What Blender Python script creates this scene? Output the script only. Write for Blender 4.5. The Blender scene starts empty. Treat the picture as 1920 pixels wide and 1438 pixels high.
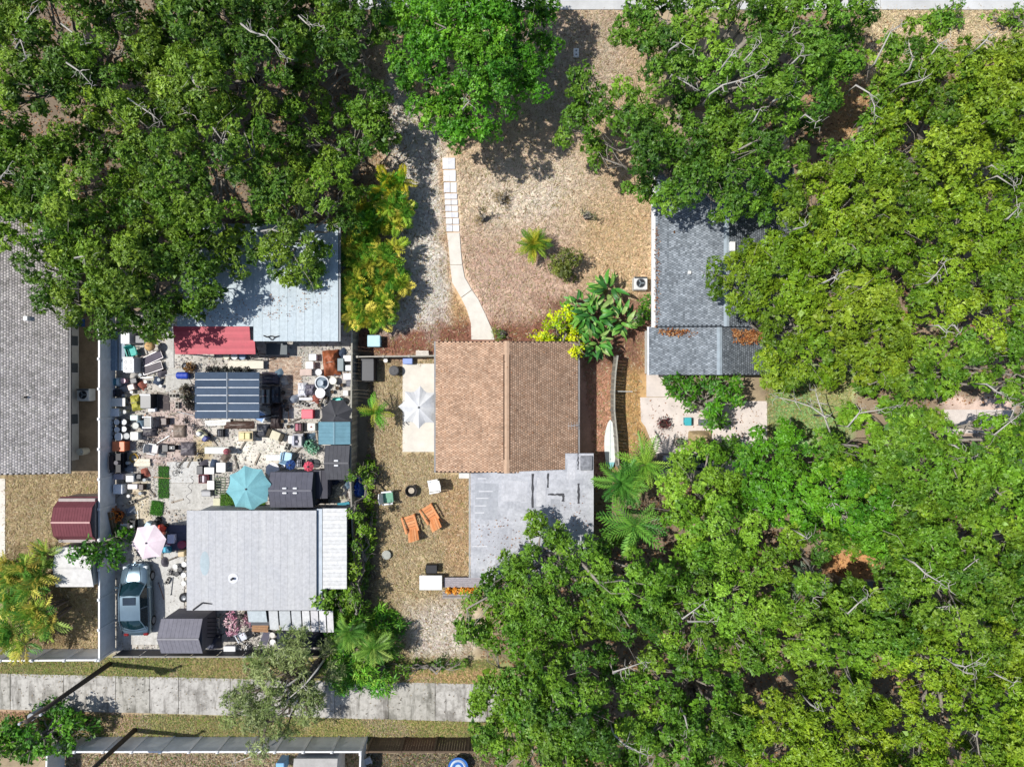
import bpy, math, random
import numpy as np
from mathutils import Vector, Matrix

# ------------------------------------------------------------------ camera, sky, sun, exposure
SC = bpy.context.scene
COL = SC.collection
S, CH = 30.0, 43.0                      # pixels per metre on the ground, flying height
cam_d = bpy.data.cameras.new('camera'); cam = bpy.data.objects.new('camera', cam_d); COL.objects.link(cam)
cam.location = (0, 0, CH); cam.rotation_euler = (0, 0, 0)
cam_d.sensor_width = 36; cam_d.lens = 36 * S * CH / 1920.0
cam_d.clip_end = 400; SC.camera = cam

SUN_EL = 61.0
SUN_DIR = Vector((0.995, -0.10, 0)).normalized()          # where shadows fall
w = bpy.data.worlds.new('World'); SC.world = w; w.use_nodes = True
nt = w.node_tree
sky = nt.nodes.new('ShaderNodeTexSky'); sky.sky_type = 'NISHITA'; sky.sun_disc = False
sky.sun_elevation = math.radians(SUN_EL); sky.sun_rotation = math.atan2(-SUN_DIR.x, -SUN_DIR.y)
nt.links.new(sky.outputs[0], nt.nodes['Background'].inputs[0])
nt.nodes['Background'].inputs[1].default_value = 0.115
sl = bpy.data.lights.new('sun', 'SUN'); sl.energy = 4.6; sl.angle = math.radians(0.5); sl.color = (1, 0.97, 0.925)
sun = bpy.data.objects.new('sun', sl); COL.objects.link(sun); sun.location = (-30, 3, 50)
e = math.radians(SUN_EL)
sun.rotation_euler = Vector((SUN_DIR.x * math.cos(e), SUN_DIR.y * math.cos(e), -math.sin(e))).to_track_quat('-Z', 'Y').to_euler()
SC.view_settings.view_transform = 'Standard'; SC.view_settings.look = 'None'
SC.view_settings.exposure = 0.33; SC.view_settings.gamma = 1.0

# ------------------------------------------------------------------ helpers
def W(px, py, h=0.0):
    k = (1 - h / CH) / S
    return Vector(((px - 960) * k, (719 - py) * k, h))

def lin(c):
    return c / 12.92 if c <= 0.04045 else ((c + 0.055) / 1.055) ** 2.4
KA = 0.70
def C(hx, k=KA):
    hx = hx.lstrip('#')
    return tuple(lin(int(hx[i:i + 2], 16) / 255) * k for i in (0, 2, 4))

class MB:
    def __init__(s): s.v = []; s.f = []
    def add(s, vs, fs):
        o = len(s.v); s.v += [tuple(p) for p in vs]; s.f += [tuple(i + o for i in f) for f in fs]; return s
    def box(s, x0, x1, y0, y1, z0, z1):
        return s.add([(x0,y0,z0),(x1,y0,z0),(x1,y1,z0),(x0,y1,z0),(x0,y0,z1),(x1,y0,z1),(x1,y1,z1),(x0,y1,z1)],
            [(3,2,1,0),(4,5,6,7),(0,1,5,4),(1,2,6,5),(2,3,7,6),(3,0,4,7)])
    def cbox(s, x, y, z0, sx, sy, sz, rot=0, taper=1.0):
        c, n = math.cos(rot), math.sin(rot); vs = []
        for z, t in ((z0, 1.0), (z0 + sz, taper)):
            for a, b in ((-1,-1),(1,-1),(1,1),(-1,1)):
                u, v = a * sx / 2 * t, b * sy / 2 * t
                vs.append((x + u * c - v * n, y + u * n + v * c, z))
        return s.add(vs, [(3,2,1,0),(4,5,6,7),(0,1,5,4),(1,2,6,5),(2,3,7,6),(3,0,4,7)])
    def rbox(s, x, y, z0, sx, sy, sz, b=0.03):
        # box with chamfered top and vertical corners
        def ring(hx, hy, c, z):
            return [(x-hx+c,y-hy,z),(x+hx-c,y-hy,z),(x+hx,y-hy+c,z),(x+hx,y+hy-c,z),(x+hx-c,y+hy,z),(x-hx+c,y+hy,z),(x-hx,y+hy-c,z),(x-hx,y-hy+c,z)]
        hx, hy = sx/2, sy/2
        vs = ring(hx,hy,b,z0) + ring(hx,hy,b,z0+sz-b) + ring(hx-b,hy-b,b*.6,z0+sz)
        fs = [tuple(range(7,-1,-1)), tuple(range(16,24))]
        for k in (0, 8):
            fs += [(k+i, k+(i+1)%8, k+8+(i+1)%8, k+8+i) for i in range(8)]
        return s.add(vs, fs)
    def cyl(s, x, y, z0, z1, r0, r1=None, n=12, cap=True, sx=1, sy=1):
        r1 = r0 if r1 is None else r1
        vs = [(x + math.cos(2*math.pi*i/n)*r*sx, y + math.sin(2*math.pi*i/n)*r*sy, z) for z, r in ((z0, r0), (z1, r1)) for i in range(n)]
        fs = [(i, (i+1)%n, n+(i+1)%n, n+i) for i in range(n)]
        if cap: fs += [tuple(range(n-1,-1,-1)), tuple(range(n, 2*n))]
        return s.add(vs, fs)
    def lathe(s, x, y, prof, n=12, sx=1, sy=1):
        vs = [(x + math.cos(2*math.pi*i/n)*r*sx, y + math.sin(2*math.pi*i/n)*r*sy, z) for r, z in prof for i in range(n)]
        fs = [(k*n+i, k*n+(i+1)%n, (k+1)*n+(i+1)%n, (k+1)*n+i) for k in range(len(prof)-1) for i in range(n)]
        return s.add(vs, fs)
    def torus(s, c, R, r, axis='z', n=16, m=6):
        vs = []
        for i in range(n):
            a = 2*math.pi*i/n
            for j in range(m):
                b = 2*math.pi*j/m
                u, v, q = (R + r*math.cos(b))*math.cos(a), (R + r*math.cos(b))*math.sin(a), r*math.sin(b)
                p = {'z': (u, v, q), 'x': (q, u, v), 'y': (u, q, v)}[axis]
                vs.append((c[0]+p[0], c[1]+p[1], c[2]+p[2]))
        return s.add(vs, [(i*m+j, ((i+1)%n)*m+j, ((i+1)%n)*m+(j+1)%m, i*m+(j+1)%m) for i in range(n) for j in range(m)])
    def tube(s, pts, rad, n=6, cap=True):
        pts = [Vector(p) for p in pts]; L = len(pts)
        if not hasattr(rad, '__len__'): rad = [rad] * L
        vs = []
        for i, p in enumerate(pts):
            d = (pts[min(i+1, L-1)] - pts[max(i-1, 0)])
            d = d.normalized() if d.length > 1e-9 else Vector((0,0,1))
            a = d.cross(Vector((0,0,1)))
            if a.length < 1e-3: a = d.cross(Vector((1,0,0)))
            a.normalize(); b = d.cross(a)
            for j in range(n):
                t = 2*math.pi*j/n
                vs.append(p + (a*math.cos(t) + b*math.sin(t)) * rad[i])
        fs = [(i*n+j, i*n+(j+1)%n, (i+1)*n+(j+1)%n, (i+1)*n+j) for i in range(L-1) for j in range(n)]
        if cap: fs += [tuple(range(n-1,-1,-1)), tuple(range((L-1)*n, L*n))]
        return s.add(vs, fs)
    def prism(s, poly, z0, z1):
        n = len(poly)
        vs = [(p[0], p[1], z0) for p in poly] + [(p[0], p[1], z1) for p in poly]
        return s.add(vs, [tuple(range(n-1,-1,-1)), tuple(range(n, 2*n))] + [(i, (i+1)%n, n+(i+1)%n, n+i) for i in range(n)])
    def slab(s, quad, t):
        # thick sheet below a 3-D polygon
        n = len(quad); vs = [tuple(p) for p in quad] + [(p[0], p[1], p[2]-t) for p in quad]
        return s.add(vs, [tuple(range(n)), tuple(range(2*n-1, n-1, -1))] + [(i, n+i, n+(i+1)%n, (i+1)%n) for i in range(n)])
    def mesh(s, name, smooth=False):
        me = bpy.data.meshes.new(name); me.from_pydata(s.v, [], s.f); me.update()
        if smooth: me.shade_smooth()
        return me

def P(name, mb, mat, parent=None, smooth=False, label=None, loc=None, rot=None):
    me = mb if isinstance(mb, bpy.types.Mesh) else mb.mesh(name, smooth)
    if mat is not None and not me.materials: me.materials.append(mat)
    o = bpy.data.objects.new(name, me); COL.objects.link(o)
    if parent: o.parent = parent
    if label: o['label'] = label
    if loc is not None: o.location = loc
    if rot is not None: o.rotation_euler = rot if hasattr(rot, '__len__') else (0, 0, rot)
    return o
def tag(o, label, cat, group=None):
    o['label'] = label; o['category'] = cat
    if group: o['group'] = group
    return o
def T(name, label, cat, loc=(0,0,0), rot=0, group=None):
    o = bpy.data.objects.new(name, None); COL.objects.link(o); o.empty_display_size = 0.2
    o.location = loc; o.rotation_euler = (0, 0, rot)
    return tag(o, label, cat, group)
def struct(o): o['kind'] = 'structure'; return o
def stuff(o): o['kind'] = 'stuff'; return o
def Tpx(name, label, cat, px, py, rot=0, z=0.0, group=None):
    p = W(px, py, z); return T(name, label, cat, p, rot, group)

# ------------------------------------------------------------------ materials
_M = {}
def M_leaf(hx, tr=.3, name='frond'):
    key = ('leaf', hx, tr)
    if key not in _M:
        m = M(hx, .45, var=.24, scale=4.07, name=name).copy(); n = m.node_tree.nodes; L = m.node_tree.links; b = n['Principled BSDF']
        t = n.new('ShaderNodeBsdfTranslucent'); L.new(b.inputs['Base Color'].links[0].from_socket, t.inputs['Color']); x = n.new('ShaderNodeMixShader'); x.inputs[0].default_value = tr
        L.new(b.outputs[0], x.inputs[1]); L.new(t.outputs[0], x.inputs[2]); L.new(x.outputs[0], n['Material Output'].inputs['Surface']); _M[key] = m
    return _M[key]
def M(col, rough=0.6, metal=0.0, var=0.16, scale=3.0, bump=0.0, bscale=40.0, spec=0.4, name='surface', sheen=0):
    if isinstance(col, str): col = C(col)
    var = max(var, .14)
    key = (tuple(round(c, 4) for c in col), rough, metal, var, scale, bump, bscale, spec)
    if key in _M: return _M[key]
    m = bpy.data.materials.new(name); m.use_nodes = True; n = m.node_tree.nodes; L = m.node_tree.links
    b = n['Principled BSDF']; b.inputs['Roughness'].default_value = rough; b.inputs['Metallic'].default_value = metal
    b.inputs['Specular IOR Level'].default_value = spec
    g = n.new('ShaderNodeNewGeometry')
    t = n.new('ShaderNodeTexNoise'); t.inputs['Scale'].default_value = scale; t.inputs['Detail'].default_value = 6; t.inputs['Roughness'].default_value = 0.65
    L.new(g.outputs['Position'], t.inputs['Vector'])
    r = n.new('ShaderNodeMapRange'); r.inputs[1].default_value = 0.3; r.inputs[2].default_value = 0.7
    r.inputs[3].default_value = 1 - var; r.inputs[4].default_value = 1 + var * 0.6
    L.new(t.outputs['Fac'], r.inputs[0])
    mx = n.new('ShaderNodeVectorMath'); mx.operation = 'SCALE'; mx.inputs[0].default_value = col
    L.new(r.outputs[0], mx.inputs['Scale']); L.new(mx.outputs[0], b.inputs['Base Color'])
    if bump:
        t2 = n.new('ShaderNodeTexNoise'); t2.inputs['Scale'].default_value = bscale; t2.inputs['Detail'].default_value = 4
        L.new(g.outputs['Position'], t2.inputs['Vector'])
        bp = n.new('ShaderNodeBump'); bp.inputs['Strength'].default_value = bump; bp.inputs['Distance'].default_value = 0.05
        L.new(t2.outputs['Fac'], bp.inputs['Height']); L.new(bp.outputs[0], b.inputs['Normal'])
    _M[key] = m; return m

def attr_mat(name, rough=0.7, noise=0.0, nscale=6.0, trans=0.0, bump=0.0, bscale=20, spec=0.3, noise2=0.0, n2scale=40):
    m = bpy.data.materials.new(name); m.use_nodes = True; n = m.node_tree.nodes; L = m.node_tree.links
    b = n['Principled BSDF']; b.inputs['Roughness'].default_value = rough; b.inputs['Specular IOR Level'].default_value = spec
    a = n.new('ShaderNodeAttribute'); a.attribute_name = 'Col'; cur = a.outputs['Color']
    g = n.new('ShaderNodeNewGeometry')
    for amt, sc in ((noise, nscale), (noise2, n2scale)):
        if not amt: continue
        t = n.new('ShaderNodeTexNoise'); t.inputs['Scale'].default_value = sc; t.inputs['Detail'].default_value = 8; t.inputs['Roughness'].default_value = 0.7
        L.new(g.outputs['Position'], t.inputs['Vector'])
        r = n.new('ShaderNodeMapRange'); r.inputs[1].default_value = 0.3; r.inputs[2].default_value = 0.7; r.inputs[3].default_value = 1 - amt; r.inputs[4].default_value = 1 + amt
        L.new(t.outputs['Fac'], r.inputs[0])
        mx = n.new('ShaderNodeVectorMath'); mx.operation = 'SCALE'; L.new(cur, mx.inputs[0]); L.new(r.outputs[0], mx.inputs['Scale']); cur = mx.outputs[0]
    L.new(cur, b.inputs['Base Color'])
    if bump:
        t2 = n.new('ShaderNodeTexNoise'); t2.inputs['Scale'].default_value = bscale; t2.inputs['Detail'].default_value = 6
        L.new(g.outputs['Position'], t2.inputs['Vector'])
        bp = n.new('ShaderNodeBump'); bp.inputs['Strength'].default_value = bump; bp.inputs['Distance'].default_value = 0.06
        L.new(t2.outputs['Fac'], bp.inputs['Height']); L.new(bp.outputs[0], b.inputs['Normal'])
    if trans:
        tr = n.new('ShaderNodeBsdfTranslucent'); L.new(cur, tr.inputs['Color'])
        ms = n.new('ShaderNodeMixShader'); ms.inputs[0].default_value = trans
        L.new(b.outputs[0], ms.inputs[1]); L.new(tr.outputs[0], ms.inputs[2])
        L.new(ms.outputs[0], n['Material Output'].inputs['Surface'])
    return m

def np_mesh(name, verts, faces, cols=None, smooth=False):
    # verts (N,3), faces (F,k) with constant k, cols (N,3)
    me = bpy.data.meshes.new(name); k = faces.shape[1]
    me.vertices.add(len(verts)); me.vertices.foreach_set('co', np.ascontiguousarray(verts, dtype=np.float32).ravel())
    me.loops.add(faces.size); me.loops.foreach_set('vertex_index', np.ascontiguousarray(faces, dtype=np.int32).ravel())
    me.polygons.add(len(faces)); me.polygons.foreach_set('loop_start', np.arange(0, faces.size, k, dtype=np.int32))
    me.polygons.foreach_set('loop_total', np.full(len(faces), k, dtype=np.int32))
    if cols is not None:
        at = me.attributes.new('Col', 'FLOAT_COLOR', 'POINT')
        c4 = np.ones((len(verts), 4), dtype=np.float32); c4[:, :3] = cols
        at.data.foreach_set('color', c4.ravel())
    me.update(); me.validate()
    if smooth: me.shade_smooth()
    return me

LEAF = attr_mat('leaf', 0.5, trans=0.22, spec=0.4)
BLADE = attr_mat('grass_blade', 0.8, trans=0.15, spec=0.1)
SHINGLE = attr_mat('shingle', 0.9, noise=0.22, nscale=0.9, noise2=0.3, n2scale=30, spec=0.15)
GROUND = attr_mat('ground', 0.95, noise=0.22, nscale=1.2, noise2=0.10, n2scale=9.0, bump=0.06, bscale=9, spec=0.1)
# ------------------------------------------------------------------ noise and masks
def vnoise(x, y, scale, seed):
    rng = np.random.RandomState(seed); R = rng.rand(256, 256)
    u, v = x * scale + 1000.3, y * scale + 1000.7
    i, j = np.floor(u).astype(int), np.floor(v).astype(int); fu, fv = u - i, v - j
    fu, fv = fu*fu*(3-2*fu), fv*fv*(3-2*fv)
    g = lambda a, b: R[a % 256, b % 256]
    return (g(i,j)*(1-fu) + g(i+1,j)*fu)*(1-fv) + (g(i,j+1)*(1-fu) + g(i+1,j+1)*fu)*fv
def fbm(x, y, scale, seed, oct=4):
    t = 0; a = 0.5; s = 0
    for k in range(oct): t = t + a * vnoise(x, y, scale * 2**k, seed + k); s += a; a *= 0.55
    return t / s
def sdist(poly, x, y):
    # signed distance in the polygon's own units, positive inside
    P_ = np.array(poly, dtype=float); n = len(P_); d = np.full(x.shape, 1e9); ins = np.zeros(x.shape, bool)
    for k in range(n):
        a, b = P_[k], P_[(k+1) % n]; ex, ey = b - a
        t = np.clip(((x-a[0])*ex + (y-a[1])*ey) / (ex*ex + ey*ey + 1e-12), 0, 1)
        d = np.minimum(d, np.hypot(x - a[0] - t*ex, y - a[1] - t*ey))
        c = ((a[1] > y) != (b[1] > y)) & (x < (b[0]-a[0]) * (y-a[1]) / ((b[1]-a[1]) if b[1] != a[1] else 1e-9) + a[0])
        ins ^= c
    return np.where(ins, d, -d)

ZONES = [  # polygon in photo pixels, colour, softness in pixels
    ([(-400,-300),(2400,-300),(2400,1800),(-400,1800)], '#8d7c60', 1),
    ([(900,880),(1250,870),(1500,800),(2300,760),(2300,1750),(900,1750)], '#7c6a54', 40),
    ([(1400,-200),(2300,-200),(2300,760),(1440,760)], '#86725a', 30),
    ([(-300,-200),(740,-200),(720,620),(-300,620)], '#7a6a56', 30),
    ([(1640,10),(2200,10),(2200,110),(1760,110),(1650,220),(1600,180)], '#c4b088', 14),
    ([(1500,150),(1690,140),(1680,260),(1560,260)], '#b08a5c', 20),
    ([(700,20),(1230,20),(1240,640),(690,650)], '#bfa582', 18),
    ([(880,330),(1060,300),(1120,400),(1000,450),(900,440)], '#cbbda8', 60),
    ([(860,440),(1060,430),(1110,540),(1020,640),(870,640)], '#bd9f88', 40),
    ([(1080,380),(1222,380),(1222,560),(1100,560)], '#bda077', 40),
    ([(1000,30),(1170,30),(1170,160),(1060,240),(1000,240)], '#b3a087', 25),
    ([(735,120),(790,220),(832,250),(826,400),(846,560),(836,640),(690,640),(740,560),(745,380),(715,240)], '#c8c0b3', 14),
    ([(822,300),(846,300),(852,500),(884,590),(884,640),(842,640),(846,520)], '#b79468', 8),
    ([(668,622),(820,610),(820,672),(668,672)], '#8e5f4c', 14),
    ([(820,600),(1040,600),(1060,660),(820,660)], '#8a5c48', 14),
    ([(690,676),(830,676),(884,860),(884,1060),(900,1250),(690,1250)], '#a8956f', 12),
    ([(820,900),(886,890),(886,1080),(840,1060)], '#ae9068', 14),
    ([(760,1140),(860,1120),(890,1190),(860,1240),(770,1230)], '#c3b8a8', 22),
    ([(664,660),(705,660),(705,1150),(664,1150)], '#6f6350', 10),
    ([(1080,640),(1160,640),(1160,900),(1080,900)], '#b08064', 8),
    ([(1150,640),(1220,640),(1210,830),(1180,860),(1150,860)], '#b58f58', 8),
    ([(1010,560),(1220,560),(1220,690),(1080,690)], '#8a6350', 20),
    ([(-100,1232),(960,1236),(960,1284),(-100,1268)], '#87894f', 7),
    ([(360,1236),(620,1240),(620,1276),(360,1270)], '#a1925f', 10),
    ([(720,1254),(930,1254),(930,1284),(720,1284)], '#bd9c6c', 8),
    ([(-100,1330),(960,1350),(960,1392),(-100,1392)], '#8e8a58', 7),
    ([(-100,1330),(260,1336),(240,1372),(-100,1360)], '#b2876a', 12),
    ([(560,1344),(900,1350),(900,1372),(560,1372)], '#9c9658', 10),
    ([(0,886),(188,886),(188,1222),(0,1222)], '#a8946c', 8),
    ([(140,600),(190,600),(190,892),(140,892)], '#8f7a5c', 4),
    ([(0,1030),(120,1030),(130,1220),(0,1220)], '#85714f', 14),
    ([(212,590),(664,590),(664,1228),(212,1228)], '#a6a096', 5),
    ([(285,740),(372,760),(380,850),(300,880),(270,860)], '#a6948a', 10),
    ([(365,820),(400,820),(395,868),(365,868)], '#a0906a', 6),
    ([(440,815),(535,815),(540,870),(440,870)], '#c2bcae', 6),
    ([(232,905),(280,905),(285,985),(232,985)], '#b3a68c', 6),
    ([(85,1410),(680,1410),(680,1600),(85,1600)], '#96856a', 5),
    ([(680,1410),(960,1410),(960,1600),(680,1600)], '#6e6350', 5),
    ([(1436,690),(1600,690),(1600,820),(1436,840)], '#7ea05c', 10),
    ([(1520,715),(1600,715),(1600,770),(1540,760)], '#a2a46c', 12),
    ([(1760,740),(1900,740),(1900,820),(1790,820)], '#c5aa98', 10),
    ([(1560,1030),(1640,1020),(1640,1090),(1540,1110)], '#c08a50', 14),
    ([(1880,840),(1960,840),(1960,900),(1880,900)], '#d0bfae', 10),
]
def ground_color(x, y):
    px, py = x * S + 960, 719 - y * S
    jx = px + (fbm(x, y, 0.9, 5) - .5) * 42 + (fbm(x, y, 3.5, 9) - .5) * 14; jy = py + (fbm(x, y, 0.9, 15) - .5) * 42 + (fbm(x, y, 3.5, 19) - .5) * 14
    col = np.zeros(x.shape + (3,))
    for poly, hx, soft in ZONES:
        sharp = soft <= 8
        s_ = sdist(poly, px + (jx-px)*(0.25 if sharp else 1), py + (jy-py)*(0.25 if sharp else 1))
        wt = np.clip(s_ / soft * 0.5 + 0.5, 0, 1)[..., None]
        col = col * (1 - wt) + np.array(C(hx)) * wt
    vg = (np.clip(sdist([(-200,1230),(960,1236),(960,1400),(-200,1400)], px, py)/6, 0, 1) * np.clip((fbm(x, y, .55, 91) - .5) * 9, 0, 1))[..., None]
    col = col * (1 - vg*.7) + np.array(C('#a8977a')) * vg*.7
    return col
xs = np.concatenate([[-220,-140,-90,-60], np.arange(-44, 44.01, 0.2), [60,90,140,220]])
ys = np.concatenate([[-200,-120,-80,-50], np.arange(-34, 34.01, 0.2), [50,80,120,200]])
gx, gy = np.meshgrid(xs, ys); nx, ny = len(xs), len(ys)
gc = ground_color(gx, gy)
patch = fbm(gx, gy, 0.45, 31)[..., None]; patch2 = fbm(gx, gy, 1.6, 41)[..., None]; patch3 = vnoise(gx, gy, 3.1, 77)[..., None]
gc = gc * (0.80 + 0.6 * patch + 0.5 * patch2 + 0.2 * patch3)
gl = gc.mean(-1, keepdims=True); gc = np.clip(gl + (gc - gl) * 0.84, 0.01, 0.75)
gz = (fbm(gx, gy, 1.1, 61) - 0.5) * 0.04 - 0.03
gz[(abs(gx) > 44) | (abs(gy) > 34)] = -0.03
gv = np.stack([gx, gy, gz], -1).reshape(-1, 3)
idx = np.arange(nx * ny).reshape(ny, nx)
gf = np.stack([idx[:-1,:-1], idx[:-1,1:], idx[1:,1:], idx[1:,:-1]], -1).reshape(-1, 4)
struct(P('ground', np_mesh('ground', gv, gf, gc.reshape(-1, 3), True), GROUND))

NOGRASS = [[(826,290),(855,290),(866,430),(870,500),(890,545),(918,590),(932,640),(880,640),(874,590),(846,540),(838,440)], [(752,680),(820,680),(820,850),(752,850)], [(1200,698),(1255,698),(1256,742),(1440,748),(1440,830),(1400,850),(1230,852),(1198,790)], [(815,640),(1088,640),(1115,850),(1115,1085),(880,1085),(880,890),(815,890)], [(1222,330),(1490,330),(1490,705),(1212,705)], [(1764,764),(1904,764),(1904,816),(1764,816)]]
# loose grass blades, litter and chips over the open ground
def scatter(name, label, n, boxes, make_cols, size, seed, zoff=0.0, up=0.35, kind_cat=('grass',), aspect=0.35):
    rng = np.random.RandomState(seed); pts = []
    areas = np.array([sdist(b, np.array([0.]), np.array([0.]))[0]*0 + abs(sum(b[i][0]*b[(i+1)%len(b)][1]-b[(i+1)%len(b)][0]*b[i][1] for i in range(len(b))))/2 for b in boxes])
    for b, a in zip(boxes, areas):
        m = int(n * a / areas.sum()); bx = np.array(b)
        q = rng.uniform(bx.min(0), bx.max(0), (m * 3, 2)); ok = sdist(b, q[:,0], q[:,1]) > 0
        pts.append(q[ok][:m])
    q = np.concatenate(pts); jx_ = q + rng.normal(0, 2.0, q.shape)
    for ex in NOGRASS: q, jx_ = (lambda k: (q[k], jx_[k]))(sdist(ex, jx_[:,0], jx_[:,1]) < 0)
    x, y = (q[:,0]-960)/S, (719-q[:,1])/S; m = len(x)
    base = ground_color(x, y) * 1.32; bl = base.mean(-1, keepdims=True); base = bl + (base - bl) * .9
    a = rng.uniform(0, 2*np.pi, m); L = rng.uniform(*size, m); tz = rng.uniform(0.05, up, m)
    d = np.stack([np.cos(a)*np.sqrt(1-tz**2), np.sin(a)*np.sqrt(1-tz**2), tz], -1); sd = np.stack([-np.sin(a), np.cos(a), rng.uniform(-.5,.5,m)], -1)
    p = np.stack([x, y, np.full(m, zoff)], -1); wd = (L * aspect)[:,None]
    v = np.stack([p - sd*wd*.5, p + sd*wd*.5, p + d*L[:,None] + sd*wd*.15], 1).reshape(-1, 3)
    cols = np.repeat(make_cols(base, rng, m), 3, 0)
    o = P(name, np_mesh(name, v, np.arange(3*m).reshape(-1, 3), cols), BLADE); stuff(o); o['label'] = label; o['category'] = kind_cat[0]; return o
def vary(lo, hi, tint=None, tp=0.0):
    def f(base, rng, m):
        c = base * rng.uniform(lo, hi, (m, 1)) * rng.uniform(0.92, 1.08, (m, 3))
        if tint is not None:
            k = rng.rand(m) < tp; c[k] = np.array([C(tint[i % len(tint)]) for i in range(len(tint))])[rng.randint(0, len(tint), k.sum())]
        return np.clip(c, 0.01, 0.8)
    return f
scatter('dry_grass', 'dry tan grass and straw covering the open yards', 170000,
    [[(690,20),(1235,20),(1235,660),(690,660)], [(690,676),(886,676),(886,1245),(690,1245)], [(8,888),(186,888),(186,1216),(8,1216)], [(1085,640),(1225,640),(1210,880),(1085,880)], [(1640,14),(1980,14),(1980,200),(1500,260)]],
    vary(0.68, 1.3, ['#a98a68', '#dccbac', '#86704e', '#9c985e'], 0.22), (0.10, 0.30), 3, aspect=.22)
scatter('verge_grass', 'short patchy green grass beside the concrete alley', 60000,
    [[(-40,1232),(930,1238),(930,1282),(-40,1264)], [(-40,1334),(930,1352),(930,1392),(-40,1392)], [(1436,700),(1600,700),(1590,815),(1436,830)]],
    vary(0.6, 1.35, ['#8a9c48', '#a0a858', '#66803a', '#c8b47c', '#b89870'], 0.4), (0.08, 0.22), 4, up=0.6)
scatter('leaf_litter', 'brown fallen leaves lying under the trees and beside the brown house', 60000,
    [[(668,600),(880,600),(820,672),(668,672)], [(860,590),(1220,560),(1220,690),(870,650)], [(690,180),(770,180),(760,360),(690,380)], [(1400,-20),(1980,100),(1980,760),(1440,760)], [(900,880),(1960,820),(1960,1470),(900,1470)], [(0,-20),(740,-20),(700,520),(0,440)]],
    vary(0.5, 1.3, ['#8c5a3c', '#a9744c', '#5c4030', '#c49a6a'], 0.5), (0.08, 0.2), 6, aspect=0.6)
scatter('yard_debris', 'small chips and scraps strewn over the cluttered yard', 16000,
    [[(214,600),(664,600),(664,1226),(214,1226)]],
    vary(0.7, 1.25, ['#e6e4de', '#5c5a58', '#8a7a68', '#7c8288', '#a08a70', '#e0dccc'], 0.25), (0.05, 0.17), 7, kind_cat=('debris',), aspect=0.7)
scatter('low_weeds', 'weeds and dead leaves in the shaded back yards beyond the alley', 14000,
    [[(85,1412),(940,1412),(940,1490),(85,1490)]], vary(0.4, 1.3, ['#5c7a34', '#8f6a48', '#c8b48c'], 0.4), (0.08, 0.22), 8, up=0.6)

# ------------------------------------------------------------------ flat works
def worn(hx, dark, seed, s1=0.7, streak=(2.2, .35), k=1.0, rough=.92, name='worn_concrete'):
    m = M(C(hx), rough, var=.15 + .001*seed, scale=6 + seed*.01, bump=.2, bscale=22, name=name); n = m.node_tree.nodes; L = m.node_tree.links; b = n['Principled BSDF']
    src = b.inputs['Base Color'].links[0].from_socket; g = n.new('ShaderNodeNewGeometry')
    mp = n.new('ShaderNodeMapping'); mp.inputs['Location'].default_value = (seed*3.1, seed*1.7, 0); mp.inputs['Scale'].default_value = (streak[0], streak[1], 1); L.new(g.outputs['Position'], mp.inputs['Vector'])
    cur = src
    for vec, sc, amt, lo, hi in ((mp.outputs[0], 1.0, .8, .5, .66), (g.outputs['Position'], s1, .7, .5, .66), (g.outputs['Position'], 3.3, .5, .5, .68)):
        t = n.new('ShaderNodeTexNoise'); t.inputs['Scale'].default_value = sc; t.inputs['Detail'].default_value = 9; t.inputs['Roughness'].default_value = .68; L.new(vec, t.inputs['Vector'])
        r = n.new('ShaderNodeMapRange'); r.inputs[1].default_value = lo; r.inputs[2].default_value = hi; r.inputs[3].default_value = 0; r.inputs[4].default_value = amt * k; L.new(t.outputs['Fac'], r.inputs[0])
        mx = n.new('ShaderNodeMix'); mx.data_type = 'RGBA'; L.new(r.outputs[0], mx.inputs[0]); L.new(cur, mx.inputs[6]); mx.inputs[7].default_value = C(dark) + (1,); cur = mx.outputs[2]
    L.new(cur, b.inputs['Base Color']); return m
CONC = M('#bdbab2', 0.9, var=0.30, scale=0.9, bump=0.25, bscale=25, name='concrete')
CONC_W = M('#e4ddd0', 0.85, var=0.13, scale=1.5, bump=0.15, bscale=30, name='pale_concrete')
def slabs(name, polys, mat, z=0.03, t=0.12, piece='slab', label=None):
    root = struct(bpy.data.objects.new(name, None)); COL.objects.link(root)
    mats = mat if isinstance(mat, list) else [mat]
    for i, q in enumerate(polys):
        P(piece, MB().slab([(W(a, b).x, W(a, b).y, z + 0.003 * (i % 2)) for a, b in q][::-1], t), mats[i % len(mats)], root)
    return root
yt, yb = lambda x: 1262 + 0.022 * x, lambda x: 1329 + 0.026 * x
edges = [-180, -77, 20, 120, 217, 281, 335, 432, 530, 628, 728, 816, 914, 1010, 1108]
amats = [worn(c, d_, i+1) for i, (c, d_) in enumerate((('#c4c0b8', '#615c54'), ('#bcb8ae', '#5c5a4f'), ('#c8c4bc', '#656058')))]
slabs('alley', [[(a+.5, yt(a)), (b-.5, yt(b)), (b-.5, yb(b)), (a+.5, yb(a))] for a, b in zip(edges, edges[1:])], amats)
slabs('street', [[(a+.4, -320), (b-.4, -320), (b-.4, 19), (a+.4, 19)] for a, b in zip(range(600, 2200, 150), range(750, 2350, 150))],
      [M('#d4d4d2', 0.9, var=0.16, scale=0.6, name='street_concrete'), M('#cdcdcb', 0.9, var=0.18, scale=0.7, name='street_concrete')], z=0.04)
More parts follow.
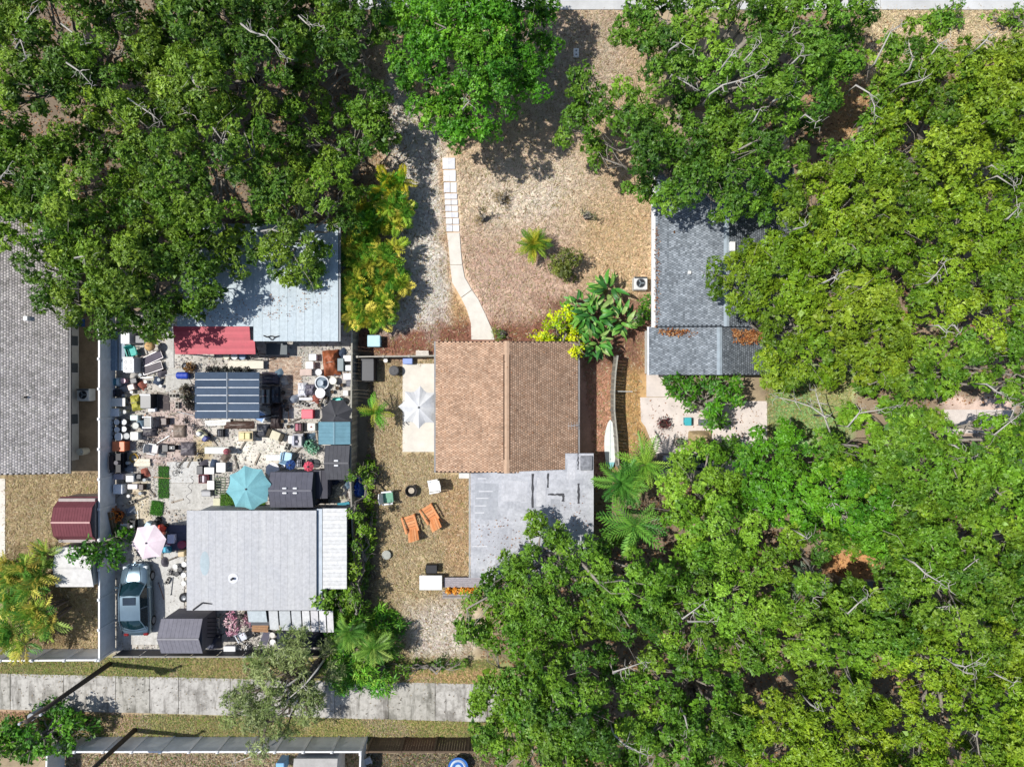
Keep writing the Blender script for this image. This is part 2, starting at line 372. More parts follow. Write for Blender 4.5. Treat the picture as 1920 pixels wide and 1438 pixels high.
# front walk: poured sections, then a double row of pavers
walk_l = [(838,435),(842,470),(844,497),(848,530),(862,558),(874,580),(881,605),(884,637)]
walk_r = [(862,435),(866,470),(868,497),(872,520),(884,545),(900,566),(916,592),(927,625),(927,637)]
walk = struct(bpy.data.objects.new('walkway', None)); COL.objects.link(walk)
secs = [([(838,437),(842,470),(844,496.5)], [(866.5,496.5),(864,470),(861.5,437)]),
        ([(844,497.3),(848,530),(864.4,558)], [(884.4,543.6),(871,520),(866.8,497.3)]),
        ([(865,559),(876,582),(883,606),(884,637)], [(927,637),(924,622),(911,592),(897,562),(885,544.6)])]
for lq, rq in secs:
    P('slab', MB().slab([(W(a,b).x, W(a,b).y, 0.045) for a, b in lq + rq][::-1], 0.12), CONC_W, walk)
PAV = [M(c, 0.85, var=0.08, scale=4, name='paver') for c in ('#eeeef0', '#e2e2e6', '#f2efea')]
rows = [(296,318),(319,341),(342,362),(363,374),(374.6,385),(385.6,397),(397.6,409),(409.6,421),(421.6,435)]
for k, (y0, y1) in enumerate(rows):
    ym = (y0 + y1) / 2; x0 = 829 + (ym - 296) * 0.062; dx = 11.6
    for c in (0, 1):
        a, b = W(x0 + c * 12.2, y1 - 0.5), W(x0 + c * 12.2 + dx, y0 + 0.5)
        P('paver', MB().rbox((a.x+b.x)/2 + random.Random(k*2+c).uniform(-.012,.012), (a.y+b.y)/2, -0.02, b.x-a.x, b.y-a.y, 0.06 + 0.006*((k+c) % 3), 0.012), PAV[(k*2+c) % 3], walk)
slabs('patio', [[(755,682),(818,682),(818,764),(755,764)], [(755,765),(818,765),(818,847),(755,847)]], CONC_W)
PINKC = M('#e2d6cc', 0.9, var=0.18, scale=1.1, bump=0.2, name='patio_concrete')
slabs('side_patio', [[(1212,700),(1251,700),(1254,744),(1212,744)], [(1200,745),(1320,745),(1320,850),(1230,850),(1210,800),(1202,790)], [(1321,752),(1438,752),(1438,828),(1400,846),(1321,846)], [(1230,851),(1400,851),(1400,900),(1240,900)]], PINKC)
slabs('house_drive', [[(-140,897),(10,897),(10,1046),(-140,1046)]], CONC_W)
slabs('back_terrace', [[(1770,768),(1830,768),(1830,812),(1770,812)], [(1831,768),(1900,768),(1900,812),(1831,812)]], PINKC)
slabs('yard_slab', [[(313,866),(402,864),(402,905),(313,905)], [(313,906),(402,906),(402,955),(318,955)], [(311,606),(326,606),(326,690),(311,690)], [(311,691),(345,691),(360,720),(311,735)], [(228,1055),(345,1030),(345,1160),(300,1160),(300,1208),(232,1208)]],
      [worn('#d2d0ca', '#a09c92', 50, k=.5), worn('#ccc9c1', '#9c988e', 51, k=.5)], z=0.02)
# worn brick paving between the sheds: too fine to pick apart, real joints
bv = MB(); rngb = random.Random(4); cols = []
for r_ in range(34):
    for c_ in range(13):
        px, py = 505 + c_ * 5.4 + (2.7 if r_ % 2 else 0), 670 + r_ * 2.9
        if px > 566 - max(0, (r_ - 16)) * 0.9: continue
        p = W(px, py); k0 = len(bv.v); bv.cbox(p.x, p.y, -0.02, 0.168, 0.086, 0.03 + rngb.uniform(0, .012), rngb.uniform(-.02, .02))
        f = rngb.uniform(0.75, 1.15); cols += [tuple(x * f for x in C(rngb.choice(['#bfa48e', '#c9b29c', '#b0947e', '#d0bca6'])))] * 8
bm_ = bv.mesh('brick_paving'); at = bm_.attributes.new('Col', 'FLOAT_COLOR', 'POINT')
at.data.foreach_set('color', np.array([c + (1.0,) for c in cols], dtype=np.float32).ravel())
bo = P('brick_paving', bm_, SHINGLE); stuff(bo); bo['label'] = 'worn tan brick paving between the striped canopy and the clutter'; bo['category'] = 'paving'

# ------------------------------------------------------------------ roofs and houses
def Pw(name, mb, mat, parent, **k):
    o = P(name, mb, mat, parent, **k); o.location = -Vector(parent.location); return o
def shingles(parent, A, B, R, tab, expo, hexes, seed, keep=None, lift=0.013, name='shingles', gap=0.026):
    # A->B runs along the eave, A->R up the slope; one mesh of tabs, each with its own edge
    rng = np.random.RandomState(seed); A, B, R = (np.array(q, float) for q in (A, B, R))
    u, v = B - A, R - A; Lu, Lv = np.linalg.norm(u), np.linalg.norm(v); u /= Lu; v /= Lv; n = np.cross(u, v); n *= np.sign(n[2])
    nr, nc = int(Lv / expo), int(Lu / tab); V = []; Fc = []; Cc = []
    pal = np.array([C(h) for h in hexes])
    for r in range(nr):
        a0 = (0.5 if r % 2 else 0) * tab; j = np.arange(nc); s0 = np.clip(a0 + j * tab + gap/2, 0, Lu); s1 = np.clip(a0 + (j+1) * tab - gap/2, 0, Lu)
        y0 = r * expo + rng.uniform(-.012, .012, nc); y1 = np.full(nc, (r + 1.15) * expo).clip(0, Lv)
        if keep is not None:
            mid = A + u * ((s0+s1)/2)[:,None] + v * ((y0+y1)/2)[:,None]; k = keep(mid[:,0], mid[:,1]); s0, s1, y0, y1 = s0[k], s1[k], y0[k], y1[k]
        ok = s1 - s0 > 0.03; s0, s1, y0, y1 = s0[ok], s1[ok], y0[ok], y1[ok]; m = len(s0)
        if not m: continue
        lf = (lift * rng.uniform(0.6, 1.5, m))[:,None]
        q = lambda s_, t_, h_: A + u * s_[:,None] + v * t_[:,None] + n * h_
        V.append(np.stack([q(s0,y0,lf), q(s1,y0,lf), q(s1,y1,lf*.25), q(s0,y1,lf*.25), q(s0,y0,-.004+0*lf), q(s1,y0,-.004+0*lf)], 1).reshape(-1, 3))
        c = pal[rng.randint(0, len(pal), m)] * rng.uniform(0.82, 1.15, (m, 1)); Cc.append(np.repeat(c, 6, 0))
    V = np.concatenate(V); m = len(V) // 6; o = np.arange(m)[:,None] * 6
    Fc = np.concatenate([o + np.array([0,1,2,3]), o + np.array([4,5,1,0])], 0)
    if n[2] < 0: Fc = Fc[:, ::-1]
    me = np_mesh(name, V, Fc, np.concatenate(Cc)); ob = P(name, me, SHINGLE, parent); ob.location = -Vector(parent.location); stuff(ob); return ob
def gable(name, label, x0, x1, y0, y1, ze, xr, zr, hexes, wall, seed, inset=0.5, tab=0.2, expo=0.165, keep=None, cutR=None, ridge_hex=None, under='#4a4440', gutter='#8e8c8a'):
    # ridge runs along y; x0,x1 the eaves
    t = T(name, label, 'house', ((x0+x1)/2, (y0+y1)/2, 0))
    Pw('wall', MB().box(x0+inset, x1-inset, y0+inset*.7, y1-inset*.7, 0, ze - 0.12), wall, t)
    um = M(under, 0.95, name='roof_deck')
    Pw('roof_slope', MB().slab([(x0,y0,ze),(xr,y0,zr),(xr,y1,zr),(x0,y1,ze)], 0.1), um, t)
    if cutR: q = [(x1,cutR[1],ze),(x1,y1,ze),(xr,y1,zr),(xr,y0,zr),(cutR[0],y0,ze+(zr-ze)*(x1-cutR[0])/(x1-xr)),(cutR[0],cutR[1],ze+(zr-ze)*(x1-cutR[0])/(x1-xr))]
    else: q = [(x1,y0,ze),(x1,y1,ze),(xr,y1,zr),(xr,y0,zr)]
    Pw('roof_slope', MB().slab(q, 0.1), um, t)
    shingles(t, (x0,y1,ze+.004), (x0,y0,ze+.004), (xr,y1,zr+.004), tab, expo, hexes, seed)
    kf = None
    if cutR: kf = lambda X, Y: ~((X > cutR[0]) & (Y < cutR[1]))
    shingles(t, (x1,y0,ze+.004), (x1,y1,ze+.004), (xr,y0,zr+.004), tab, expo, hexes, seed+1, keep=kf)
    rh = M(ridge_hex or hexes[0], 0.9, name='ridge_cap'); k = int((y1-y0)/0.3)
    for a, s_ in ((x0-.05, -1), (x1+.05, 1)):
        if s_ == 1 and cutR: Pw('gutter', MB().box(a-.05, a+.05, cutR[1], y1, ze-.11, ze-.01), M(gutter, 0.5), t)
        else: Pw('gutter', MB().box(a-.05, a+.05, y0, y1, ze-.11, ze-.01), M(gutter, 0.5), t)
    rc = MB()
    for i in range(k):
        a, b = y0 + (y1-y0)*i/k, y0 + (y1-y0)*(i+1.1)/k; b = min(b, y1); z = zr + 0.045 + (0.006 if i % 2 else 0)
        rc.add([(xr-.16,a,z-.05),(xr,a,z),(xr+.16,a,z-.05),(xr-.16,b,z-.058),(xr,b,z-.008),(xr+.16,b,z-.058)], [(0,1,4,3),(1,2,5,4),(0,3,5,2)])
    o = Pw('ridge_cap', rc, rh, t); stuff(o)
    return t
WALL_W = M('#e8e6de', 0.85, var=0.06, name='stucco')
# main brown house
hz, rz = 2.35, 2.66
hx0, hx1, hxr = W(817,0,hz).x, W(1084,0,hz).x, W(950,0,rz).x
hy1, hy0 = W(0,640,hz).y, W(0,886,hz).y
cutx, cuty = W(1060,0,2.5).x, W(0,852,2.5).y
house = gable('brown_shingle_house', 'house with brown shingle gable roof and ridge vent in the centre', hx0, hx1, hy0, hy1, hz, hxr, rz,
    ['#bf9e84', '#c4a48a', '#b8967c', '#c0a086', '#b49278'], WALL_W, 11, tab=.15, expo=.125, cutR=(cutx, cuty), ridge_hex='#c8a88c', under='#4a3a30')
rv = MB().box(hxr-.2, hxr-.14, hy0+.8, hy1-.8, rz-.02, rz+.03)
Pw('ridge_vent', rv, M('#5c4636', 0.9), house); Pw('ridge_vent', MB().box(hxr+.14, hxr+.2, hy0+.8, hy1-.8, rz-.02, rz+.03), M('#5c4636', 0.9), house)
# its white flat-roofed addition
z2 = 2.62; poly = [W(a,b,z2) for a, b in ((882,887.5),(1060,880.5),(1060,850),(1113,850),(1113,1083),(882,1083))]
add_ = T('flat_roofed_addition', 'low addition with weathered white flat roof and black tar seams behind the brown house', 'building', (1, -8.5, 0))
Pw('wall', MB().box(W(890,0,z2).x, W(1104,0,z2).x, W(0,1074,z2).y, hy0+.02, 0, z2-.16), WALL_W, add_)
FLAT = worn('#c3c4c8', '#8a8c92', 40, s1=.9, streak=(.8,.8), k=.7, rough=.85, name='roof_membrane')
Pw('roof_sheet', MB().slab([tuple(p) for p in poly][::-1], 0.15), FLAT, add_)
for q, zt in (((997,888,1001,952), .006), ((1026,887,1029,914), .006), ((1027,925,1058,929), .006), ((1054,927,1058,940), .010), ((1083,906,1087,944), .006), ((1083,850,1085,880), .006)):
    a, b = W(q[0], q[3], z2), W(q[2], q[1], z2); rr = random.Random(q[0])
    n_ = 7; L_ = []; R_ = []
    vert = (b.y - a.y) > (b.x - a.x)
    for i in range(n_ + 1):
        f = i / n_; j1, j2 = rr.uniform(-.035, .03), rr.uniform(-.03, .035)
        if vert: L_.append((a.x + j1, a.y + (b.y-a.y)*f, z2+zt)); R_.append((b.x + j2, a.y + (b.y-a.y)*f, z2+zt))
        else: L_.append((a.x + (b.x-a.x)*f, b.y + j1, z2+zt)); R_.append((a.x + (b.x-a.x)*f, a.y + j2, z2+zt))
    Pw('tar_seam', MB().add(L_ + R_, [(i, n_+1+i, n_+2+i, i+1) for i in range(n_)]), M('#46464a', 0.8, var=.35), add_)
Pw('roof_edge', MB().box(W(881,0,z2).x-.06, W(881,0,z2).x, W(0,1083,z2).y, W(0,888,z2).y, z2-.12, z2+.03), M('#b4b4b0', .6), add_)
for y_, x0_, x1_ in ((897,896,912),(921,898,924),(934,892,916),(948,890,912),(961,890,908),(1024,886,914)):
    a = W(x0_, y_, z2); b = W(x1_, y_, z2); Pw('roof_seam', MB().box(a.x, b.x, a.y-.03, a.y+.03, z2+.002, z2+.014), M('#d6d6d8', .75), add_)
for i_, (x0_, y0_, x1_, y1_, hx_) in enumerate(((890,905,935,975,'#b4b6ba'),(940,900,990,940,'#cdcdd0'),(905,990,960,1040,'#bcbdc2'),(1005,895,1024,950,'#d0d0d2'),(1032,935,1050,975,'#b2b4b8'),(1062,860,1080,900,'#cfcfd2'),(893,1045,930,1075,'#c9cacd'))):
    a, b = W(x0_, y1_, z2), W(x1_, y0_, z2); rr = random.Random(i_); Pw('roof_patch', MB().slab([(a.x,a.y+rr.uniform(0,.1),z2+.003+.0005*i_),(b.x-rr.uniform(0,.1),a.y,z2+.003+.0005*i_),(b.x,b.y-rr.uniform(0,.08),z2+.003+.0005*i_),(a.x+rr.uniform(0,.1),b.y,z2+.003+.0005*i_)], .002), worn(hx_, '#8e9096', 60+i_, k=.5, rough=.85, name='roof_membrane'), add_)
a = W(1087, 856, z2+.3); Pw('skylight', MB().rbox(a.x+.42, a.y-.4, z2, 0.72, 0.85, 0.12, 0.04), M('#8f9094', 0.25, var=.5, scale=4), add_)
a = W(871, 892, 2.5); Pw('porch_roof', MB().box(a.x-.33, a.x+.3, a.y-.15, a.y+.16, 2.4, 2.5), M('#dedbd2', .8), add_)
# grey shingle house on the left edge
gz_, gr_ = 2.3, 3.2
lx1 = W(129,0,gz_).x; ly1, ly0 = W(0,405,gz_).y, W(0,888,gz_).y
lh = gable('grey_shingle_house', 'house with taupe grey shingle roof cut by the left edge of the picture', lx1-10.5, lx1, ly0, ly1, gz_, lx1-5.2, gr_,
    ['#d0c8c2', '#c4bcb6', '#d8d0ca', '#bab4ac', '#dcd4cc'], M('#d4d4cc', 0.85, var=.08), 21, inset=0.85, tab=0.17, expo=0.15, ridge_hex='#b0a8a0', under='#3a3634', gutter='#3c3c40')
for y_ in (785, 690, 640):
    wnd = Pw('window', MB().box(lx1-.87, lx1-.82, W(0,y_+8).y, W(0,y_-8).y, 1.0, 1.6) if False else MB().box(lx1-.86, lx1-.815, W(0,y_+9).y, W(0,y_-9).y, 0.15, 0.95), M('#5c6468', 0.2), lh)
    P('frame', MB().box(lx1-.86, lx1-.80, W(0,y_+10).y, W(0,y_+9).y, 0.1, 1.0), M('#f0f0ee', .6), wnd)
for px, py, nm, hx in ((42,596,'vent_cap','#eeeeec'), (38,745,'vent_pipe','#222222')):
    p = W(px, py, 3.2); f = (lx1 - p.x) / 5.2; zs = gz_ + (gr_-gz_) * f
    Pw(nm, MB().rbox(p.x, p.y, zs-.1, .26, .26, .42, .03) if nm == 'vent_cap' else MB().cyl(p.x, p.y, zs-.1, zs+.3, .06, n=10), M(hx, .5), lh)
# grey shingle house on the right
ez, er = 2.35, 3.0
rx0, rx1, rxr = W(1229,0,ez).x, W(1486,0,ez).x, W(1362,0,er).x
EH = ['#858c92', '#8e959b', '#7d848a', '#959ca2', '#767d83']
eh = gable('slate_shingle_house', 'house with slate grey shingle gable roof under the oaks right of the front yard', rx0, rx1, W(0,614,ez).y, W(0,315,ez).y, ez, rxr, er, EH, WALL_W, 31, inset=.25, tab=0.15, expo=0.13, ridge_hex='#a0acb4', under='#383e44', gutter='#f2f2ee')
Pw('fascia', MB().box(rx0-.22, rx0-.1, W(0,614,ez).y, W(0,350,ez).y, ez-.2, ez-.03), M('#f4f2ee', .6), eh)
for px, py, s_, hh in ((1372,463,(.34,.55),.3), (1295,510,(.2,.2),.25), (1268,432,(.12,.16),.12)):
    p = W(px, py, er); zs = er - abs(p.x-rxr) * (er-ez)/(rxr-rx0)
    Pw('roof_vent', MB().rbox(p.x, p.y, zs-.06, s_[0], s_[1], hh, .04), M('#f0f0ec' if hh > .2 else '#6a4a30', .6), eh)
ez2, er2 = 2.15, 2.7
sx0, sx1, sxr = W(1217,0,ez2).x, W(1440,0,ez2).x, W(1349,0,er2).x
ew = gable('slate_shingle_wing', 'lower rear wing with slate shingle roof and rust leaves in the valley', sx0, sx1, W(0,703,ez2).y, W(0,616,ez2).y+.1, ez2, sxr, er2, EH, WALL_W, 41, inset=.15, tab=0.15, expo=0.13, ridge_hex='#a0acb4', under='#383e44', gutter='#e8e8e6')
# metal roofed buildings of the cluttered yard
def metal_block(name, label, corners, z, panel, mat, wallmat, along='x', lip=0.012, notch=None, cat='building'):
    (a0, b0), (a1, b1) = corners; p, q = W(a0, b1, z), W(a1, b0, z)
    t = T(name, label, cat, ((p.x+q.x)/2, (p.y+q.y)/2, 0))
    Pw('wall', MB().box(p.x+.25, q.x-.2, (notch[1] if notch else p.y)+.2, q.y-.2, 0, z-.14), wallmat, t)
    L = (q.x-p.x) if along == 'x' else (q.y-p.y); n = max(1, round(L/panel)); d = L/n
    for i in range(n):
        mb = MB()
        ylo = notch[1] if notch and p.x+(i+.5)*d < notch[0] else p.y
        if along == 'x': mb.box(p.x+i*d+.0012, p.x+(i+1)*d-.0012, ylo, q.y, z-.10, z).box(p.x+i*d+.004, p.x+i*d+.02, ylo, q.y, z, z+lip)
        else: mb.box(p.x, q.x, p.y+i*d+.004, p.y+(i+1)*d-.004, z-.10, z).box(p.x, q.x, p.y+i*d+.006, p.y+i*d+.035, z, z+lip)
        m_ = mat[i % len(mat)] if isinstance(mat, list) else mat
        Pw('roof_panel', mb, m_, t)
    return t
MR1 = [worn(c, '#8f9ea6', 20+i, streak=(3.0,.25), k=.28, rough=.6, name='roof_metal') for i, c in enumerate(('#bfccd1', '#bdcad0', '#c1cdd2'))]
t1 = metal_block('pale_metal_roof_house', 'building with flat pale blue metal roof half under the oaks', ((332,420),(634,640)), 2.7, 0.5, MR1, M('#c8ccc8', .8), notch=(W(470,0,2.7).x, W(0,612,2.7).y))
Pw('gutter', MB().box(W(635,0,2.7).x, W(635,0,2.7).x+.1, W(0,640,2.7).y, W(0,420,2.7).y, 2.55, 2.66), M('#7c8084', .4), t1)
tw = MB().tube([W(494,629,2.76), W(500,632,2.78), W(508,630,2.8), W(516,632,2.78), W(523,630,2.76)], .035, 5).tube([W(503,632,2.76), W(510,638,2.77), W(515,633,2.77)], .025, 5)
tag(P('fallen_branch', tw, M('#2e2c2a', .9)), 'dark crooked branch lying on the pale blue metal roof', 'branch')
aw = T('red_awning', 'red ribbed metal awning on the front of the pale metal building', 'awning', (W(402,638,2.4).x, W(402,638,2.4).y, 0))
RED = [M(c, .55, var=.10, name='red_metal') for c in ('#c24452', '#b93e4c', '#c84c58')]
n_ = 10
for i in range(n_):
    ya, yb_ = W(0, 612 + 52*i/n_, 2.4).y, W(0, 612 + 52*(i+1)/n_, 2.4).y; za, zb = 2.6-.03*i, 2.6-.03*(i+1)
    xa = W(327,0,2.4).x; xb = W(470 + (8 if i > 4 else 0), 0, 2.4).x
    Pw('slat', MB().add([(xa,ya,za),(xb,ya,za),(xb,yb_,zb+.012),(xa,yb_,zb+.012),(xa,ya,za-.04),(xb,ya,za-.04),(xb,yb_,zb-.03),(xa,yb_,zb-.03)], [(3,2,1,0),(4,5,6,7),(0,1,5,4),(1,2,6,5),(2,3,7,6),(3,0,4,7)]), RED[i % 3], aw)
for px in (330, 400, 472): p = W(px, 662, 2.2); Pw('post', MB().box(p.x-.04, p.x+.04, p.y-.04, p.y+.04, 0, 2.28), M('#8a8a86', .6), aw)
MR2 = [worn(c, '#959aa4', 30+i, streak=(3.0,.2), k=.22, rough=.65, name='roof_metal') for i, c in enumerate(('#c0c0c1', '#bebebf', '#c2c2c2', '#bfbfc0'))]
t2 = metal_block('lavender_metal_roof_trailer', 'long trailer with flat lavender grey metal roof beside the parked car', ((350,957),(593,1144)), 2.8, 0.41, MR2, M('#d8d8d4', .8), lip=0.004)
Pw('roof_patch', MB().lathe(0,0,[(0.0,.012),(1,.006)],n=12,sx=.28,sy=.72), M('#a9b8bd', .6), t2).location = W(384,1056,2.8) - Vector(t2.location)
Pw('vent_pipe', MB().cyl(0,0,-.02,.25,.07,n=10), M('#26262a', .6), t2).location = W(437,1084,2.8) - Vector(t2.location)
Pw('vent_flange', MB().cyl(0,0,0,.015,.3,.3,n=16), M('#dcdde2', .6), t2).location = W(437,1084,2.802) - Vector(t2.location)
tag(P('fallen_branch', MB().tube([W(362,1143,2.84), W(371,1136,2.86), W(379,1130,2.88), W(388,1131,2.86), W(397,1132,2.84)], [.05,.05,.045,.035,.03], 5), M('#3a383a', .9)), 'bent dark branch lying on the corner of the lavender roof', 'branch')
t3 = metal_block('white_carport', 'narrow white ribbed carport roof along the side of the lavender trailer', ((605,953),(650,1104)), 2.6, 0.24, [M('#dcdcda', .6, var=.18, scale=5), M('#d4d4d2', .6, var=.2, scale=5)], M('#9a9a98', .8), along='y', lip=.012, cat='carport')
Pw('flashing', MB().box(W(594,0,2.62).x, W(604,0,2.62).x, W(0,1144,2.62).y, W(0,954,2.62).y, 2.5, 2.62), M('#b9c3cc', .45), t3)
lt = T('rear_lean_to', 'grey and white corrugated lean-to below the lavender trailer roof', 'lean-to', (W(560,1165).x, W(560,1165).y, 0))
for i, (a, b, y1_, hx) in enumerate(((464,501,1166,'#c6cfd2'),(504,523,1180,'#d0d2d2'),(523.5,546,1181,'#c4c8ca'),(546.5,566,1182,'#cdd0d2'),(566.5,582,1183,'#e4e4e4'),(582.5,598,1184,'#d9d6d8'),(598.5,612,1185,'#e8e6e6'),(612.5,626,1185,'#dedcdc'))):
    p, q = W(a, 1144.5, 2.5), W(b, y1_, 2.3)
    mb = MB().add([(p.x,p.y,2.55),(q.x,p.y,2.55),(q.x,q.y,2.3),(p.x,q.y,2.3),(p.x,p.y,2.5),(q.x,p.y,2.5),(q.x,q.y,2.25),(p.x,q.y,2.25)], [(3,2,1,0),(4,5,6,7),(0,1,5,4),(1,2,6,5),(2,3,7,6),(3,0,4,7)])
    Pw('roof_panel', mb, M(hx, .5, var=.2, scale=5), lt)
Pw('wall', MB().box(W(470,0,2.2).x, W(615,0,2.2).x, W(0,1172,2.2).y, W(0,1146,2.2).y, 0, 2.2), M('#5a5c60', .8), lt)

# ------------------------------------------------------------------ sheds
def shed(name, label, px, py, sx, sy, h, rise, roofhex, wallhex, rot=0, ridge='x', over=.06, ribs=0, z=0, skylights=0, mansard=False, ridgehex=None, cat='shed'):
    # px,py is the roof centre in the photo
    p = W(px, py, h); t = T(name, label, cat, (p.x, p.y, 0), rot)
    wm, rm = M(wallhex, .7), M(roofhex, .8, var=.16, spec=.15, name='shed_roof')
    P('wall', MB().box(-sx/2+over, sx/2-over, -sy/2+over, sy/2-over, 0, h-.04), wm, t)
    X, Y = sx/2, sy/2
    if ridge == 'y': prof = [(-X,h),(0,h+rise),(X,h)]
    else: prof = [(-Y,h),(0,h+rise),(Y,h)]
    if mansard: prof = [(prof[0][0],h-.35),(prof[0][0]*.62,h+rise*.6),prof[1],(prof[2][0]*.62,h+rise*.6),(prof[2][0],h-.35)]
    n = max(1, ribs)
    for i in range(len(prof)-1):
        (a, za), (b, zb) = prof[i], prof[i+1]; o = P('roof_slope', MB().slab([(a,-Y,za),(b,-Y,zb),(b,Y,zb),(a,Y,za)] if ridge == 'y' else [(-X,a,za),(X,a,za),(X,b,zb),(-X,b,zb)], .05), rm, t)
        if ribs:
            L = Y if ridge == 'y' else X; rb = MB()
            for k in range(ribs + 1):
                c = -L + 2*L*k/ribs
                if ridge == 'y': rb.add([(a,c-.015,za+.001),(a,c+.015,za+.001),(b,c+.015,zb+.001),(b,c-.015,zb+.001),(a,c,za+.012),(b,c,zb+.012)], [(0,4,5,3),(4,1,2,5)])
                else: rb.add([(c-.015,a,za+.001),(c+.015,a,za+.001),(c+.015,b,zb+.001),(c-.015,b,zb+.001),(c,a,za+.012),(c,b,zb+.012)], [(0,3,5,4),(4,5,2,1)])
            stuff(P('roof_ribs', rb, rm, o))
    rcm = M(ridgehex or roofhex, .6)
    P('ridge_cap', MB().box(-.05,.05,-Y,Y,h+rise,h+rise+.03) if ridge == 'y' else MB().box(-X,X,-.05,.05,h+rise,h+rise+.03), rcm, t)
    P('door', MB().box(-.4,.4,-Y+over-.03,-Y+over-.003,0.05,min(1.8,h-.3)), M(wallhex, .6, var=.3), t)
    for k in range(skylights):
        for s_ in (-1, 1):
            u = (k - (skylights-1)/2) * .62
            if ridge == 'x': P('skylight', MB().rbox(u, s_*.14, h+rise*.8, .26, .1, .14, .03), M('#f4f4f4', .4), t)
            else: P('skylight', MB().rbox(s_*.14, u, h+rise*.8, .1, .26, .14, .03), M('#f4f4f4', .4), t)
    return t
shed('grey_resin_shed', 'dark grey resin shed with two pairs of white skylights beside the teal umbrella', 547, 918, 2.55, 2.1, 2.0, .35, '#62626c', '#707078', ridge='x', ribs=8, skylights=2)
shed('shed_annex', 'dark olive roofed narrow annex on the right side of the grey resin shed', 581, 917, .62, 2.05, 1.85, .1, '#4c4c46', '#56565a', ridge='y', ribs=0)
shed('low_lean_shed', 'low dark grey sheet metal shed between the resin sheds', 601, 908, .85, 1.7, 1.5, .08, '#56555c', '#5a5a60', ridge='y')
shed('grey_gable_shed', 'small dark grey gable shed with one white vent by the dividing fence', 633, 867, 1.45, 2.05, 1.9, .3, '#58585c', '#66666a', ridge='x', skylights=1, ribs=6)
shed('teal_roof_shed', 'small shed with teal blue metal roof above the dark gable shed', 627, 812, 1.9, 1.32, 1.9, .12, '#6f97a4', '#7c8c92', ridge='y', ribs=6)
shed('grey_slatted_shed', 'weathered grey shed at the bottom of the yard beside the car', 341, 1192, 2.45, 2.05, 2.1, .5, '#84828a', '#74727a', rot=0.0, ridge='x', ribs=10, ridgehex='#8a888c')
shed('maroon_barn_shed', 'maroon ribbed barn-roofed shed left of the white fence', 143, 976, 2.3, 2.75, 1.9, .55, '#7a464c', '#b4a8a2', ridge='x', ribs=14, mansard=True, ridgehex='#c89a94')
shed('white_roof_shed', 'white-roofed shed next to the maroon barn-roofed shed', 140, 1063, 2.25, 2.35, 2.0, .3, '#e2dfda', '#cfccc6', ridge='x', ridgehex='#cac7c2')
shed('dark_blue_shed', 'dark slate roofed shed below the pink side patio', 1290, 868, 3.0, 0.9, 1.9, .2, '#3e4654', '#55565c', ridge='x')
shed('white_gable_shed', 'pale gable roofed shed behind the white fence at the bottom edge', 592, 1458, 2.6, 2.3, 2.1, .4, '#b9b6b2', '#d4d0ca', ridge='x', ridgehex='#d8d6d2')
shed('playhouse', 'small tan roofed hut seen through the gap in the right hand trees', 1590, 1108, 1.6, .9, 1.6, .2, '#9a9488', '#8a7c68', rot=-.45, ridge='x')
# striped canopy in the middle of the clutter
cp = W(426, 742, 2.3); cn = T('striped_canopy', 'dark slate metal canopy with white stripe seams in the middle of the cluttered yard', 'canopy', (cp.x, cp.y, 0))
SL = [M(c, .75, var=.14, spec=.15, name='canopy_sheet') for c in ('#46566a', '#405064', '#4c5c70')]
cw, chh = 3.82, 2.78
for i in range(6):
    for j in (0, 1):
        x0_, x1_ = (-cw/2, -.02) if j == 0 else (.02, cw/2)
        ya, yb_ = chh/2 - i*chh/6, chh/2 - (i+1)*chh/6 + .05
        P('sheet', MB().slab([(x0_,yb_,2.33),(x1_,yb_,2.33),(x1_,ya,2.30),(x0_,ya,2.30)], .03), SL[(i+j) % 3], cn)
        if i: P('stripe', MB().box(x0_+.12, x1_-.03, ya+.005, ya+.042, 2.27, 2.335), M('#dfe4ea', .5), cn)
for a in (-1, 1):
    for b in (-1, 1): P('post', MB().box(a*(cw/2-.12)-.05, a*(cw/2-.12)+.05, b*(chh/2-.12)-.05, b*(chh/2-.12)+.05, 0, 2.27), M('#3c4048', .5), cn)
P('beam', MB().box(-.02+.0, .02, -chh/2, chh/2, 2.2, 2.345), M('#8c98a4', .5), cn)

# ------------------------------------------------------------------ fences
VINYL = M('#f4f4f4', .45, var=.03, name='vinyl'); VINYL2 = M('#eef0f2', .45, var=.04, name='vinyl')
def fence(name, label, a, b, h, n, mat, postmat, panel_t=.05, rail=True, rail_w=.1, cap=True, boards=0, boardmats=None, post_w=.13, cat='fence'):
    A, B = W(*a), W(*b); d = B - A; L = d.length; ang = math.atan2(d.y, d.x); t = T(name, label, cat, A, ang)
    for i in range(n + 1):
        x = L * i / n
        o = P('post', MB().box(x-post_w/2, x+post_w/2, -post_w/2, post_w/2, 0, h+.06), postmat, t)
        if cap: P('post_cap', MB().cbox(x, 0, h+.06, post_w+.05, post_w+.05, .06, 0, .4), postmat, o)
    for i in range(n):
        x0_, x1_ = L*i/n + post_w/2, L*(i+1)/n - post_w/2
        if boards:
            nb = max(1, round((x1_-x0_)/boards))
            for k in range(nb):
                u0 = x0_ + (x1_-x0_)*k/nb; u1 = x0_ + (x1_-x0_)*(k+1)/nb
                P('board', MB().box(u0+.006, u1-.006, -panel_t/2, panel_t/2, .03, h - .03*((k*7+i) % 3)), boardmats[(k*5+i*3) % len(boardmats)], t)
        else: P('panel', MB().box(x0_, x1_, -panel_t/2, panel_t/2, .06, h-.06), mat, t)
        if rail: P('top_rail', MB().box(x0_, x1_, -rail_w/2, rail_w/2, h-.06, h+.02), postmat, t)
    return t
k17 = 1 - 1.7/CH
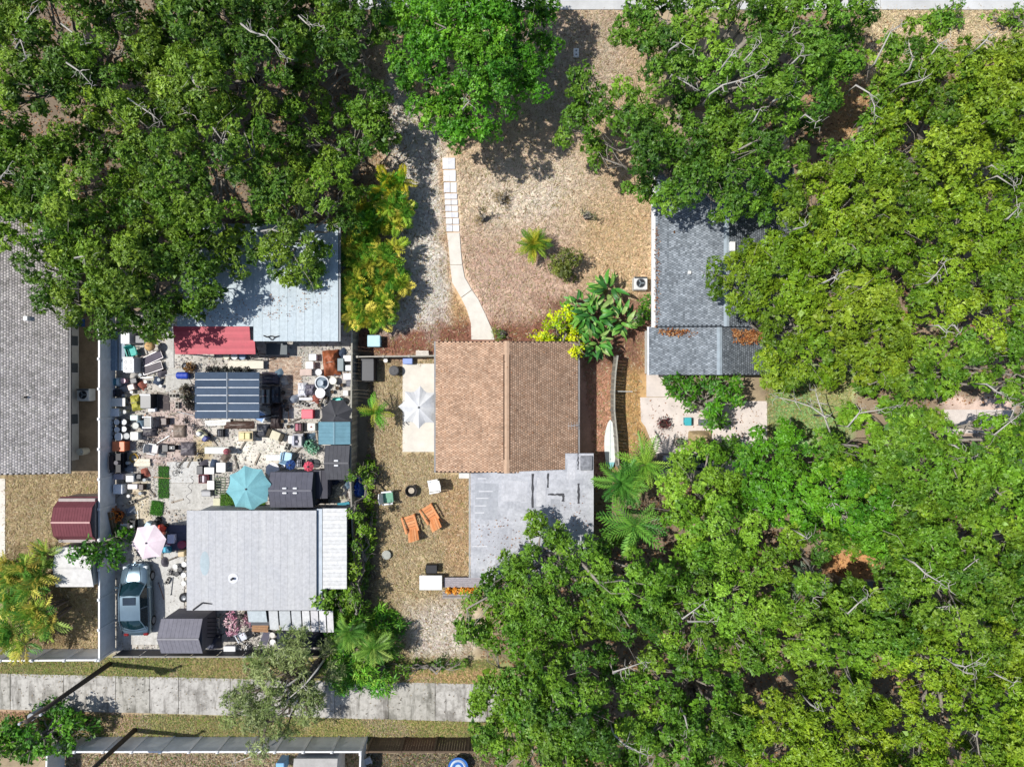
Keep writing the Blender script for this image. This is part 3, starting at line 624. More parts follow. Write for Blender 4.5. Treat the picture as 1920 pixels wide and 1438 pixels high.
def gp(px, py, h): k = 1 - h/CH; return (960 + (px-960)*k, 719 + (py-719)*k)    # ground pixel under a point seen at height h
fence('white_vinyl_fence', 'long white vinyl privacy fence between the left yard and the cluttered yard', gp(186,560,1.7), gp(186,1237,1.7), 1.7, 12, VINYL2, VINYL)
fence('white_vinyl_fence', 'white vinyl fence panels closing the left yard along the alley', gp(-120,1239,1.75), gp(181,1237,1.75), 1.75, 5, VINYL2, VINYL)
fence('white_vinyl_fence', 'white vinyl fence along the far side of the alley at the bottom edge', gp(86,1409,1.75), gp(676,1409,1.75), 1.75, 11, VINYL2, VINYL)
fence('white_vinyl_fence', 'short white vinyl return fence at the lower left corner behind the shrub', gp(88,1413,1.75), gp(84,1520,1.75), 1.75, 2, VINYL2, VINYL)
fence('white_vinyl_fence', 'white vinyl return fence right of the pale gable shed at the bottom', gp(676,1413,1.75), gp(672,1520,1.75), 1.75, 2, VINYL2, VINYL)
BR = [M(c, .85, var=.25, scale=6, name='old_wood') for c in ('#6a5846', '#5c4c3c', '#75624e', '#6e5040', '#584a3e')]
fence('brown_board_fence', 'dark brown vertical board fence on the far side of the alley', gp(688,1409,1.7), gp(940,1409,1.7), 1.7, 4, None, BR[0], boards=.16, boardmats=BR, rail=True, cap=False, panel_t=.03)
GR = [M(c, .85, var=.2, scale=6, name='weathered_wood') for c in ('#a8a496', '#98948a', '#b0aa9c', '#8e8a80')]
fence('dividing_fence', 'weathered wooden fence with vines between the cluttered yard and the back yard', gp(660,604,1.7), gp(657,900,1.7), 1.7, 5, None, GR[0], boards=.22, boardmats=GR, cap=False, rail_w=.09)
fence('dividing_fence', 'vine covered wooden fence behind the carport and the lavender trailer', gp(657,905,1.7), gp(668,1150,1.7), 1.7, 4, None, GR[1], boards=.22, boardmats=GR, cap=False, rail_w=.09)
fence('cross_fence', 'low grey wooden fence running from the dividing fence to the brown house', gp(670,669,1.5), gp(815,667,1.5), 1.5, 3, None, GR[2], boards=.22, boardmats=GR, cap=False, rail_w=.08)
def fence_pts(name, label, pts, h, mats, cat='fence', board=.2):
    ps = [W(*gp(a, b, h)) for a, b in pts]; t = T(name, label, cat, ps[0])
    for i in range(len(ps)-1):
        d = ps[i+1] - ps[i]; L = d.length; a = math.atan2(d.y, d.x); nb = max(1, round(L/board))
        for k in range(nb):
            c = ps[i] + d * ((k+.5)/nb) - ps[0]
            P('board', MB().cbox(c.x, c.y, .03, L/nb-.012, .03, h-.03*((k*3+i) % 3)-.03, a), mats[(k*5+i) % len(mats)], t)
        c = ps[i] + d*.5 - ps[0]; P('top_rail', MB().cbox(c.x, c.y, h-.02, L, .09, .05, a), mats[0], t)
        P('post', MB().cbox(ps[i].x-ps[0].x, ps[i].y-ps[0].y, 0, .1, .1, h+.05, a), mats[1], t)
    return t
fence_pts('leaning_fence', 'leaning weathered fence behind the surfboard right of the brown house', [(1158,668),(1154,700),(1152,735),(1152,770),(1157,820),(1160,878)], 1.6, GR)
fence_pts('post_fence', 'thin wooden fence beside the slate house under the trees', [(1478,250),(1479,330),(1480,412)], 1.5, [M('#c6b0a0', .8), M('#e6e2dc', .7)])
DK = M('#3a3c42', .6); 
cl = T('low_dark_fence', 'low dark mesh fence with grey rails between the cluttered yard and the alley', 'fence', W(*gp(212,1231,1.1)))
x_end = W(*gp(600,1236,1.1)).x - cl.location.x
for i in range(9): P('post', MB().cyl(x_end*i/8, 0, 0, 1.15, .035, n=8), M('#8c8e92', .4, .5), cl)
for z_ in (.12, .62, 1.1): P('rail', MB().tube([(0,0,z_),(x_end,0,z_)], .03, 6), M('#9a9ca0', .4, .4), cl)
for i in range(8): P('mesh_panel', MB().box(x_end*i/8+.05, x_end*(i+1)/8-.05, .03, .045, .15, 1.06), DK, cl)

# ------------------------------------------------------------------ utility poles
def pole(label, top, base, zt, arm):
    p = W(*base); t = T('utility_pole', label, 'utility pole', p)
    P('post', MB().cyl(0, 0, -.1, zt, .16, .11, 12), M('#4a4038', .9, var=.25, scale=8), t, smooth=True)
    P('crossarm', MB().cbox(0, 0, zt-.5, 1.5, .1, .12, arm), M('#6a6258', .9), t)
    for s_ in (-.6, 0, .6): P('insulator', MB().lathe(s_*math.cos(arm), s_*math.sin(arm), [(.03,zt-.38),(.07,zt-.33),(.05,zt-.28),(.07,zt-.24),(0,zt-.2)], 10), M('#c8ccd0', .3), t)
    P('transformer', MB().cyl(-.25, -.1, zt-1.5, zt-.7, .2, n=14), M('#9a9ea2', .5), t)
    return t
pole('tall dark utility pole leaning over the alley at lower left', (45,1355), (206,1244), 7.4, .4)
pole('utility pole crossing the white fence at the bottom edge', (95,1470), (253,1368), 7.2, .5)
# ------------------------------------------------------------------ trees
def unit(a): return a / np.maximum(np.linalg.norm(a, axis=-1, keepdims=True), 1e-9)
def leaves_mesh(name, pos, nrm, cols, rng, per=6, L=(.13,.22), wr=.42, spread=.9, droop=0.0, tri=False):
    # tufts of leaves: every leaf a folded rhombus radiating from its tuft
    n = len(pos); m = n * per
    p = np.repeat(pos, per, 0) + rng.normal(0, .035, (m, 3)); nn = np.repeat(nrm, per, 0)
    r = unit(rng.normal(0, 1, (m, 3))); tang = unit(r - nn * (r*nn).sum(1, keepdims=True))
    d = unit(tang * spread + nn * rng.uniform(-.15, .55, (m, 1)) - np.array([0,0,droop]))
    s = unit(np.cross(d, nn + rng.normal(0, .35, (m, 3)))); up = np.cross(s, d)
    ln = rng.uniform(L[0], L[1], (m, 1)); wd = ln * wr * .5
    if tri:
        v = np.stack([p - s*wd + d*ln*.1, p + s*wd, p + d*ln + up*ln*.05], 1).reshape(-1, 3)
        cc = np.repeat(np.repeat(cols, per, 0) * rng.uniform(.82, 1.18, (m, 1)), 3, 0)
        return np_mesh(name, v, np.arange(3*m).reshape(-1, 3), np.clip(cc, 0.004, .8))
    a = p; b = p + d*ln*.5 + s*wd + up*ln*.05; c = p + d*ln; e_ = p + d*ln*.5 - s*wd + up*ln*.05
    v = np.stack([a, b, c, e_], 1).reshape(-1, 3)
    cc = np.repeat(cols, per, 0) * rng.uniform(.8, 1.2, (m, 1)); cc = np.repeat(cc, 4, 0)
    return np_mesh(name, v, np.arange(4*m).reshape(-1, 4), np.clip(cc, 0.004, .8))
def pal(*h, sat=1.15, val=1.12):
    a = np.array([C(x, 1.0) for x in h]); g = a.mean(1, keepdims=True); return np.clip(g + (a - g) * sat, .004, .8) * val
OAK_DARK = pal('#4a6a27', '#3e5c22', '#5a782c', '#6e8a36', '#334c1c', '#80963e')
OAK_MID = pal('#487028', '#3d6223', '#58802e', '#31531d', '#688f38', '#76983c')
FRESH = pal('#4f8529', '#437624', '#619631', '#366620', '#74a23b')
YELLOW = pal('#6b862c', '#7b9234', '#5b7628', '#8d9e3c', '#4b6623', '#99a642')
LIME = pal('#5d842e', '#6e9436', '#4d7328', '#81a040', '#406525')
MOSS = pal('#7c8a54', '#8c9862', '#6a7a46', '#5c703a', '#9aa474')
OAK_MID = OAK_MID * np.array([1.08, .98, 1.0]); FRESH = FRESH * np.array([1.05, .98, 1.0]); LIME = LIME * np.array([.97, .90, .92]); YELLOW = YELLOW * np.array([.86, .94, .95]); OAK_MID = OAK_MID * .96; FRESH = FRESH * .95
BARK = M('#9c9488', .9, var=.25, scale=5, bump=.3, name='bark')
BARKD = M('#7c7064', .9, var=.3, scale=5, bump=.3, name='bark_dark')
BARKW = M('#c4beb4', .9, var=.2, scale=6, name='bleached_wood')
def poisson(poly, rmin, rng, n=4000):
    q = np.array(poly); lo, hi = q.min(0), q.max(0); out = []
    c = rng.uniform(lo, hi, (n, 2)); c = c[sdist(poly, c[:,0], c[:,1]) > rmin * .18]
    for p in c:
        if all((p[0]-o[0])**2 + (p[1]-o[1])**2 > rmin*rmin for o in out): out.append(p)
    return np.array(out) if out else q.mean(0)[None]
def branch_path(a, b, rng, n=5, wob=.3):
    a, b = np.array(a), np.array(b); t = np.linspace(0, 1, n+1)[:,None]; p = a + (b-a)*t
    p[1:-1] += rng.normal(0, wob, (n-1, 3)) * np.linalg.norm(b-a) * .12; p[:,2] += np.sin(t[:,0]*np.pi) * np.linalg.norm(b-a)*.06
    return [tuple(x) for x in p]
def tree(label, poly, zb, zt, palette, seed, gaps=(), spacing=1.15, dens=13.0, bare=(), per=6, L=(.12,.22), tint=1.0, name='oak_tree', rad=(.95,1.75), flat=.72, trunk=None, fill=.55, leafwr=.5, bark=None, cat='tree', edge=2.2):
    rng = np.random.RandomState(seed); zm = zb + (zt-zb)*.65
    wp = [(W(a,b,zm).x, W(a,b,zm).y) for a, b in poly]; gp_ = [(W(a,b,zm).x, W(a,b,zm).y, r/S*(1-zm/CH)) for a, b, r in gaps]
    ctr = poisson(wp, spacing, rng)
    for gx_, gy_, gr__ in gp_: ctr = ctr[np.hypot(ctr[:,0]-gx_, ctr[:,1]-gy_) > gr__ + .35] if len(ctr) > 3 else ctr
    d = sdist(wp, ctr[:,0], ctr[:,1]); r = rng.uniform(rad[0], rad[1], len(ctr)); r = np.minimum(r, np.maximum(d, .3) + .25)
    cz = zb + (zt-zb)*(1 - np.exp(-np.maximum(d,0)/edge)) + rng.normal(0, .75, len(ctr)) - r*flat*.5
    ctx, cty = (np.mean([p[0] for p in wp]), np.mean([p[1] for p in wp])) if trunk is None else (W(trunk[0],trunk[1]).x, W(trunk[0],trunk[1]).y)
    if trunk is None:
        j = np.argmin(np.hypot(ctr[:,0]-ctx, ctr[:,1]-cty)); ctx, cty = ctr[j,0], ctr[j,1]
    t = T(name, label, cat, (ctx, cty, 0))
    pos, nrm, cols = [], [], []
    base_tint = rng.uniform(.9, 1.1)
    big = rad[1] > .9
    if not big:
        for k in range(len(ctr)):
            m = int(dens * r[k]**2 * 4.2 * (1 + fill)); dz = rng.uniform(-.25, 1, m); az = rng.uniform(0, 2*np.pi, m); hr = np.sqrt(1 - np.clip(dz,-1,1)**2)
            dv = np.stack([np.cos(az)*hr, np.sin(az)*hr, dz], -1)
            sh = 1 + .22*np.sin(az*3 + rng.uniform(0,6)) + .12*np.sin(az*5 + rng.uniform(0,6)) * hr
            rr = r[k] * np.where(rng.rand(m) < fill/(1+fill), rng.uniform(.35,.8,m), rng.uniform(.8,1.08,m)) * sh
            pp = np.array([ctr[k,0], ctr[k,1], cz[k]]) + dv * rr[:,None] * np.array([1,1,flat])
            lt = palette[rng.randint(len(palette))] * .5 + palette[rng.randint(0, len(palette), m)] * .5
            pos.append(pp); nrm.append(unit(dv * np.array([1,1,1/flat]) + np.array([0,0,.35]) + rng.normal(0,.3,(m,3)))); cols.append(lt * (rng.uniform(.78,1.22) * base_tint * tint))
    ipos, inrm, icol = [], [], []
    if big:
        for k in range(len(ctr)):
            ns = max(4, int(3.5 * r[k]**2)); g = (np.arange(ns)+.5)/ns; dz = 1 - 1.05*g; az = np.arange(ns)*2.39996 + rng.uniform(0,6.28) + rng.normal(0,.35,ns)
            hr = np.sqrt(np.maximum(0, 1-dz**2)); dv = np.stack([np.cos(az)*hr, np.sin(az)*hr, dz], -1)
            sc_ = np.array([ctr[k,0], ctr[k,1], cz[k]]) + dv * (r[k]*rng.uniform(.72,1.05,ns))[:,None] * np.array([1,1,flat]); sc_[:,2] += rng.normal(0,.12,ns)
            rs = rng.uniform(.34,.66,ns) * min(1, .55 + r[k]*.4); lobe_c = palette[rng.randint(len(palette))]; lt0 = rng.uniform(.85,1.15)
            for q in range(ns):
                sx_ = 960 + sc_[q,0]*S/(1-sc_[q,2]/CH); sy_ = 719 - sc_[q,1]*S/(1-sc_[q,2]/CH)
                if sx_ < -80 or sx_ > 2000 or sy_ < -80 or sy_ > 1518: continue
                m = int(dens/13. * 205 * 6.28 * rs[q]**2 / per); d2 = rng.uniform(-.12,1,m); a2 = rng.uniform(0,2*np.pi,m); h2 = np.sqrt(1-d2**2)
                v2 = np.stack([np.cos(a2)*h2, np.sin(a2)*h2, d2], -1)
                out = unit(dv[q]*.35 + v2); rr = rs[q]*rng.uniform(.78,1.12,m)*(1+.15*np.sin(a2*3+q)); pos.append(sc_[q] + v2*rr[:,None]*np.array([1,1,.8])); nrm.append(unit(out + rng.normal(0,.22,(m,3))))
                cols.append((lobe_c*.35 + palette[rng.randint(len(palette))]*.4 + palette[rng.randint(0,len(palette),m)]*.25) * (lt0*rng.uniform(.85,1.15)*base_tint*tint))
                m = 16; d2 = rng.uniform(0,1,m); a2 = rng.uniform(0,2*np.pi,m); h2 = np.sqrt(1-d2**2); v2 = np.stack([np.cos(a2)*h2, np.sin(a2)*h2, d2], -1)
                ipos.append(sc_[q] + v2*rs[q]*.55*np.array([1,1,.7]) - np.array([0,0,.12])); inrm.append(v2); icol.append(np.tile(lobe_c*lt0*base_tint*tint*.95,(m,1)))
    pos, nrm, cols = np.concatenate(pos), np.concatenate(nrm), np.concatenate(cols)
    for gx_, gy_, gr__ in gp_:
        keep = np.hypot(pos[:,0]-gx_, pos[:,1]-gy_) > gr__ * (.85 + .3*rng.rand(len(pos))); pos, nrm, cols = pos[keep], nrm[keep], cols[keep]
    o = P('crown', leaves_mesh('crown', pos - np.array([ctx,cty,0]), nrm, cols, rng, per, (.10,.19) if big else L, .62 if big else leafwr, tri=big), LEAF, t)
    if big:
        ipos, inrm, icol = np.concatenate(ipos), np.concatenate(inrm), np.concatenate(icol)
        for gx_, gy_, gr__ in gp_: kk = np.hypot(ipos[:,0]-gx_, ipos[:,1]-gy_) > gr__*1.05; ipos, inrm, icol = ipos[kk], inrm[kk], icol[kk]
        P('inner_foliage', leaves_mesh('inner_foliage', ipos - np.array([ctx,cty,0]), inrm, icol, rng, 1, (.3,.5), .62, .9), LEAF, t)
    tr = MB(); fork = (rng.normal(0,.15), rng.normal(0,.15), zb*.55); rt = .12 + .02*len(ctr)**.5*1.6
    tr.tube([(0,0,-.15),(0.02,.03,.3),(fork[0]*.6,fork[1]*.6,zb*.35),fork], [rt*1.5,rt*1.1,rt,rt*.9], 9)
    order = rng.permutation(len(ctr))[:min(len(ctr), 26)]
    for k in order:
        e_ = (ctr[k,0]-ctx, ctr[k,1]-cty, cz[k] + r[k]*.25); pth = branch_path(fork, e_, rng, 5, .5); ll = math.dist(fork, e_)
        r0 = min(rt*.6, .04 + ll*.016); tr.tube(pth, [r0*(1-.8*i/5) for i in range(6)], 6)
        for q in range(3):
            a_ = pth[3+q % 2]; b_ = (e_[0]+rng.normal(0,r[k]*.6), e_[1]+rng.normal(0,r[k]*.6), e_[2]+rng.uniform(-.1,.45)); tr.tube(branch_path(a_, b_, rng, 3, .6), [.03,.022,.016,.008], 4)
    P('trunk', tr, bark or BARK, t, smooth=True)
    for i, pl in enumerate(bare):
        zs = pl[0] - .35; ps = [W(a, b, zs + .12*math.sin(j)) for j, (a, b) in enumerate(pl[1:])]; bb = MB()
        r0 = .05; pts = [(q.x-ctx, q.y-cty, q.z) for q in ps]; nP = len(pts)
        bb.tube([(pts[0][0], pts[0][1], pts[0][2]-1.2)] + pts, [r0*1.2] + [r0*(1-.7*j/(nP-1)) for j in range(nP)], 6)
        for j in range(1, nP):
            for q in range(4):
                a_ = pts[j]; dr = rng.normal(0, 1, 3); dr[2] = abs(dr[2])*.2; dr = dr/np.linalg.norm(dr) * rng.uniform(.3, .7)
                bb.tube(branch_path(a_, (a_[0]+dr[0], a_[1]+dr[1], a_[2]+dr[2]), rng, 3, 1.4), [.020,.015,.011,.006], 4)
        P('bare_branch', bb, BARKW, t, smooth=True)
    return t
# left mass of oaks
tree('dark oak filling the top left corner of the picture', [(-90,-120),(250,-120),(290,60),(270,180),(140,250),(-90,260)], 5, 8.5, OAK_DARK, 101, gaps=[(90,35,18),(140,60,14),(55,215,18)],
     bare=[(8.6,(35,60),(60,25),(75,5)), (8.4,(115,45),(140,65),(160,82)), (8.3,(125,118),(150,135),(172,160)), (8.3,(30,90),(38,75),(50,110))])
tree('dark oak at the top edge with a few rust coloured sprays', [(240,-120),(520,-120),(560,60),(520,170),(400,220),(290,210),(250,120)], 5, 8.8, OAK_DARK, 102, gaps=[(310,50,14),(265,130,14)],
     bare=[(8.8,(452,45),(470,60),(500,68),(520,90),(538,110)), (8.6,(350,120),(360,150),(375,172))])
tree('mid green oak at the top edge left of the sandy driveway', [(510,-120),(735,-120),(745,60),(735,160),(700,200),(600,210),(530,160),(540,50)], 3.4, 6.2, OAK_MID, 103, gaps=[(700,100,22),(640,160,26)], tint=.9,
     bare=[(6.6,(560,30),(575,45),(600,50))])
tree('dark oak at the left edge above the taupe grey roof', [(-90,240),(130,240),(220,330),(230,440),(120,500),(40,460),(-20,440),(-90,440)], 4.5, 7.8, OAK_DARK, 104, gaps=[(150,320,18),(60,205,18)],
     bare=[(7.8,(0,335),(8,325),(14,318))], tint=1.02)
tree('broad oak whose lower edge hangs over the white fence top', [(60,450),(220,410),(350,400),(420,470),(400,530),(330,590),(260,625),(190,620),(110,595),(40,560),(30,500)], 4.5, 7.6, OAK_DARK, 105, gaps=[(290,535,16)],
     bare=[(7.7,(140,484),(160,480),(175,482))], tint=.98)
tree('oak in the middle of the left canopy with silvery dead twigs', [(200,180),(400,170),(500,230),(480,330),(430,400),(380,450),(300,440),(220,390),(190,290)], 5, 8.4, OAK_DARK, 106, gaps=[(295,215,24),(420,255,22),(405,340,20),(265,330,22)],
     bare=[(7.6,(240,185),(262,200),(285,215),(300,228)), (7.2,(325,190),(340,205),(360,215)), (7.0,(415,300),(418,265),(425,245)), (7.0,(400,240),(415,262))])
tree('oak overhanging the pale blue metal roof', [(440,300),(560,250),(620,280),(660,340),(655,400),(625,440),(600,480),(585,510),(540,522),(490,515),(450,480),(410,480),(420,400)], 3.7, 6.0, OAK_DARK, 107, gaps=[(450,380,30),(560,400,18),(620,450,14),(425,455,34)], tint=1.05,
     bare=[(6.1,(490,434),(510,430),(530,436))])
tree('mid green oak beside the sandy driveway below the top left canopy', [(500,170),(600,180),(700,190),(735,240),(718,285),(680,300),(640,310),(560,280),(510,260)], 2.8, 5.0, OAK_MID, 108, gaps=[(610,250,14),(580,215,16)], tint=.9)
# centre and right
tree('bright green round-crowned tree at the top between the driveway and the front yard', [(735,-100),(1025,-100),(1040,50),(1022,100),(1010,165),(955,195),(930,235),(895,268),(845,248),(810,225),(775,205),(755,140),(728,90)], 4.4, 7.0, FRESH, 109, gaps=[(820,145,10)],
     spacing=1.1, rad=(1.0,1.7), dens=13, bare=[(6.2,(868,205),(880,190),(872,182)), (6.0,(785,145),(800,150),(795,140))])
tree('deep green oak along the top edge above the slate roof', [(1200,-100),(1640,-100),(1655,50),(1630,110),(1590,190),(1500,215),(1400,190),(1290,180),(1190,150),(1150,130),(1150,60),(1185,0)], 5.2, 8.8, OAK_MID, 110, gaps=[(1250,10,24),(1195,85,14),(1385,45,18),(1480,60,18)], rad=(.95,1.7),
     bare=[(8.9,(1330,178),(1355,160),(1385,152),(1415,140),(1440,122)), (8.8,(1355,125),(1370,105),(1378,92)), (8.8,(1395,115),(1410,98),(1425,82)), (8.7,(1480,125),(1500,105),(1508,88)), (8.6,(1255,95),(1275,80),(1300,95)), (8.5,(1465,70),(1482,60))])
tree('deep green oak overhanging the near end of the slate roof', [(1055,205),(1060,145),(1095,100),(1135,120),(1160,165),(1290,185),(1420,195),(1530,220),(1560,270),(1510,300),(1480,340),(1460,395),(1420,400),(1370,412),(1330,365),(1270,385),(1220,350),(1185,340),(1140,280),(1100,250)], 4.8, 8.2, OAK_MID, 111, gaps=[(1155,150,18),(1165,300,20),(1478,268,14),(1280,215,16)], rad=(.95,1.7), tint=1.0,
     bare=[(8.2,(1260,140),(1285,155),(1310,170)), (8.2,(1450,190),(1480,175),(1492,155)), (8.1,(1415,225),(1425,205)), (7.9,(1510,215),(1530,230))])
tree('pale leggy oak with silver twigs in the upper right', [(1640,110),(1680,60),(1730,25),(1790,40),(1770,150),(1720,240),(1720,320),(1660,340),(1590,320),(1560,270),(1630,240),(1660,170)], 4.5, 7.2, LIME, 112, gaps=[(1625,185,22)], dens=11, tint=1.0,
     bare=[(7.3,(1605,160),(1630,175),(1640,200),(1640,215)), (7.4,(1705,130),(1712,110),(1705,90)), (7.4,(1745,105),(1760,85),(1775,75)), (7.2,(1640,120),(1670,60),(1690,45)), (7.2,(1690,160),(1730,150),(1760,130))])
tree('yellow green oak at the upper right edge', [(1720,110),(1790,85),(1860,75),(2010,50),(2010,330),(1900,360),(1780,370),(1700,330),(1690,220)], 5, 8.4, YELLOW, 113, gaps=[], tint=1.0,
     bare=[(8.6,(1835,90),(1850,75),(1855,65)), (8.3,(1860,310),(1880,325),(1900,340))])
tree('yellow green oak spreading above the end of the slate house', [(1490,330),(1560,285),(1660,320),(1780,360),(1790,440),(1740,500),(1640,520),(1540,480),(1450,450),(1450,400),(1480,370)], 4.6, 7.8, YELLOW, 114, tint=.98, gaps=[],
     bare=[(8.0,(1400,165),(1410,160))][:0] + [(8.1,(1600,540),(1620,520))][:0])
tree('big yellow green oak overhanging the right slope of the slate roof', [(1335,500),(1400,470),(1470,425),(1540,470),(1640,510),(1720,560),(1740,650),(1700,715),(1600,690),(1560,720),(1490,735),(1445,700),(1425,640),(1430,605),(1380,570)], 4.4, 7.8, YELLOW, 115, tint=.95, dens=13,
     bare=[(7.9,(1545,530),(1565,520),(1570,515)), (7.8,(1490,430),(1510,425)), (7.8,(1760,610),(1775,625))])
tree('yellow green oak at the right edge level with the slate house', [(1780,350),(2010,330),(2010,620),(1940,650),(1850,620),(1760,600),(1730,540),(1790,450)], 5, 8.4, YELLOW, 116, tint=1.0, gaps=[(1915,570,12)],
     bare=[(8.4,(1740,530),(1755,515),(1770,495)), (8.4,(1870,330),(1900,350)), (8.4,(1890,410),(1910,390))])
tree('lime green oak below the right edge yellow oak', [(1700,640),(1780,610),(1880,630),(2010,640),(2010,740),(1880,745),(1790,730),(1720,740),(1640,720),(1690,700)], 4.5, 7.2, LIME, 117, tint=.95, bare=[(7.3,(1790,610),(1800,625)), (7.2,(1850,720),(1870,735),(1890,745))])
tree('lime green oak with long white limbs reaching over the lawn', [(1550,830),(1600,780),(1680,745),(1760,770),(1830,815),(1900,780),(2010,750),(2010,980),(1900,990),(1780,980),(1660,950),(1580,900)], 4.6, 7.8, LIME, 118, gaps=[(1835,785,26),(1585,780,14)],
     bare=[(6.2,(1560,820),(1545,780),(1520,762),(1490,752),(1460,745)), (6.2,(1545,780),(1535,755),(1530,735)), (6.6,(1590,800),(1610,775),(1650,768),(1680,760)), (6.8,(1865,815),(1895,790),(1915,775)), (6.9,(1790,835),(1810,850),(1825,865)), (6.6,(1895,785),(1905,760))])
tree('fresh green oak right of the side patio with white forked twigs', [(1400,870),(1440,820),(1500,800),(1545,830),(1590,880),(1680,920),(1720,990),(1640,1030),(1590,1020),(1540,1010),(1470,1000),(1410,960)], 4.4, 7.4, FRESH, 119, gaps=[(1540,830,12)], tint=.9,
     bare=[(7.0,(1555,915),(1560,940),(1585,955),(1590,975)), (7.0,(1610,980),(1630,955),(1650,945),(1672,950)), (7.0,(1500,1000),(1515,1010))])
tree('olive green oak between the feather palm and the side patio', [(1250,900),(1300,850),(1350,830),(1400,900),(1440,970),(1430,1040),(1370,1070),(1300,1040),(1260,980)], 4.2, 7.2, pal('#64882e','#73943a','#567a2c','#86a446','#4c7028'), 120, gaps=[(1440,1010,14)])
tree('dense green tree hanging over the corner of the white flat roof', [(950,1060),(975,1000),(1015,985),(1055,1010),(1110,1030),(1180,1020),(1230,1050),(1260,1120),(1240,1190),(1140,1220),(1040,1210),(960,1200),(862,1206),(875,1160),(920,1100)], 4.4, 7.6, OAK_MID, 121, gaps=[(1000,1060,10),(1080,1130,14)], dens=13, tint=1.0)
tree('dense green tree at the end of the visible alley', [(878,1212),(960,1190),(1040,1210),(1130,1230),(1180,1290),(1170,1400),(1180,1560),(950,1560),(925,1430),(880,1380),(885,1310),(915,1265)], 4.6, 7.8, OAK_MID, 122, tint=1.08, gaps=[(1150,1340,12)], dens=13,
     bare=[(7.9,(1150,1260),(1180,1250),(1210,1240))])
tree('mid green oak below the feather palm', [(1250,1050),(1330,1060),(1420,1050),(1470,1110),(1480,1200),(1420,1270),(1320,1270),(1240,1220),(1230,1130)], 4.6, 7.6, OAK_MID, 123, gaps=[(1400,1190,12)], tint=1.06,
     bare=[(7.7,(1280,1160),(1300,1145),(1320,1130)), (7.6,(1290,1165),(1330,1165)), (7.5,(1150,1262),(1165,1255))])
tree('green oak at the bottom edge right of the alley', [(1170,1290),(1240,1240),(1330,1280),(1410,1300),(1430,1380),(1400,1560),(1170,1560)], 4.6, 7.8, OAK_MID, 124, gaps=[(1300,1315,12)], tint=1.1,
     bare=[(7.6,(1150,1375),(1170,1395),(1200,1410),(1215,1415)), (7.4,(1285,1345),(1290,1370))])
tree('mixed green oak in the middle of the lower right woods', [(1470,1090),(1530,1120),(1600,1140),(1680,1130),(1720,1180),(1690,1270),(1600,1300),(1500,1300),(1450,1270),(1470,1190)], 4.6, 7.6, LIME, 125, gaps=[(1510,1300,12)], tint=1.0,
     bare=[(7.2,(1590,1150),(1610,1130),(1628,1115)), (6.8,(1515,1105),(1525,1120),(1535,1100))])
tree('yellowish oak at the bottom edge of the lower right woods', [(1420,1310),(1520,1300),(1640,1300),(1700,1340),(1720,1560),(1420,1560)], 4.6, 7.8, YELLOW, 126, gaps=[(1520,1330,10)], tint=1.02, bare=[(7.6,(1520,1320),(1535,1330))])
tree('green oak at the right edge below the leaf strewn clearing', [(1640,1000),(1730,980),(1850,970),(2010,960),(2010,1160),(1900,1180),(1780,1200),(1700,1140),(1650,1080)], 4.6, 7.8, LIME, 127, gaps=[(1810,995,12)], tint=.95,
     bare=[(7.8,(1715,1055),(1735,1075),(1760,1090),(1780,1105)), (7.6,(1760,1140),(1780,1135)), (7.6,(1800,1075),(1830,1050))])
tree('golden green oak in the bottom right corner of the picture', [(1700,1190),(1800,1200),(1900,1180),(2010,1160),(2010,1560),(1720,1560),(1700,1340),(1690,1270)], 4.8, 8.2, YELLOW, 128, gaps=[(1790,1360,10)], tint=1.08,
     bare=[(8.1,(1790,1245),(1810,1250),(1830,1240)), (8.0,(1810,1260),(1830,1265)), (8.0,(1830,1380),(1840,1350)), (7.8,(1810,1440),(1820,1420)), (8.0,(1870,1265),(1900,1280))])
tree('green oak between the lawn and the leaf strewn clearing', [(1480,1000),(1560,1000),(1640,1010),(1650,1040),(1560,1040),(1540,1080),(1480,1110),(1430,1060)], 4.4, 7.0, LIME, 150, tint=.95)
tree('green oak filling the centre of the right hand woods', [(1640,930),(1780,940),(1840,1000),(1760,1060),(1680,1050),(1640,1000)], 4.6, 7.4, LIME, 151, tint=1.0)
tree('green oak behind the golden corner oak', [(1560,1120),(1660,1100),(1760,1110),(1800,1200),(1700,1230),(1600,1200)], 4.6, 7.4, OAK_MID, 152, tint=1.05)
# smaller trees
tree('grey green mossy tree leaning over the alley from the cluttered yard', [(400,1330),(440,1270),(480,1230),(540,1205),(590,1230),(620,1280),(600,1330),(570,1390),(500,1420),(430,1400)], 3.8, 6.2, MOSS, 129, spacing=.75, rad=(.5,.85), dens=22, per=9, L=(.16,.32), leafwr=.2, trunk=(600,1240), gaps=[(540,1290,9),(510,1350,9)], tint=.8, name='mossy_tree', bark=BARKD,
     bare=[(5.4,(595,1255),(570,1285),(540,1310),(515,1335)), (5.2,(560,1270),(530,1290),(500,1315)), (4.6,(520,1390),(490,1410),(440,1430))])
tree('small glossy leaved tree on the edge of the pink side patio', [(1258,720),(1290,690),(1340,682),(1390,700),(1395,740),(1380,790),(1390,800),(1350,806),(1310,780),(1280,750)], 2.2, 4.2, FRESH, 130, spacing=.7, rad=(.4,.7), dens=15, per=6, L=(.2,.34), leafwr=.4, name='magnolia_tree', tint=.95)
tree('small round shrub tree between the white shed and the white fence', [(140,1035),(160,1015),(190,1012),(204,1030),(204,1060),(180,1072),(150,1062)], 2.6, 3.9, FRESH, 131, spacing=.6, rad=(.4,.6), dens=20, L=(.18,.3), name='shrub_tree', tint=.72)
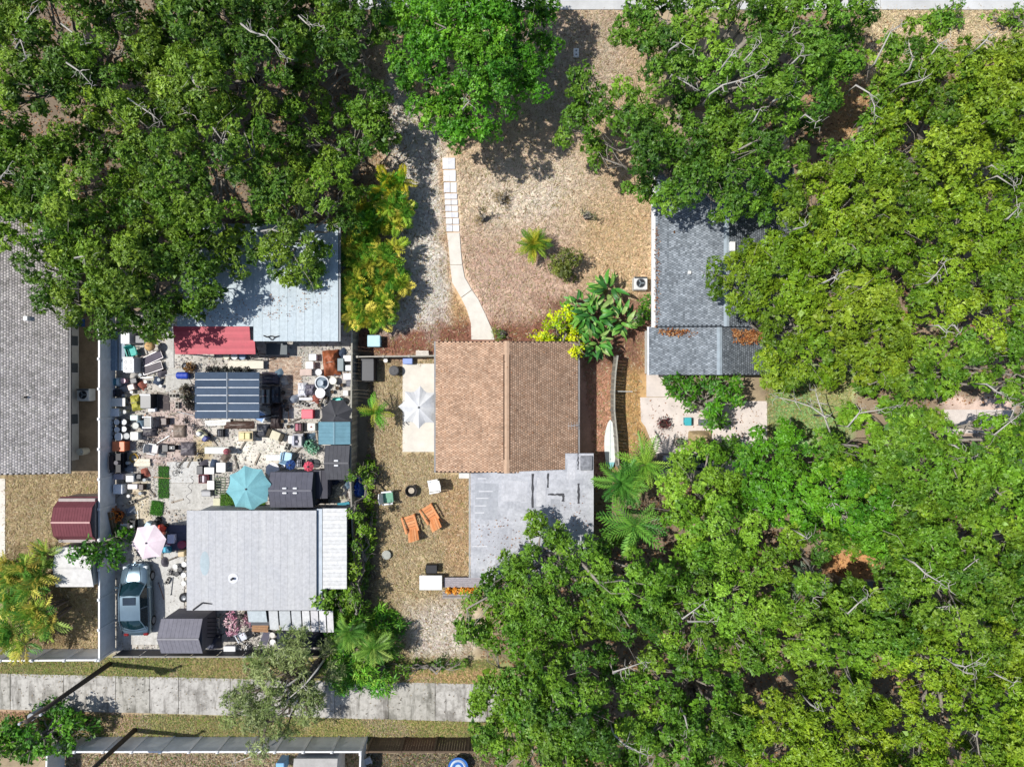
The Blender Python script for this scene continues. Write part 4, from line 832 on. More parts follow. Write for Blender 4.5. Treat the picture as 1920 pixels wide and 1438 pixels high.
tree('bushy green shrub at the foot of the lower left utility pole', [(-40,1370),(30,1350),(80,1338),(130,1342),(160,1370),(150,1400),(110,1415),(70,1438),(-40,1450)], 1.4, 2.6, FRESH, 132, spacing=.7, rad=(.5,.8), dens=14, L=(.18,.32), name='shrub', leafwr=.5, tint=.75, cat='shrub')
tree('dark green bush at the lower corner of the lavender trailer', [(600,1130),(620,1105),(650,1108),(672,1120),(672,1160),(640,1165),(610,1150)], 1.8, 3.0, LIME, 133, spacing=.6, rad=(.4,.65), dens=18, L=(.16,.3), name='shrub', cat='shrub', tint=.85)
tree('yellow leaved shrub on the top right corner of the brown roof', [(1012,635),(1036,590),(1066,572),(1098,584),(1096,640),(1084,676),(1050,664),(1018,645)], 1.2, 3.3, pal('#b8c62e','#a2b62a','#cccf3c','#86a42a','#c2c834','#6c9230'), 134, spacing=.55, rad=(.35,.55), dens=17, per=6, L=(.16,.28), leafwr=.45, name='yellow_shrub', cat='shrub', tint=1.0)
tree('small yellow green shrub tucked at the edge of the brown roof', [(995,628),(1008,618),(1024,622),(1026,638),(1000,640)], .8, 1.5, pal('#c8cc2a','#a8b824','#d8d83c'), 135, spacing=.4, rad=(.3,.4), dens=26, L=(.12,.22), name='yellow_shrub', cat='shrub', tint=.85)
tree('clipped round olive bush in the front yard', [(1034,486),(1050,478),(1072,480),(1083,494),(1082,512),(1066,523),(1046,520),(1034,505)], .35, 1.15, pal('#6a7236','#555f2a','#7c8440','#454e24'), 136, spacing=.38, rad=(.4,.5), dens=34, L=(.1,.17), name='round_bush', cat='bush', tint=1.0, edge=.5)
tree('green shrub squeezed against the wall of the slate house', [(1186,562),(1216,556),(1222,600),(1200,606),(1188,590)], .6, 1.5, FRESH, 137, spacing=.5, rad=(.35,.5), dens=20, L=(.14,.24), name='shrub', cat='shrub', tint=.7)
tree('low lime hedge along the street at the top right', [(1740,18),(1800,12),(1810,34),(1745,36)], .5, 1.2, LIME, 138, spacing=.5, rad=(.4,.5), dens=22, L=(.12,.22), name='hedge', cat='hedge', tint=1.1)
tree('lime hedge along the street at the right edge of the top verge', [(1850,14),(1990,6),(1990,36),(1855,36)], .5, 1.3, LIME, 139, spacing=.5, rad=(.4,.5), dens=22, L=(.12,.22), name='hedge', cat='hedge', tint=1.15)
tree('clinging green vine on the dividing fence beside the white carport', [(662,975),(690,955),(692,1000),(686,1060),(682,1120),(664,1145),(656,1100),(660,1040)], 1.0, 1.8, LIME, 140, spacing=.4, rad=(.32,.5), dens=30, L=(.1,.2), name='vine', cat='vine', tint=1.0)
tree('leafy vine around the blue tarp on the dividing fence', [(662,878),(690,866),(698,900),(694,940),(680,962),(668,955),(684,925),(682,892),(664,898)], 1.0, 1.8, LIME, 141, spacing=.36, rad=(.3,.42), dens=32, L=(.1,.2), name='vine', cat='vine', tint=1.0)
tree('green bush over the dark slate shed under the side patio', [(1330,845),(1360,822),(1395,830),(1400,862),(1370,880),(1335,872)], 2.2, 3.6, OAK_MID, 142, spacing=.6, rad=(.4,.7), dens=18, L=(.16,.26), name='shrub', cat='shrub')
tree('small tuft of weeds beside the end of the front walk', [(925,618),(938,612),(945,625),(940,637),(928,636)], .2, .6, LIME, 143, spacing=.3, rad=(.2,.3), dens=30, L=(.1,.2), name='shrub', cat='plant', tint=.7, leafwr=.25)
tree('wild green bush between the back fence and the alley below the palms', [(720,1250),(760,1240),(830,1244),(900,1240),(905,1256),(800,1262),(730,1266)], .4, 1.1, OAK_MID, 144, spacing=.5, rad=(.3,.45), dens=22, L=(.12,.22), name='shrub', cat='bush', tint=.9)

WEED = pal('#7a6a4a', '#8c7c58', '#66603c', '#5c5034')
tree('dry brown weed tuft below the pavers in the front yard', [(930,365),(952,360),(958,380),(940,390)], .1, .35, WEED, 171, spacing=.3, rad=(.2,.3), dens=30, L=(.1,.22), leafwr=.2, name='weed_tuft', cat='weed')
tree('dark dry weed tuft beside the walk in the front yard', [(888,398),(908,394),(912,410),(896,416)], .1, .3, WEED, 172, spacing=.3, rad=(.2,.3), dens=30, L=(.1,.2), leafwr=.2, name='weed_tuft', cat='weed')
tree('grey green weed tuft in the middle of the dry front lawn', [(1088,396),(1108,394),(1114,412),(1094,418)], .1, .35, pal('#6a6e50','#7c8060','#585c40'), 173, spacing=.3, rad=(.2,.3), dens=26, L=(.12,.26), leafwr=.16, name='weed_tuft', cat='weed')
# ------------------------------------------------------------------ palms and big-leaved plants
def frond_mesh(L, npair, lw, ll, arch, fold, seed):
    rng = np.random.RandomState(seed); v = []; f = []; pts = []
    for i in range(9):
        t = i/8; pts.append((L*t*(1-.15*arch*t), 0, L*arch*(t*.75 - t*t*1.05)))
    mb = MB().tube(pts, [.022*(1-.8*i/8) for i in range(9)], 4); v += mb.v; f += mb.f
    for k in range(npair):
        t = .16 + .84*k/(npair-1); i = min(7, int(t*8)); q = t*8 - i; p = [pts[i][c]*(1-q) + pts[i+1][c]*q for c in range(3)]
        l = ll * (math.sin(math.pi*min(1, t*.8+.16))**.7) * rng.uniform(.85, 1.1)
        for s_ in (-1, 1):
            dx, dy, dz = l*.62, s_*l*.75, l*fold*rng.uniform(.3,1.2) - l*.28; o = len(v)
            v += [(p[0]-lw/2, p[1], p[2]), (p[0]+dx*.5-lw*.3, p[1]+dy*.5, p[2]+dz*.2+.03), (p[0]+dx, p[1]+dy, p[2]+dz), (p[0]+dx*.5+lw*.6, p[1]+dy*.5, p[2]+dz*.2+.03)]
            f.append((o, o+1, o+2, o+3) if s_ > 0 else (o+3, o+2, o+1, o))
    m = MB(); m.v = v; m.f = f; return m
def leafmat(hx):
    return M_leaf(C(hx, 1.1), .33)
FM = {}
def fronds(kind, hx, L, npair, lw, ll, arch, fold):
    key = (kind, hx)
    if key not in FM:
        FM[key] = []
        for s_ in range(3):
            me = frond_mesh(L, npair, lw, ll, arch*(.8+.25*s_), fold, s_).mesh('frond'); me.materials.append(leafmat(hx)); FM[key].append(me)
    return FM[key]
def palm(name, label, px, py, h, n, L, hexes, seed, npair=14, lw=.05, ll=.45, arch=.55, fold=.1, stems=1, spread=.0, tilt=(-.9,.25), cat='palm', trunk_r=.12):
    rng = random.Random(seed); p = W(px, py, h); t = T(name, label, cat, (p.x, p.y, 0))
    for s_ in range(stems):
        ox, oy = (rng.uniform(-spread, spread), rng.uniform(-spread, spread)) if stems > 1 else (0, 0); hh = h * rng.uniform(.75, 1.0) if stems > 1 else h
        P('trunk', MB().tube([(ox*.5,oy*.5,-.1),(ox*.8,oy*.8,hh*.5),(ox,oy,hh)], [trunk_r*1.3,trunk_r,trunk_r*.8], 8), BARKD if stems > 1 else BARK, t)
        m = n // stems
        for i in range(m):
            o = bpy.data.objects.new('frond', rng.choice(fronds((name,L), rng.choice(hexes), L, npair, lw, ll, arch, fold))); COL.objects.link(o); o.parent = t
            o.location = (ox, oy, hh - .03*(i % 3)); a = 2*math.pi*(i + rng.uniform(-.3,.3))*0.618; tl = tilt[0] + (tilt[1]-tilt[0])*(i/m)
            o.rotation_euler = (rng.uniform(-.25,.25), tl, a); k = rng.uniform(.75, 1.1); o.scale = (k, k, k)
    return t
ARE = ['#7ca032', '#98b038', '#c0bc44', '#5c8e2c', '#a8a83c', '#84a838', '#b8c046', '#6c9a32', '#d8cc5c', '#4f8028']
for i, (px, py, lab) in enumerate(((735,345,'areca palm at the top of the golden palm row beside the driveway'), (700,395,'areca palm second from the top of the golden palm row'), (690,445,'green and gold areca palm above the white tank'), (680,495,'areca palm beside the two pale blue tanks'), (722,480,'golden areca palm leaning over the driveway shadow'), (705,540,'yellow areca palm beside the white oval tank'), (675,580,'orange tipped areca palm at the lower end of the palm row'), (722,570,'yellow areca palm at the lower right of the palm row'), (735,420,'green areca palm leaning out at the middle of the driveway edge'), (668,540,'gold areca palm squeezed beside the white oval tank'), (700,600,'low orange areca palm closing the bottom of the palm row'), (735,525,'yellow areca palm at the driveway edge low in the row'), (740,385,'green areca palm overhanging the driveway near the top of the row'), (665,470,'areca palm behind the two pale blue tanks'))):
    palm('areca_palm', lab, px, py, 2.0 - .25*(i % 3), 54, .95, ARE if i > 1 else ['#5f9a28', '#8aa82a', '#4c8624', '#b0a82c'], 200+i, npair=7, lw=.22, ll=.42, arch=.6, stems=6, spread=.62, trunk_r=.05, tilt=(-1.25,.1))
LP_ = ['#86a83e', '#a2b44a', '#c8c05a', '#629236', '#94ac50', '#b8a84e', '#548634', '#76a044', '#d4cc62']
for i, (px, py, lab) in enumerate(((15,1075,'yellow green palm at the left edge below the dry lawn'), (60,1100,'palm in the left clump beside the white shed'), (20,1135,'palm at the left edge in the middle of the clump'), (70,1155,'golden tipped palm on the right of the left clump'), (25,1195,'palm at the lower end of the left clump above the white fence'), (60,1060,'small palm at the top of the left clump'))):
    palm('areca_palm', lab, px, py, 2.6, 54, 1.15, LP_, 230+i, npair=7, lw=.2, ll=.48, arch=.65, stems=5, spread=.6, trunk_r=.06, tilt=(-1.3,.1))
palm('feather_palm', 'small bright green palm beside the dividing fence and the white umbrella', 703, 772, 1.6, 22, 1.25, ['#5f9a2c','#8ab03a','#4c8428','#b4b84a'], 250, npair=8, lw=.14, ll=.32, arch=.8, tilt=(-1.2,.2))
palm('cycad', 'yellow green sago palm in the front yard beside the round bush', 1000, 458, 1.0, 56, 1.25, ['#6f9a2c','#a8b436','#4f7c28','#c0b83c','#86a632'], 251, npair=12, lw=.09, ll=.26, arch=.6, tilt=(-1.3,.1))
palm('feather_palm', 'large feathery palm right of the white flat roof', 1165, 905, 3.4, 30, 1.7, ['#568c34','#6c9c3c','#447a30','#7ca644'], 252, npair=11, lw=.16, ll=.55, arch=.7, fold=.08, trunk_r=.14, tilt=(-1.1,.2))
palm('feather_palm', 'lighter feathery palm beside the pink side patio', 1210, 870, 3.4, 20, 1.9, ['#7fae3c','#9abc48','#6a9a34'], 253, npair=10, lw=.15, ll=.45, arch=.7, fold=.08, trunk_r=.12, tilt=(-1.1,.2))
palm('feather_palm', 'dark feather palm among the oaks below the flat roof', 1190, 985, 4.6, 20, 2.2, ['#5c9036','#74a63e','#487c2e'], 254, npair=10, lw=.16, ll=.5, arch=.7, fold=.08, trunk_r=.14, tilt=(-1.1,.2))
GRN = pal('#5f9a36', '#76ac42', '#4c8430', '#90b850', '#a4bc58', '#3f742c')
for i, (poly_, lab, zt_) in enumerate((([(608,1170),(640,1150),(672,1160),(680,1200),(650,1225),(615,1215)],'leafy green clump below the lavender trailer corner',2.6), ([(672,1180),(705,1160),(735,1185),(745,1230),(710,1250),(680,1235)],'feathery leafy clump at the bottom of the back yard',2.6), ([(605,1235),(645,1222),(670,1250),(660,1300),(625,1305),(600,1275)],'narrow leaved clump hanging over the alley beside the mossy tree',2.4), ([(665,1245),(705,1245),(730,1275),(715,1305),(680,1300)],'long leaved clump over the alley edge',2.2))):
    tree(lab, poly_, 1.2, zt_, GRN, 460+i, spacing=.55, rad=(.4,.65), dens=17, per=7, L=(.28,.55), leafwr=.16, name='cane_plant', cat='plant', tint=.95)
for i, (px, py, lab, L_) in enumerate(((655,1185,'arching green palm rising above the leafy clumps at the yard corner',1.2), (700,1215,'arching palm in the feathery clump at the bottom of the back yard',1.3))):
    palm('feather_palm', lab, px, py, 2.7, 22, L_, ['#6a9c3c','#86ae48','#548432','#a0b858'], 260+i, npair=12, lw=.09, ll=.4, arch=.75, fold=.1, trunk_r=.08, tilt=(-1.3,.3))
palm('feather_palm', 'tall silvery trunked palm crown in the woods above the leaf strewn clearing', 1510, 1095, 4.6, 20, 1.4, ['#86a87a','#a8c0a0','#6a9458'], 270, npair=16, lw=.05, ll=.35, arch=.6)
# large paddle leaves
def paddle(name, label, px, py, n, hexes, seed, L=(.5,.9), h=1.6, wd=.16, spread=.9, cat='plant'):
    rng = random.Random(seed); p = W(px, py, h); t = T(name, label, cat, (p.x, p.y, 0)); mesh_ = {}
    for hx in hexes:
        mb = MB(); N = 7; v = []
        for i in range(N+1):
            f = i/N; wv = wd*math.sin(math.pi*min(1, f**.75*.96+.03))**.8; z = .18*math.sin(f*2.4) - .25*f*f
            v += [(f, -wv, z+.06*wv), (f, 0, z-.03), (f, wv, z+.06*wv)]
        mb.add(v, [(3*i+j, 3*i+3+j, 3*i+4+j, 3*i+1+j) for i in range(N) for j in (0, 1)]); mesh_[hx] = mb.mesh('leaf', True); mesh_[hx].materials.append(M_leaf(C(hx, .9), .22, 'paddle_leaf'))
    P('stems', MB().tube([(0,0,-.1),(.03,0,h*.4),(0,.02,h*.8)], [.16,.12,.07], 8), M('#6a7a40', .7), t)
    for i in range(n):
        a = rng.uniform(0, 6.283); r = spread*math.sqrt(rng.random())*.7; o = bpy.data.objects.new('leaf', mesh_[rng.choice(hexes)]); COL.objects.link(o); o.parent = t
        o.location = (r*math.cos(a), r*math.sin(a), h*rng.uniform(.65, 1.05)); l = rng.uniform(*L); o.scale = (l, l*rng.uniform(.8,1.1), l); o.rotation_euler = (rng.uniform(-.8,.8), rng.uniform(-.7,.5), a + rng.uniform(-1.3,1.3))
    return t
BP = ['#46882f', '#5a9c3a', '#346a2a', '#76ac46', '#98b462', '#427a38', '#86b050']
paddle('bird_of_paradise', 'large paddle leaved plant at the corner of the brown roof', 1110, 590, 80, BP, 300, spread=1.2, h=2.2)
paddle('bird_of_paradise', 'paddle leaved plant reaching up beside the round bush', 1085, 575, 44, BP, 301, spread=.9, h=1.9)
paddle('bird_of_paradise', 'paddle leaved plant nearest the slate house wall', 1165, 600, 46, BP, 302, spread=.9, h=2.0)
paddle('bird_of_paradise', 'paddle leaved plant hanging over the mulch strip beside the brown house', 1120, 645, 46, BP, 303, spread=.9, h=1.8)
paddle('bird_of_paradise', 'small paddle leaved clump above the big one near the air conditioner', 1140, 540, 28, BP, 304, spread=.6, h=1.6, L=(.7,1.1))
# ------------------------------------------------------------------ builders for loose things (sizes in metres)
def mk(kind_name, label, cat, px, py, rot=0, z=0.0, group=None):
    p = W(px, py, z + .3); t = T(kind_name, label, cat, (p.x, p.y, z), rot, group); return t
def bucket(label, px, py, r=.15, h=.38, hx='#d8d8d8', lid=None, z=0, name='bucket', group=None, cat='bucket'):
    t = mk(name, label, cat, px, py, 0, z, group); m = M(hx, .45, var=.1)
    P('body', MB().cyl(0,0,0,h,r*.86,r,n=16), m, t, smooth=False)
    lm = M(lid or hx, .45, var=.08)
    P('lid', MB().lathe(0,0,[(r*1.06,h),(r*1.06,h+.03),(r*.93,h+.035),(r*.88,h+.018),(r*.3,h+.018),(0,h+.022)],16), lm, t)
    P('handle', MB().torus((r*.9,0,h*.8), r*.35, .008, 'x', 10, 4), M('#777777', .4, .6), t); return t
def pot(label, px, py, r=.16, h=.3, hx='#a0573a', leaf=None, seed=0, name='plant_pot', cat='pot', z=0, lh=.3):
    t = mk(name, label, cat, px, py, 0, z)
    P('body', MB().lathe(0,0,[(0,0),(r*.7,0),(r*.95,h*.85),(r*1.05,h*.85),(r*1.05,h),(r*.9,h),(r*.88,h*.86),(0,h*.85)],14), M(hx, .8, var=.2), t)
    P('soil', MB().cyl(0,0,h*.8,h*.88,r*.86,n=14), M('#3c3028', .95, var=.3), t)
    if leaf:
        rng = np.random.RandomState(seed); n = 46; d = unit(rng.normal(0,1,(n,3)) + np.array([0,0,.6])); pos = d*np.array([r*1.5,r*1.5,lh]) + np.array([0,0,h+.05])
        P('foliage', leaves_mesh('foliage', pos, d, pal(*leaf)[rng.randint(0,len(leaf),n)], rng, 4, (.09,.2), .4), LEAF, t)
    return t
def bin_(label, px, py, sx=.6, sy=.45, h=.5, hx='#3a62a8', lid=None, rot=0, z=0, name='storage_bin', cat='bin', knob=None):
    t = mk(name, label, cat, px, py, rot, z)
    P('body', MB().cbox(0,0,0,sx*.9,sy*.9,h,0,1.06), M(hx, .5, var=.12), t)
    P('lid', MB().rbox(0,0,h+.002,sx,sy,.07,.035), M(lid or hx, .45, var=.12), t)
    for s_ in (-1,1): P('handle', MB().box(s_*sx*.5-.03,s_*sx*.5+.03,-sy*.16,sy*.16,h*.72,h*.82), M(lid or hx, .5), t)
    if knob: P('knob', MB().cyl(0,0,h+.07,h+.13,.06,.05,10), M(knob, .5), t)
    return t
def crate(label, px, py, sx=.6, sy=.4, h=.3, hx='#8a8a8a', rot=0, z=0, fillhex=None, name='crate', cat='crate'):
    t = mk(name, label, cat, px, py, rot, z); m = M(hx, .6, var=.2)
    P('base', MB().box(-sx/2,sx/2,-sy/2,sy/2,0,.03), m, t)
    for k in range(3):
        z0, z1 = .04 + k*(h-.04)/3, .04 + (k+.72)*(h-.04)/3
        P('slat', MB().box(-sx/2,sx/2,-sy/2,-sy/2+.025,z0,z1), m, t); P('slat', MB().box(-sx/2,sx/2,sy/2-.025,sy/2,z0,z1), m, t)
        P('slat', MB().box(-sx/2,-sx/2+.025,-sy/2+.026,sy/2-.026,z0,z1), m, t); P('slat', MB().box(sx/2-.025,sx/2,-sy/2+.026,sy/2-.026,z0,z1), m, t)
    if fillhex:
        for i, hx2 in enumerate(fillhex):
            n = len(fillhex); w_ = (sx-.08)/n; x = -sx/2+.04+w_*(i+.5); P('content', MB().rbox(x,0,.035,w_*.86,sy*.8,h*(.8+.12*(i%3)),.025), M(hx2,.6,var=.2), t)
    return t
def appliance(label, px, py, sx=.65, sy=.6, h=.9, hx='#eeeeee', rot=0, top='plain', z=0, name='appliance', cat='appliance', accent='#2a2a2a'):
    t = mk(name, label, cat, px, py, rot, z)
    P('body', MB().rbox(0,0,.04,sx,sy,h-.04,.03), M(hx,.4,var=.1), t)
    P('plinth', MB().box(-sx/2+.03,sx/2-.03,-sy/2+.03,sy/2-.03,0,.045), M('#333333',.7), t)
    P('door', MB().box(-sx/2+.05,sx/2-.05,-sy/2-.02,-sy/2-.002,.12,h-.18), M(hx,.35,var=.05), t)
    P('control_panel', MB().box(-sx/2+.02,sx/2-.02,sy/2-.1,sy/2-.01,h+.001,h+.08), M(accent,.5), t)
    if top == 'stove':
        for a in (-1,1):
            for b in (-1,1): P('burner', MB().torus((a*sx*.23,b*sy*.2-.03,h+.012), .07, .014,'z',14,5), M('#1c1c1c',.6), t)
    if top == 'fan':
        P('fan_guard', MB().torus((0,0,h+.01),min(sx,sy)*.36,.02,'z',20,6), M('#d8d8d8',.4,.5), t)
        P('fan_well', MB().cyl(0,0,h+.001,h+.012,min(sx,sy)*.34,n=20), M('#20262a',.7), t)
        for k in range(3): P('blade', MB().cbox(math.cos(k*2.09)*.12,math.sin(k*2.09)*.12,h+.016,.2,.08,.008,k*2.09), M('#7c868c',.5), t)
    return t
def table(label, px, py, sx=1.0, sy=.6, h=.72, hx='#eeeeea', rot=0, name='table', round_=False, leg='#777777', z=0, cat='table'):
    t = mk(name, label, cat, px, py, rot, z); m = M(hx,.5,var=.1)
    if round_:
        P('top', MB().lathe(0,0,[(0,h-.04),(sx/2,h-.04),(sx/2+.012,h-.02),(sx/2,h),(sx/2*.96,h+.003),(0,h+.003)],24), m, t)
    else: P('top', MB().rbox(0,0,h-.045,sx,sy,.045,.02), m, t)
    k = .33 if round_ else .44
    for a in (-1,1):
        for b in (-1,1): P('leg', MB().cyl(a*sx*k,b*(sx if round_ else sy)*k*.95,0,h-.046,.025,n=8), M(leg,.5), t)
    return t
def chair(label, px, py, rot=0, hx='#f0f0ee', seat=None, s=1.0, name='chair', z=0, cat='chair', back=.85):
    t = mk(name, label, cat, px, py, rot, z); m = M(hx,.5,var=.08); w_ = .5*s
    P('seat', MB().rbox(0,0,.4*s,w_,w_*.95,.05,.02), M(seat or hx,.6,var=.12), t)
    P('backrest', MB().add([(-w_*.45,w_*.42,.46*s),(w_*.45,w_*.42,.46*s),(w_*.5,w_*.62,back*s),(0,w_*.68,(back+.05)*s),(-w_*.5,w_*.62,back*s),(-w_*.45,w_*.48,.46*s),(w_*.45,w_*.48,.46*s),(w_*.5,w_*.68,back*s),(0,w_*.74,(back+.05)*s),(-w_*.5,w_*.68,back*s)],
        [(0,1,2,3,4),(9,8,7,6,5),(0,5,6,1),(1,6,7,2),(2,7,8,3),(3,8,9,4),(4,9,5,0)]), m, t)
    for a in (-1,1):
        P('armrest', MB().rbox(a*w_*.55,.02,.62*s,.07*s,w_*.95,.035,.012), m, t)
        for b in (-1,1): P('leg', MB().tube([(a*w_*.5,b*w_*.42,0),(a*w_*.47,b*w_*.4,.62*s if b < 0 else .42*s)],.022*s,6), m, t)
    return t
def adirondack(label, px, py, rot, hx='#d9814a'):
    t = mk('adirondack_chair', label, 'chair', px, py, rot); ms = [M(c,.65,var=.12,scale=6) for c in (hx,'#dc8f58','#e8a470')]
    for i in range(5): P('seat_slat', MB().slab([(-.27,-.5+i*.14,.40-i*.035),(.27,-.5+i*.14,.40-i*.035),(.27,-.375+i*.14,.37-i*.035),(-.27,-.375+i*.14,.37-i*.035)],.022), ms[i%3], t)
    for i in range(5):
        x = (i-2)*.115; top = .98 - abs(i-2)*.05; P('back_slat', MB().add([(x-.052,.16,.24),(x+.052,.16,.24),(x+.062,.62,top),(x-.062,.62,top),(x-.052,.185,.24),(x+.052,.185,.24),(x+.062,.645,top),(x-.062,.645,top)],[(0,1,2,3),(7,6,5,4),(0,4,5,1),(1,5,6,2),(2,6,7,3),(3,7,4,0)]), ms[(i+1)%3], t)
    for a in (-1,1):
        P('armrest', MB().rbox(a*.335,-.12,.5,.11,.8,.03,.02), ms[0], t)
        P('leg', MB().box(a*.34-.03,a*.34+.03,-.5,-.42,0,.54), ms[1], t); P('leg', MB().add([(a*.3-.02,.1,.3),(a*.3+.02,.1,.3),(a*.3+.02,.55,.0),(a*.3-.02,.55,.0),(a*.3-.02,.0,.3),(a*.3+.02,.0,.3),(a*.3+.02,.42,.0),(a*.3-.02,.42,.0)],[(0,1,2,3),(7,6,5,4),(0,4,5,1),(2,6,7,3),(1,5,6,2),(3,7,4,0)]), ms[1], t)
    return t
def tire(label, px, py, R=.3, z=0, hx='#2a2a2c', rim='#8e9296', name='car_tire'):
    t = mk(name, label, 'tire', px, py, 0, z); o = P('tyre', MB().torus((0,0,.1), R*.76, R*.24,'z',22,8), M(hx,.85,var=.2), t, smooth=True)
    P('rim', MB().lathe(0,0,[(R*.55,.04),(R*.55,.16),(R*.42,.14),(R*.15,.12),(R*.12,.16),(0,.16)],16), M(rim,.4,.5), t); return t
def bike(label, px, py, rot, hx='#30343a', s=.8, lying=True, name='bicycle'):
    t = mk(name, label, 'bicycle', px, py, rot); q = (math.radians(78) if lying else math.radians(14),0,0)
    g = [P('wheel', MB().torus((x*s,0,.33*s),.31*s,.022*s,'y',20,5), M('#1e1e20',.8), t) for x in (-.52,.52)]
    for o_, x in zip(g,(-.52,.52)):
        sp = MB()
        for k in range(5): a = k*math.pi/5; sp.tube([(x*s+math.cos(a)*.3*s,0,.33*s+math.sin(a)*.3*s),(x*s-math.cos(a)*.3*s,0,.33*s-math.sin(a)*.3*s)],.004,3)
        P('spokes', sp, M('#a8aaac',.4,.6), o_)
    fr = MB()
    for a,b in (((-.52,.33),(-.12,.33)),((-.52,.33),(-.2,.75)),((-.12,.33),(-.22,.82)),((-.12,.33),(.32,.72)),((-.2,.72),(.3,.78)),((.52,.33),(.28,.92))): fr.tube([(a[0]*s,0,a[1]*s),(b[0]*s,0,b[1]*s)],.018*s,6)
    g.append(P('frame', fr, M(hx,.4), t)); g.append(P('saddle', MB().rbox(-.22*s,0,.82*s,.24*s,.13*s,.05,.02), M('#222222',.7), t))
    g.append(P('handlebar', MB().tube([(.3*s,-.27*s,.93*s),(.27*s,0,.92*s),(.3*s,.27*s,.93*s)],.014*s,6), M('#3c3c3e',.5), t))
    for o_ in g: o_.rotation_euler = q; o_.location = (0, .0, .06 if lying else 0)
    return t
def rack(label, px, py, sx=.9, sy=.4, h=1.3, hx='#3a3a3c', rot=0, items=('#777777','#8a6a50'), name='shelf_rack', shelves=3):
    t = mk(name, label, 'rack', px, py, rot); m = M(hx,.6,var=.15); rr = random.Random(int(px*7+py))
    for a in (-1,1):
        for b in (-1,1): P('post', MB().box(a*sx/2-.02,a*sx/2+.02,b*sy/2-.02,b*sy/2+.02,0,h), m, t)
    for k in range(shelves):
        z = .15 + (h-.2)*k/max(1,shelves-1); P('shelf', MB().box(-sx/2+.021,sx/2-.021,-sy/2+.021,sy/2-.021,z,z+.025), m, t)
    z = .15 + h-.2 + .026; n = max(2,len(items))
    for i, hx2 in enumerate(items): 
        x = -sx/2 + sx*(i+.5)/n; s_ = sx/n*.75
        if i % 2: P('tin', MB().cyl(x,rr.uniform(-.05,.05),z,z+rr.uniform(.12,.28),min(s_,sy*.8)/2,n=12), M(hx2,.55,var=.15), t)
        else: P('carton', MB().rbox(x,rr.uniform(-.03,.03),z,s_,sy*.7,rr.uniform(.1,.3),.02), M(hx2,.7,var=.15), t)
    return t
def tarp(label, px, py, sx, sy, h, hx, rot=0, seed=0, name='tarp', cat='tarp', rough=.6, core=True, peaks=3, amp=.12):
    t = mk(name, label, cat, px, py, rot); n = 22; rng = np.random.RandomState(seed)
    u, v = np.meshgrid(np.linspace(-1,1,n), np.linspace(-1,1,n)); edge = np.clip(1.15-np.maximum(abs(u),abs(v))**3*1.1,0,1)
    hz_ = (fbm(u+5,v+5,1.3,seed)*.9 + .35)*edge; hz_ = hz_*h + (fbm(u,v,4.5,seed+9)-.5)*amp*edge*2; hz_ = np.maximum(hz_,.015)
    wob = 1 + .12*(fbm(u,v,1.5,seed+3)-.5)
    V = np.stack([u*sx/2*wob, v*sy/2*wob, hz_],-1).reshape(-1,3); I = np.arange(n*n).reshape(n,n)
    F = np.stack([I[:-1,:-1],I[:-1,1:],I[1:,1:],I[1:,:-1]],-1).reshape(-1,4)
    o = P('sheet', np_mesh('sheet',V,F), M(hx,rough,var=.22,scale=6), t)
    P('cord', MB().tube([(-sx*.46,-.05,.05),(-sx*.2,0,h*.8+.06),(sx*.2,.03,h*.8+.06),(sx*.46,0,.05)],.012,4), M('#c8c4b8',.8), t)
    return t
def folded_lounge(label, px, py, rot, hx='#4a464e', L=1.3, w_=.5):
    t = mk('folded_lounge', label, 'lounge chair', px, py, rot); fm = M('#c8c4c4',.4,.4)
    P('frame', MB().tube([(-L/2,-w_/2,.2),(L/2,-w_/2,.3),(L/2,w_/2,.3),(-L/2,w_/2,.2),(-L/2,-w_/2,.2)],.02,6), fm, t)
    P('sling', MB().slab([(-L/2+.03,-w_/2+.03,.2),(L/2-.03,-w_/2+.03,.3),(L/2-.03,w_/2-.03,.3),(-L/2+.03,w_/2-.03,.2)],.015), M(hx,.8,var=.2), t)
    for x in (-L*.3,L*.3): P('leg', MB().tube([(x,-w_/2,.24),(x+.1,-w_/2,0),(x+.1,w_/2,0),(x,w_/2,.24)],.018,6), fm, t)
    return t
def board(label, px, py, L, w_, rot, hx, z=.05, t_=.04, name='board', cat='board', n=1, gap=.01):
    t = mk(name, label, cat, px, py, rot, z); m = [M(hx,.75,var=.22,scale=7), M(hx,.75,var=.32,scale=9)]
    for i in range(max(2,n)):
        y = -w_/2 + w_*(i+.5)/max(2,n); P('plank', MB().box(-L/2,L/2-.02*(i%2),y-w_/max(2,n)/2+gap/2,y+w_/max(2,n)/2-gap/2,0,t_), m[i%2], t)
    return t
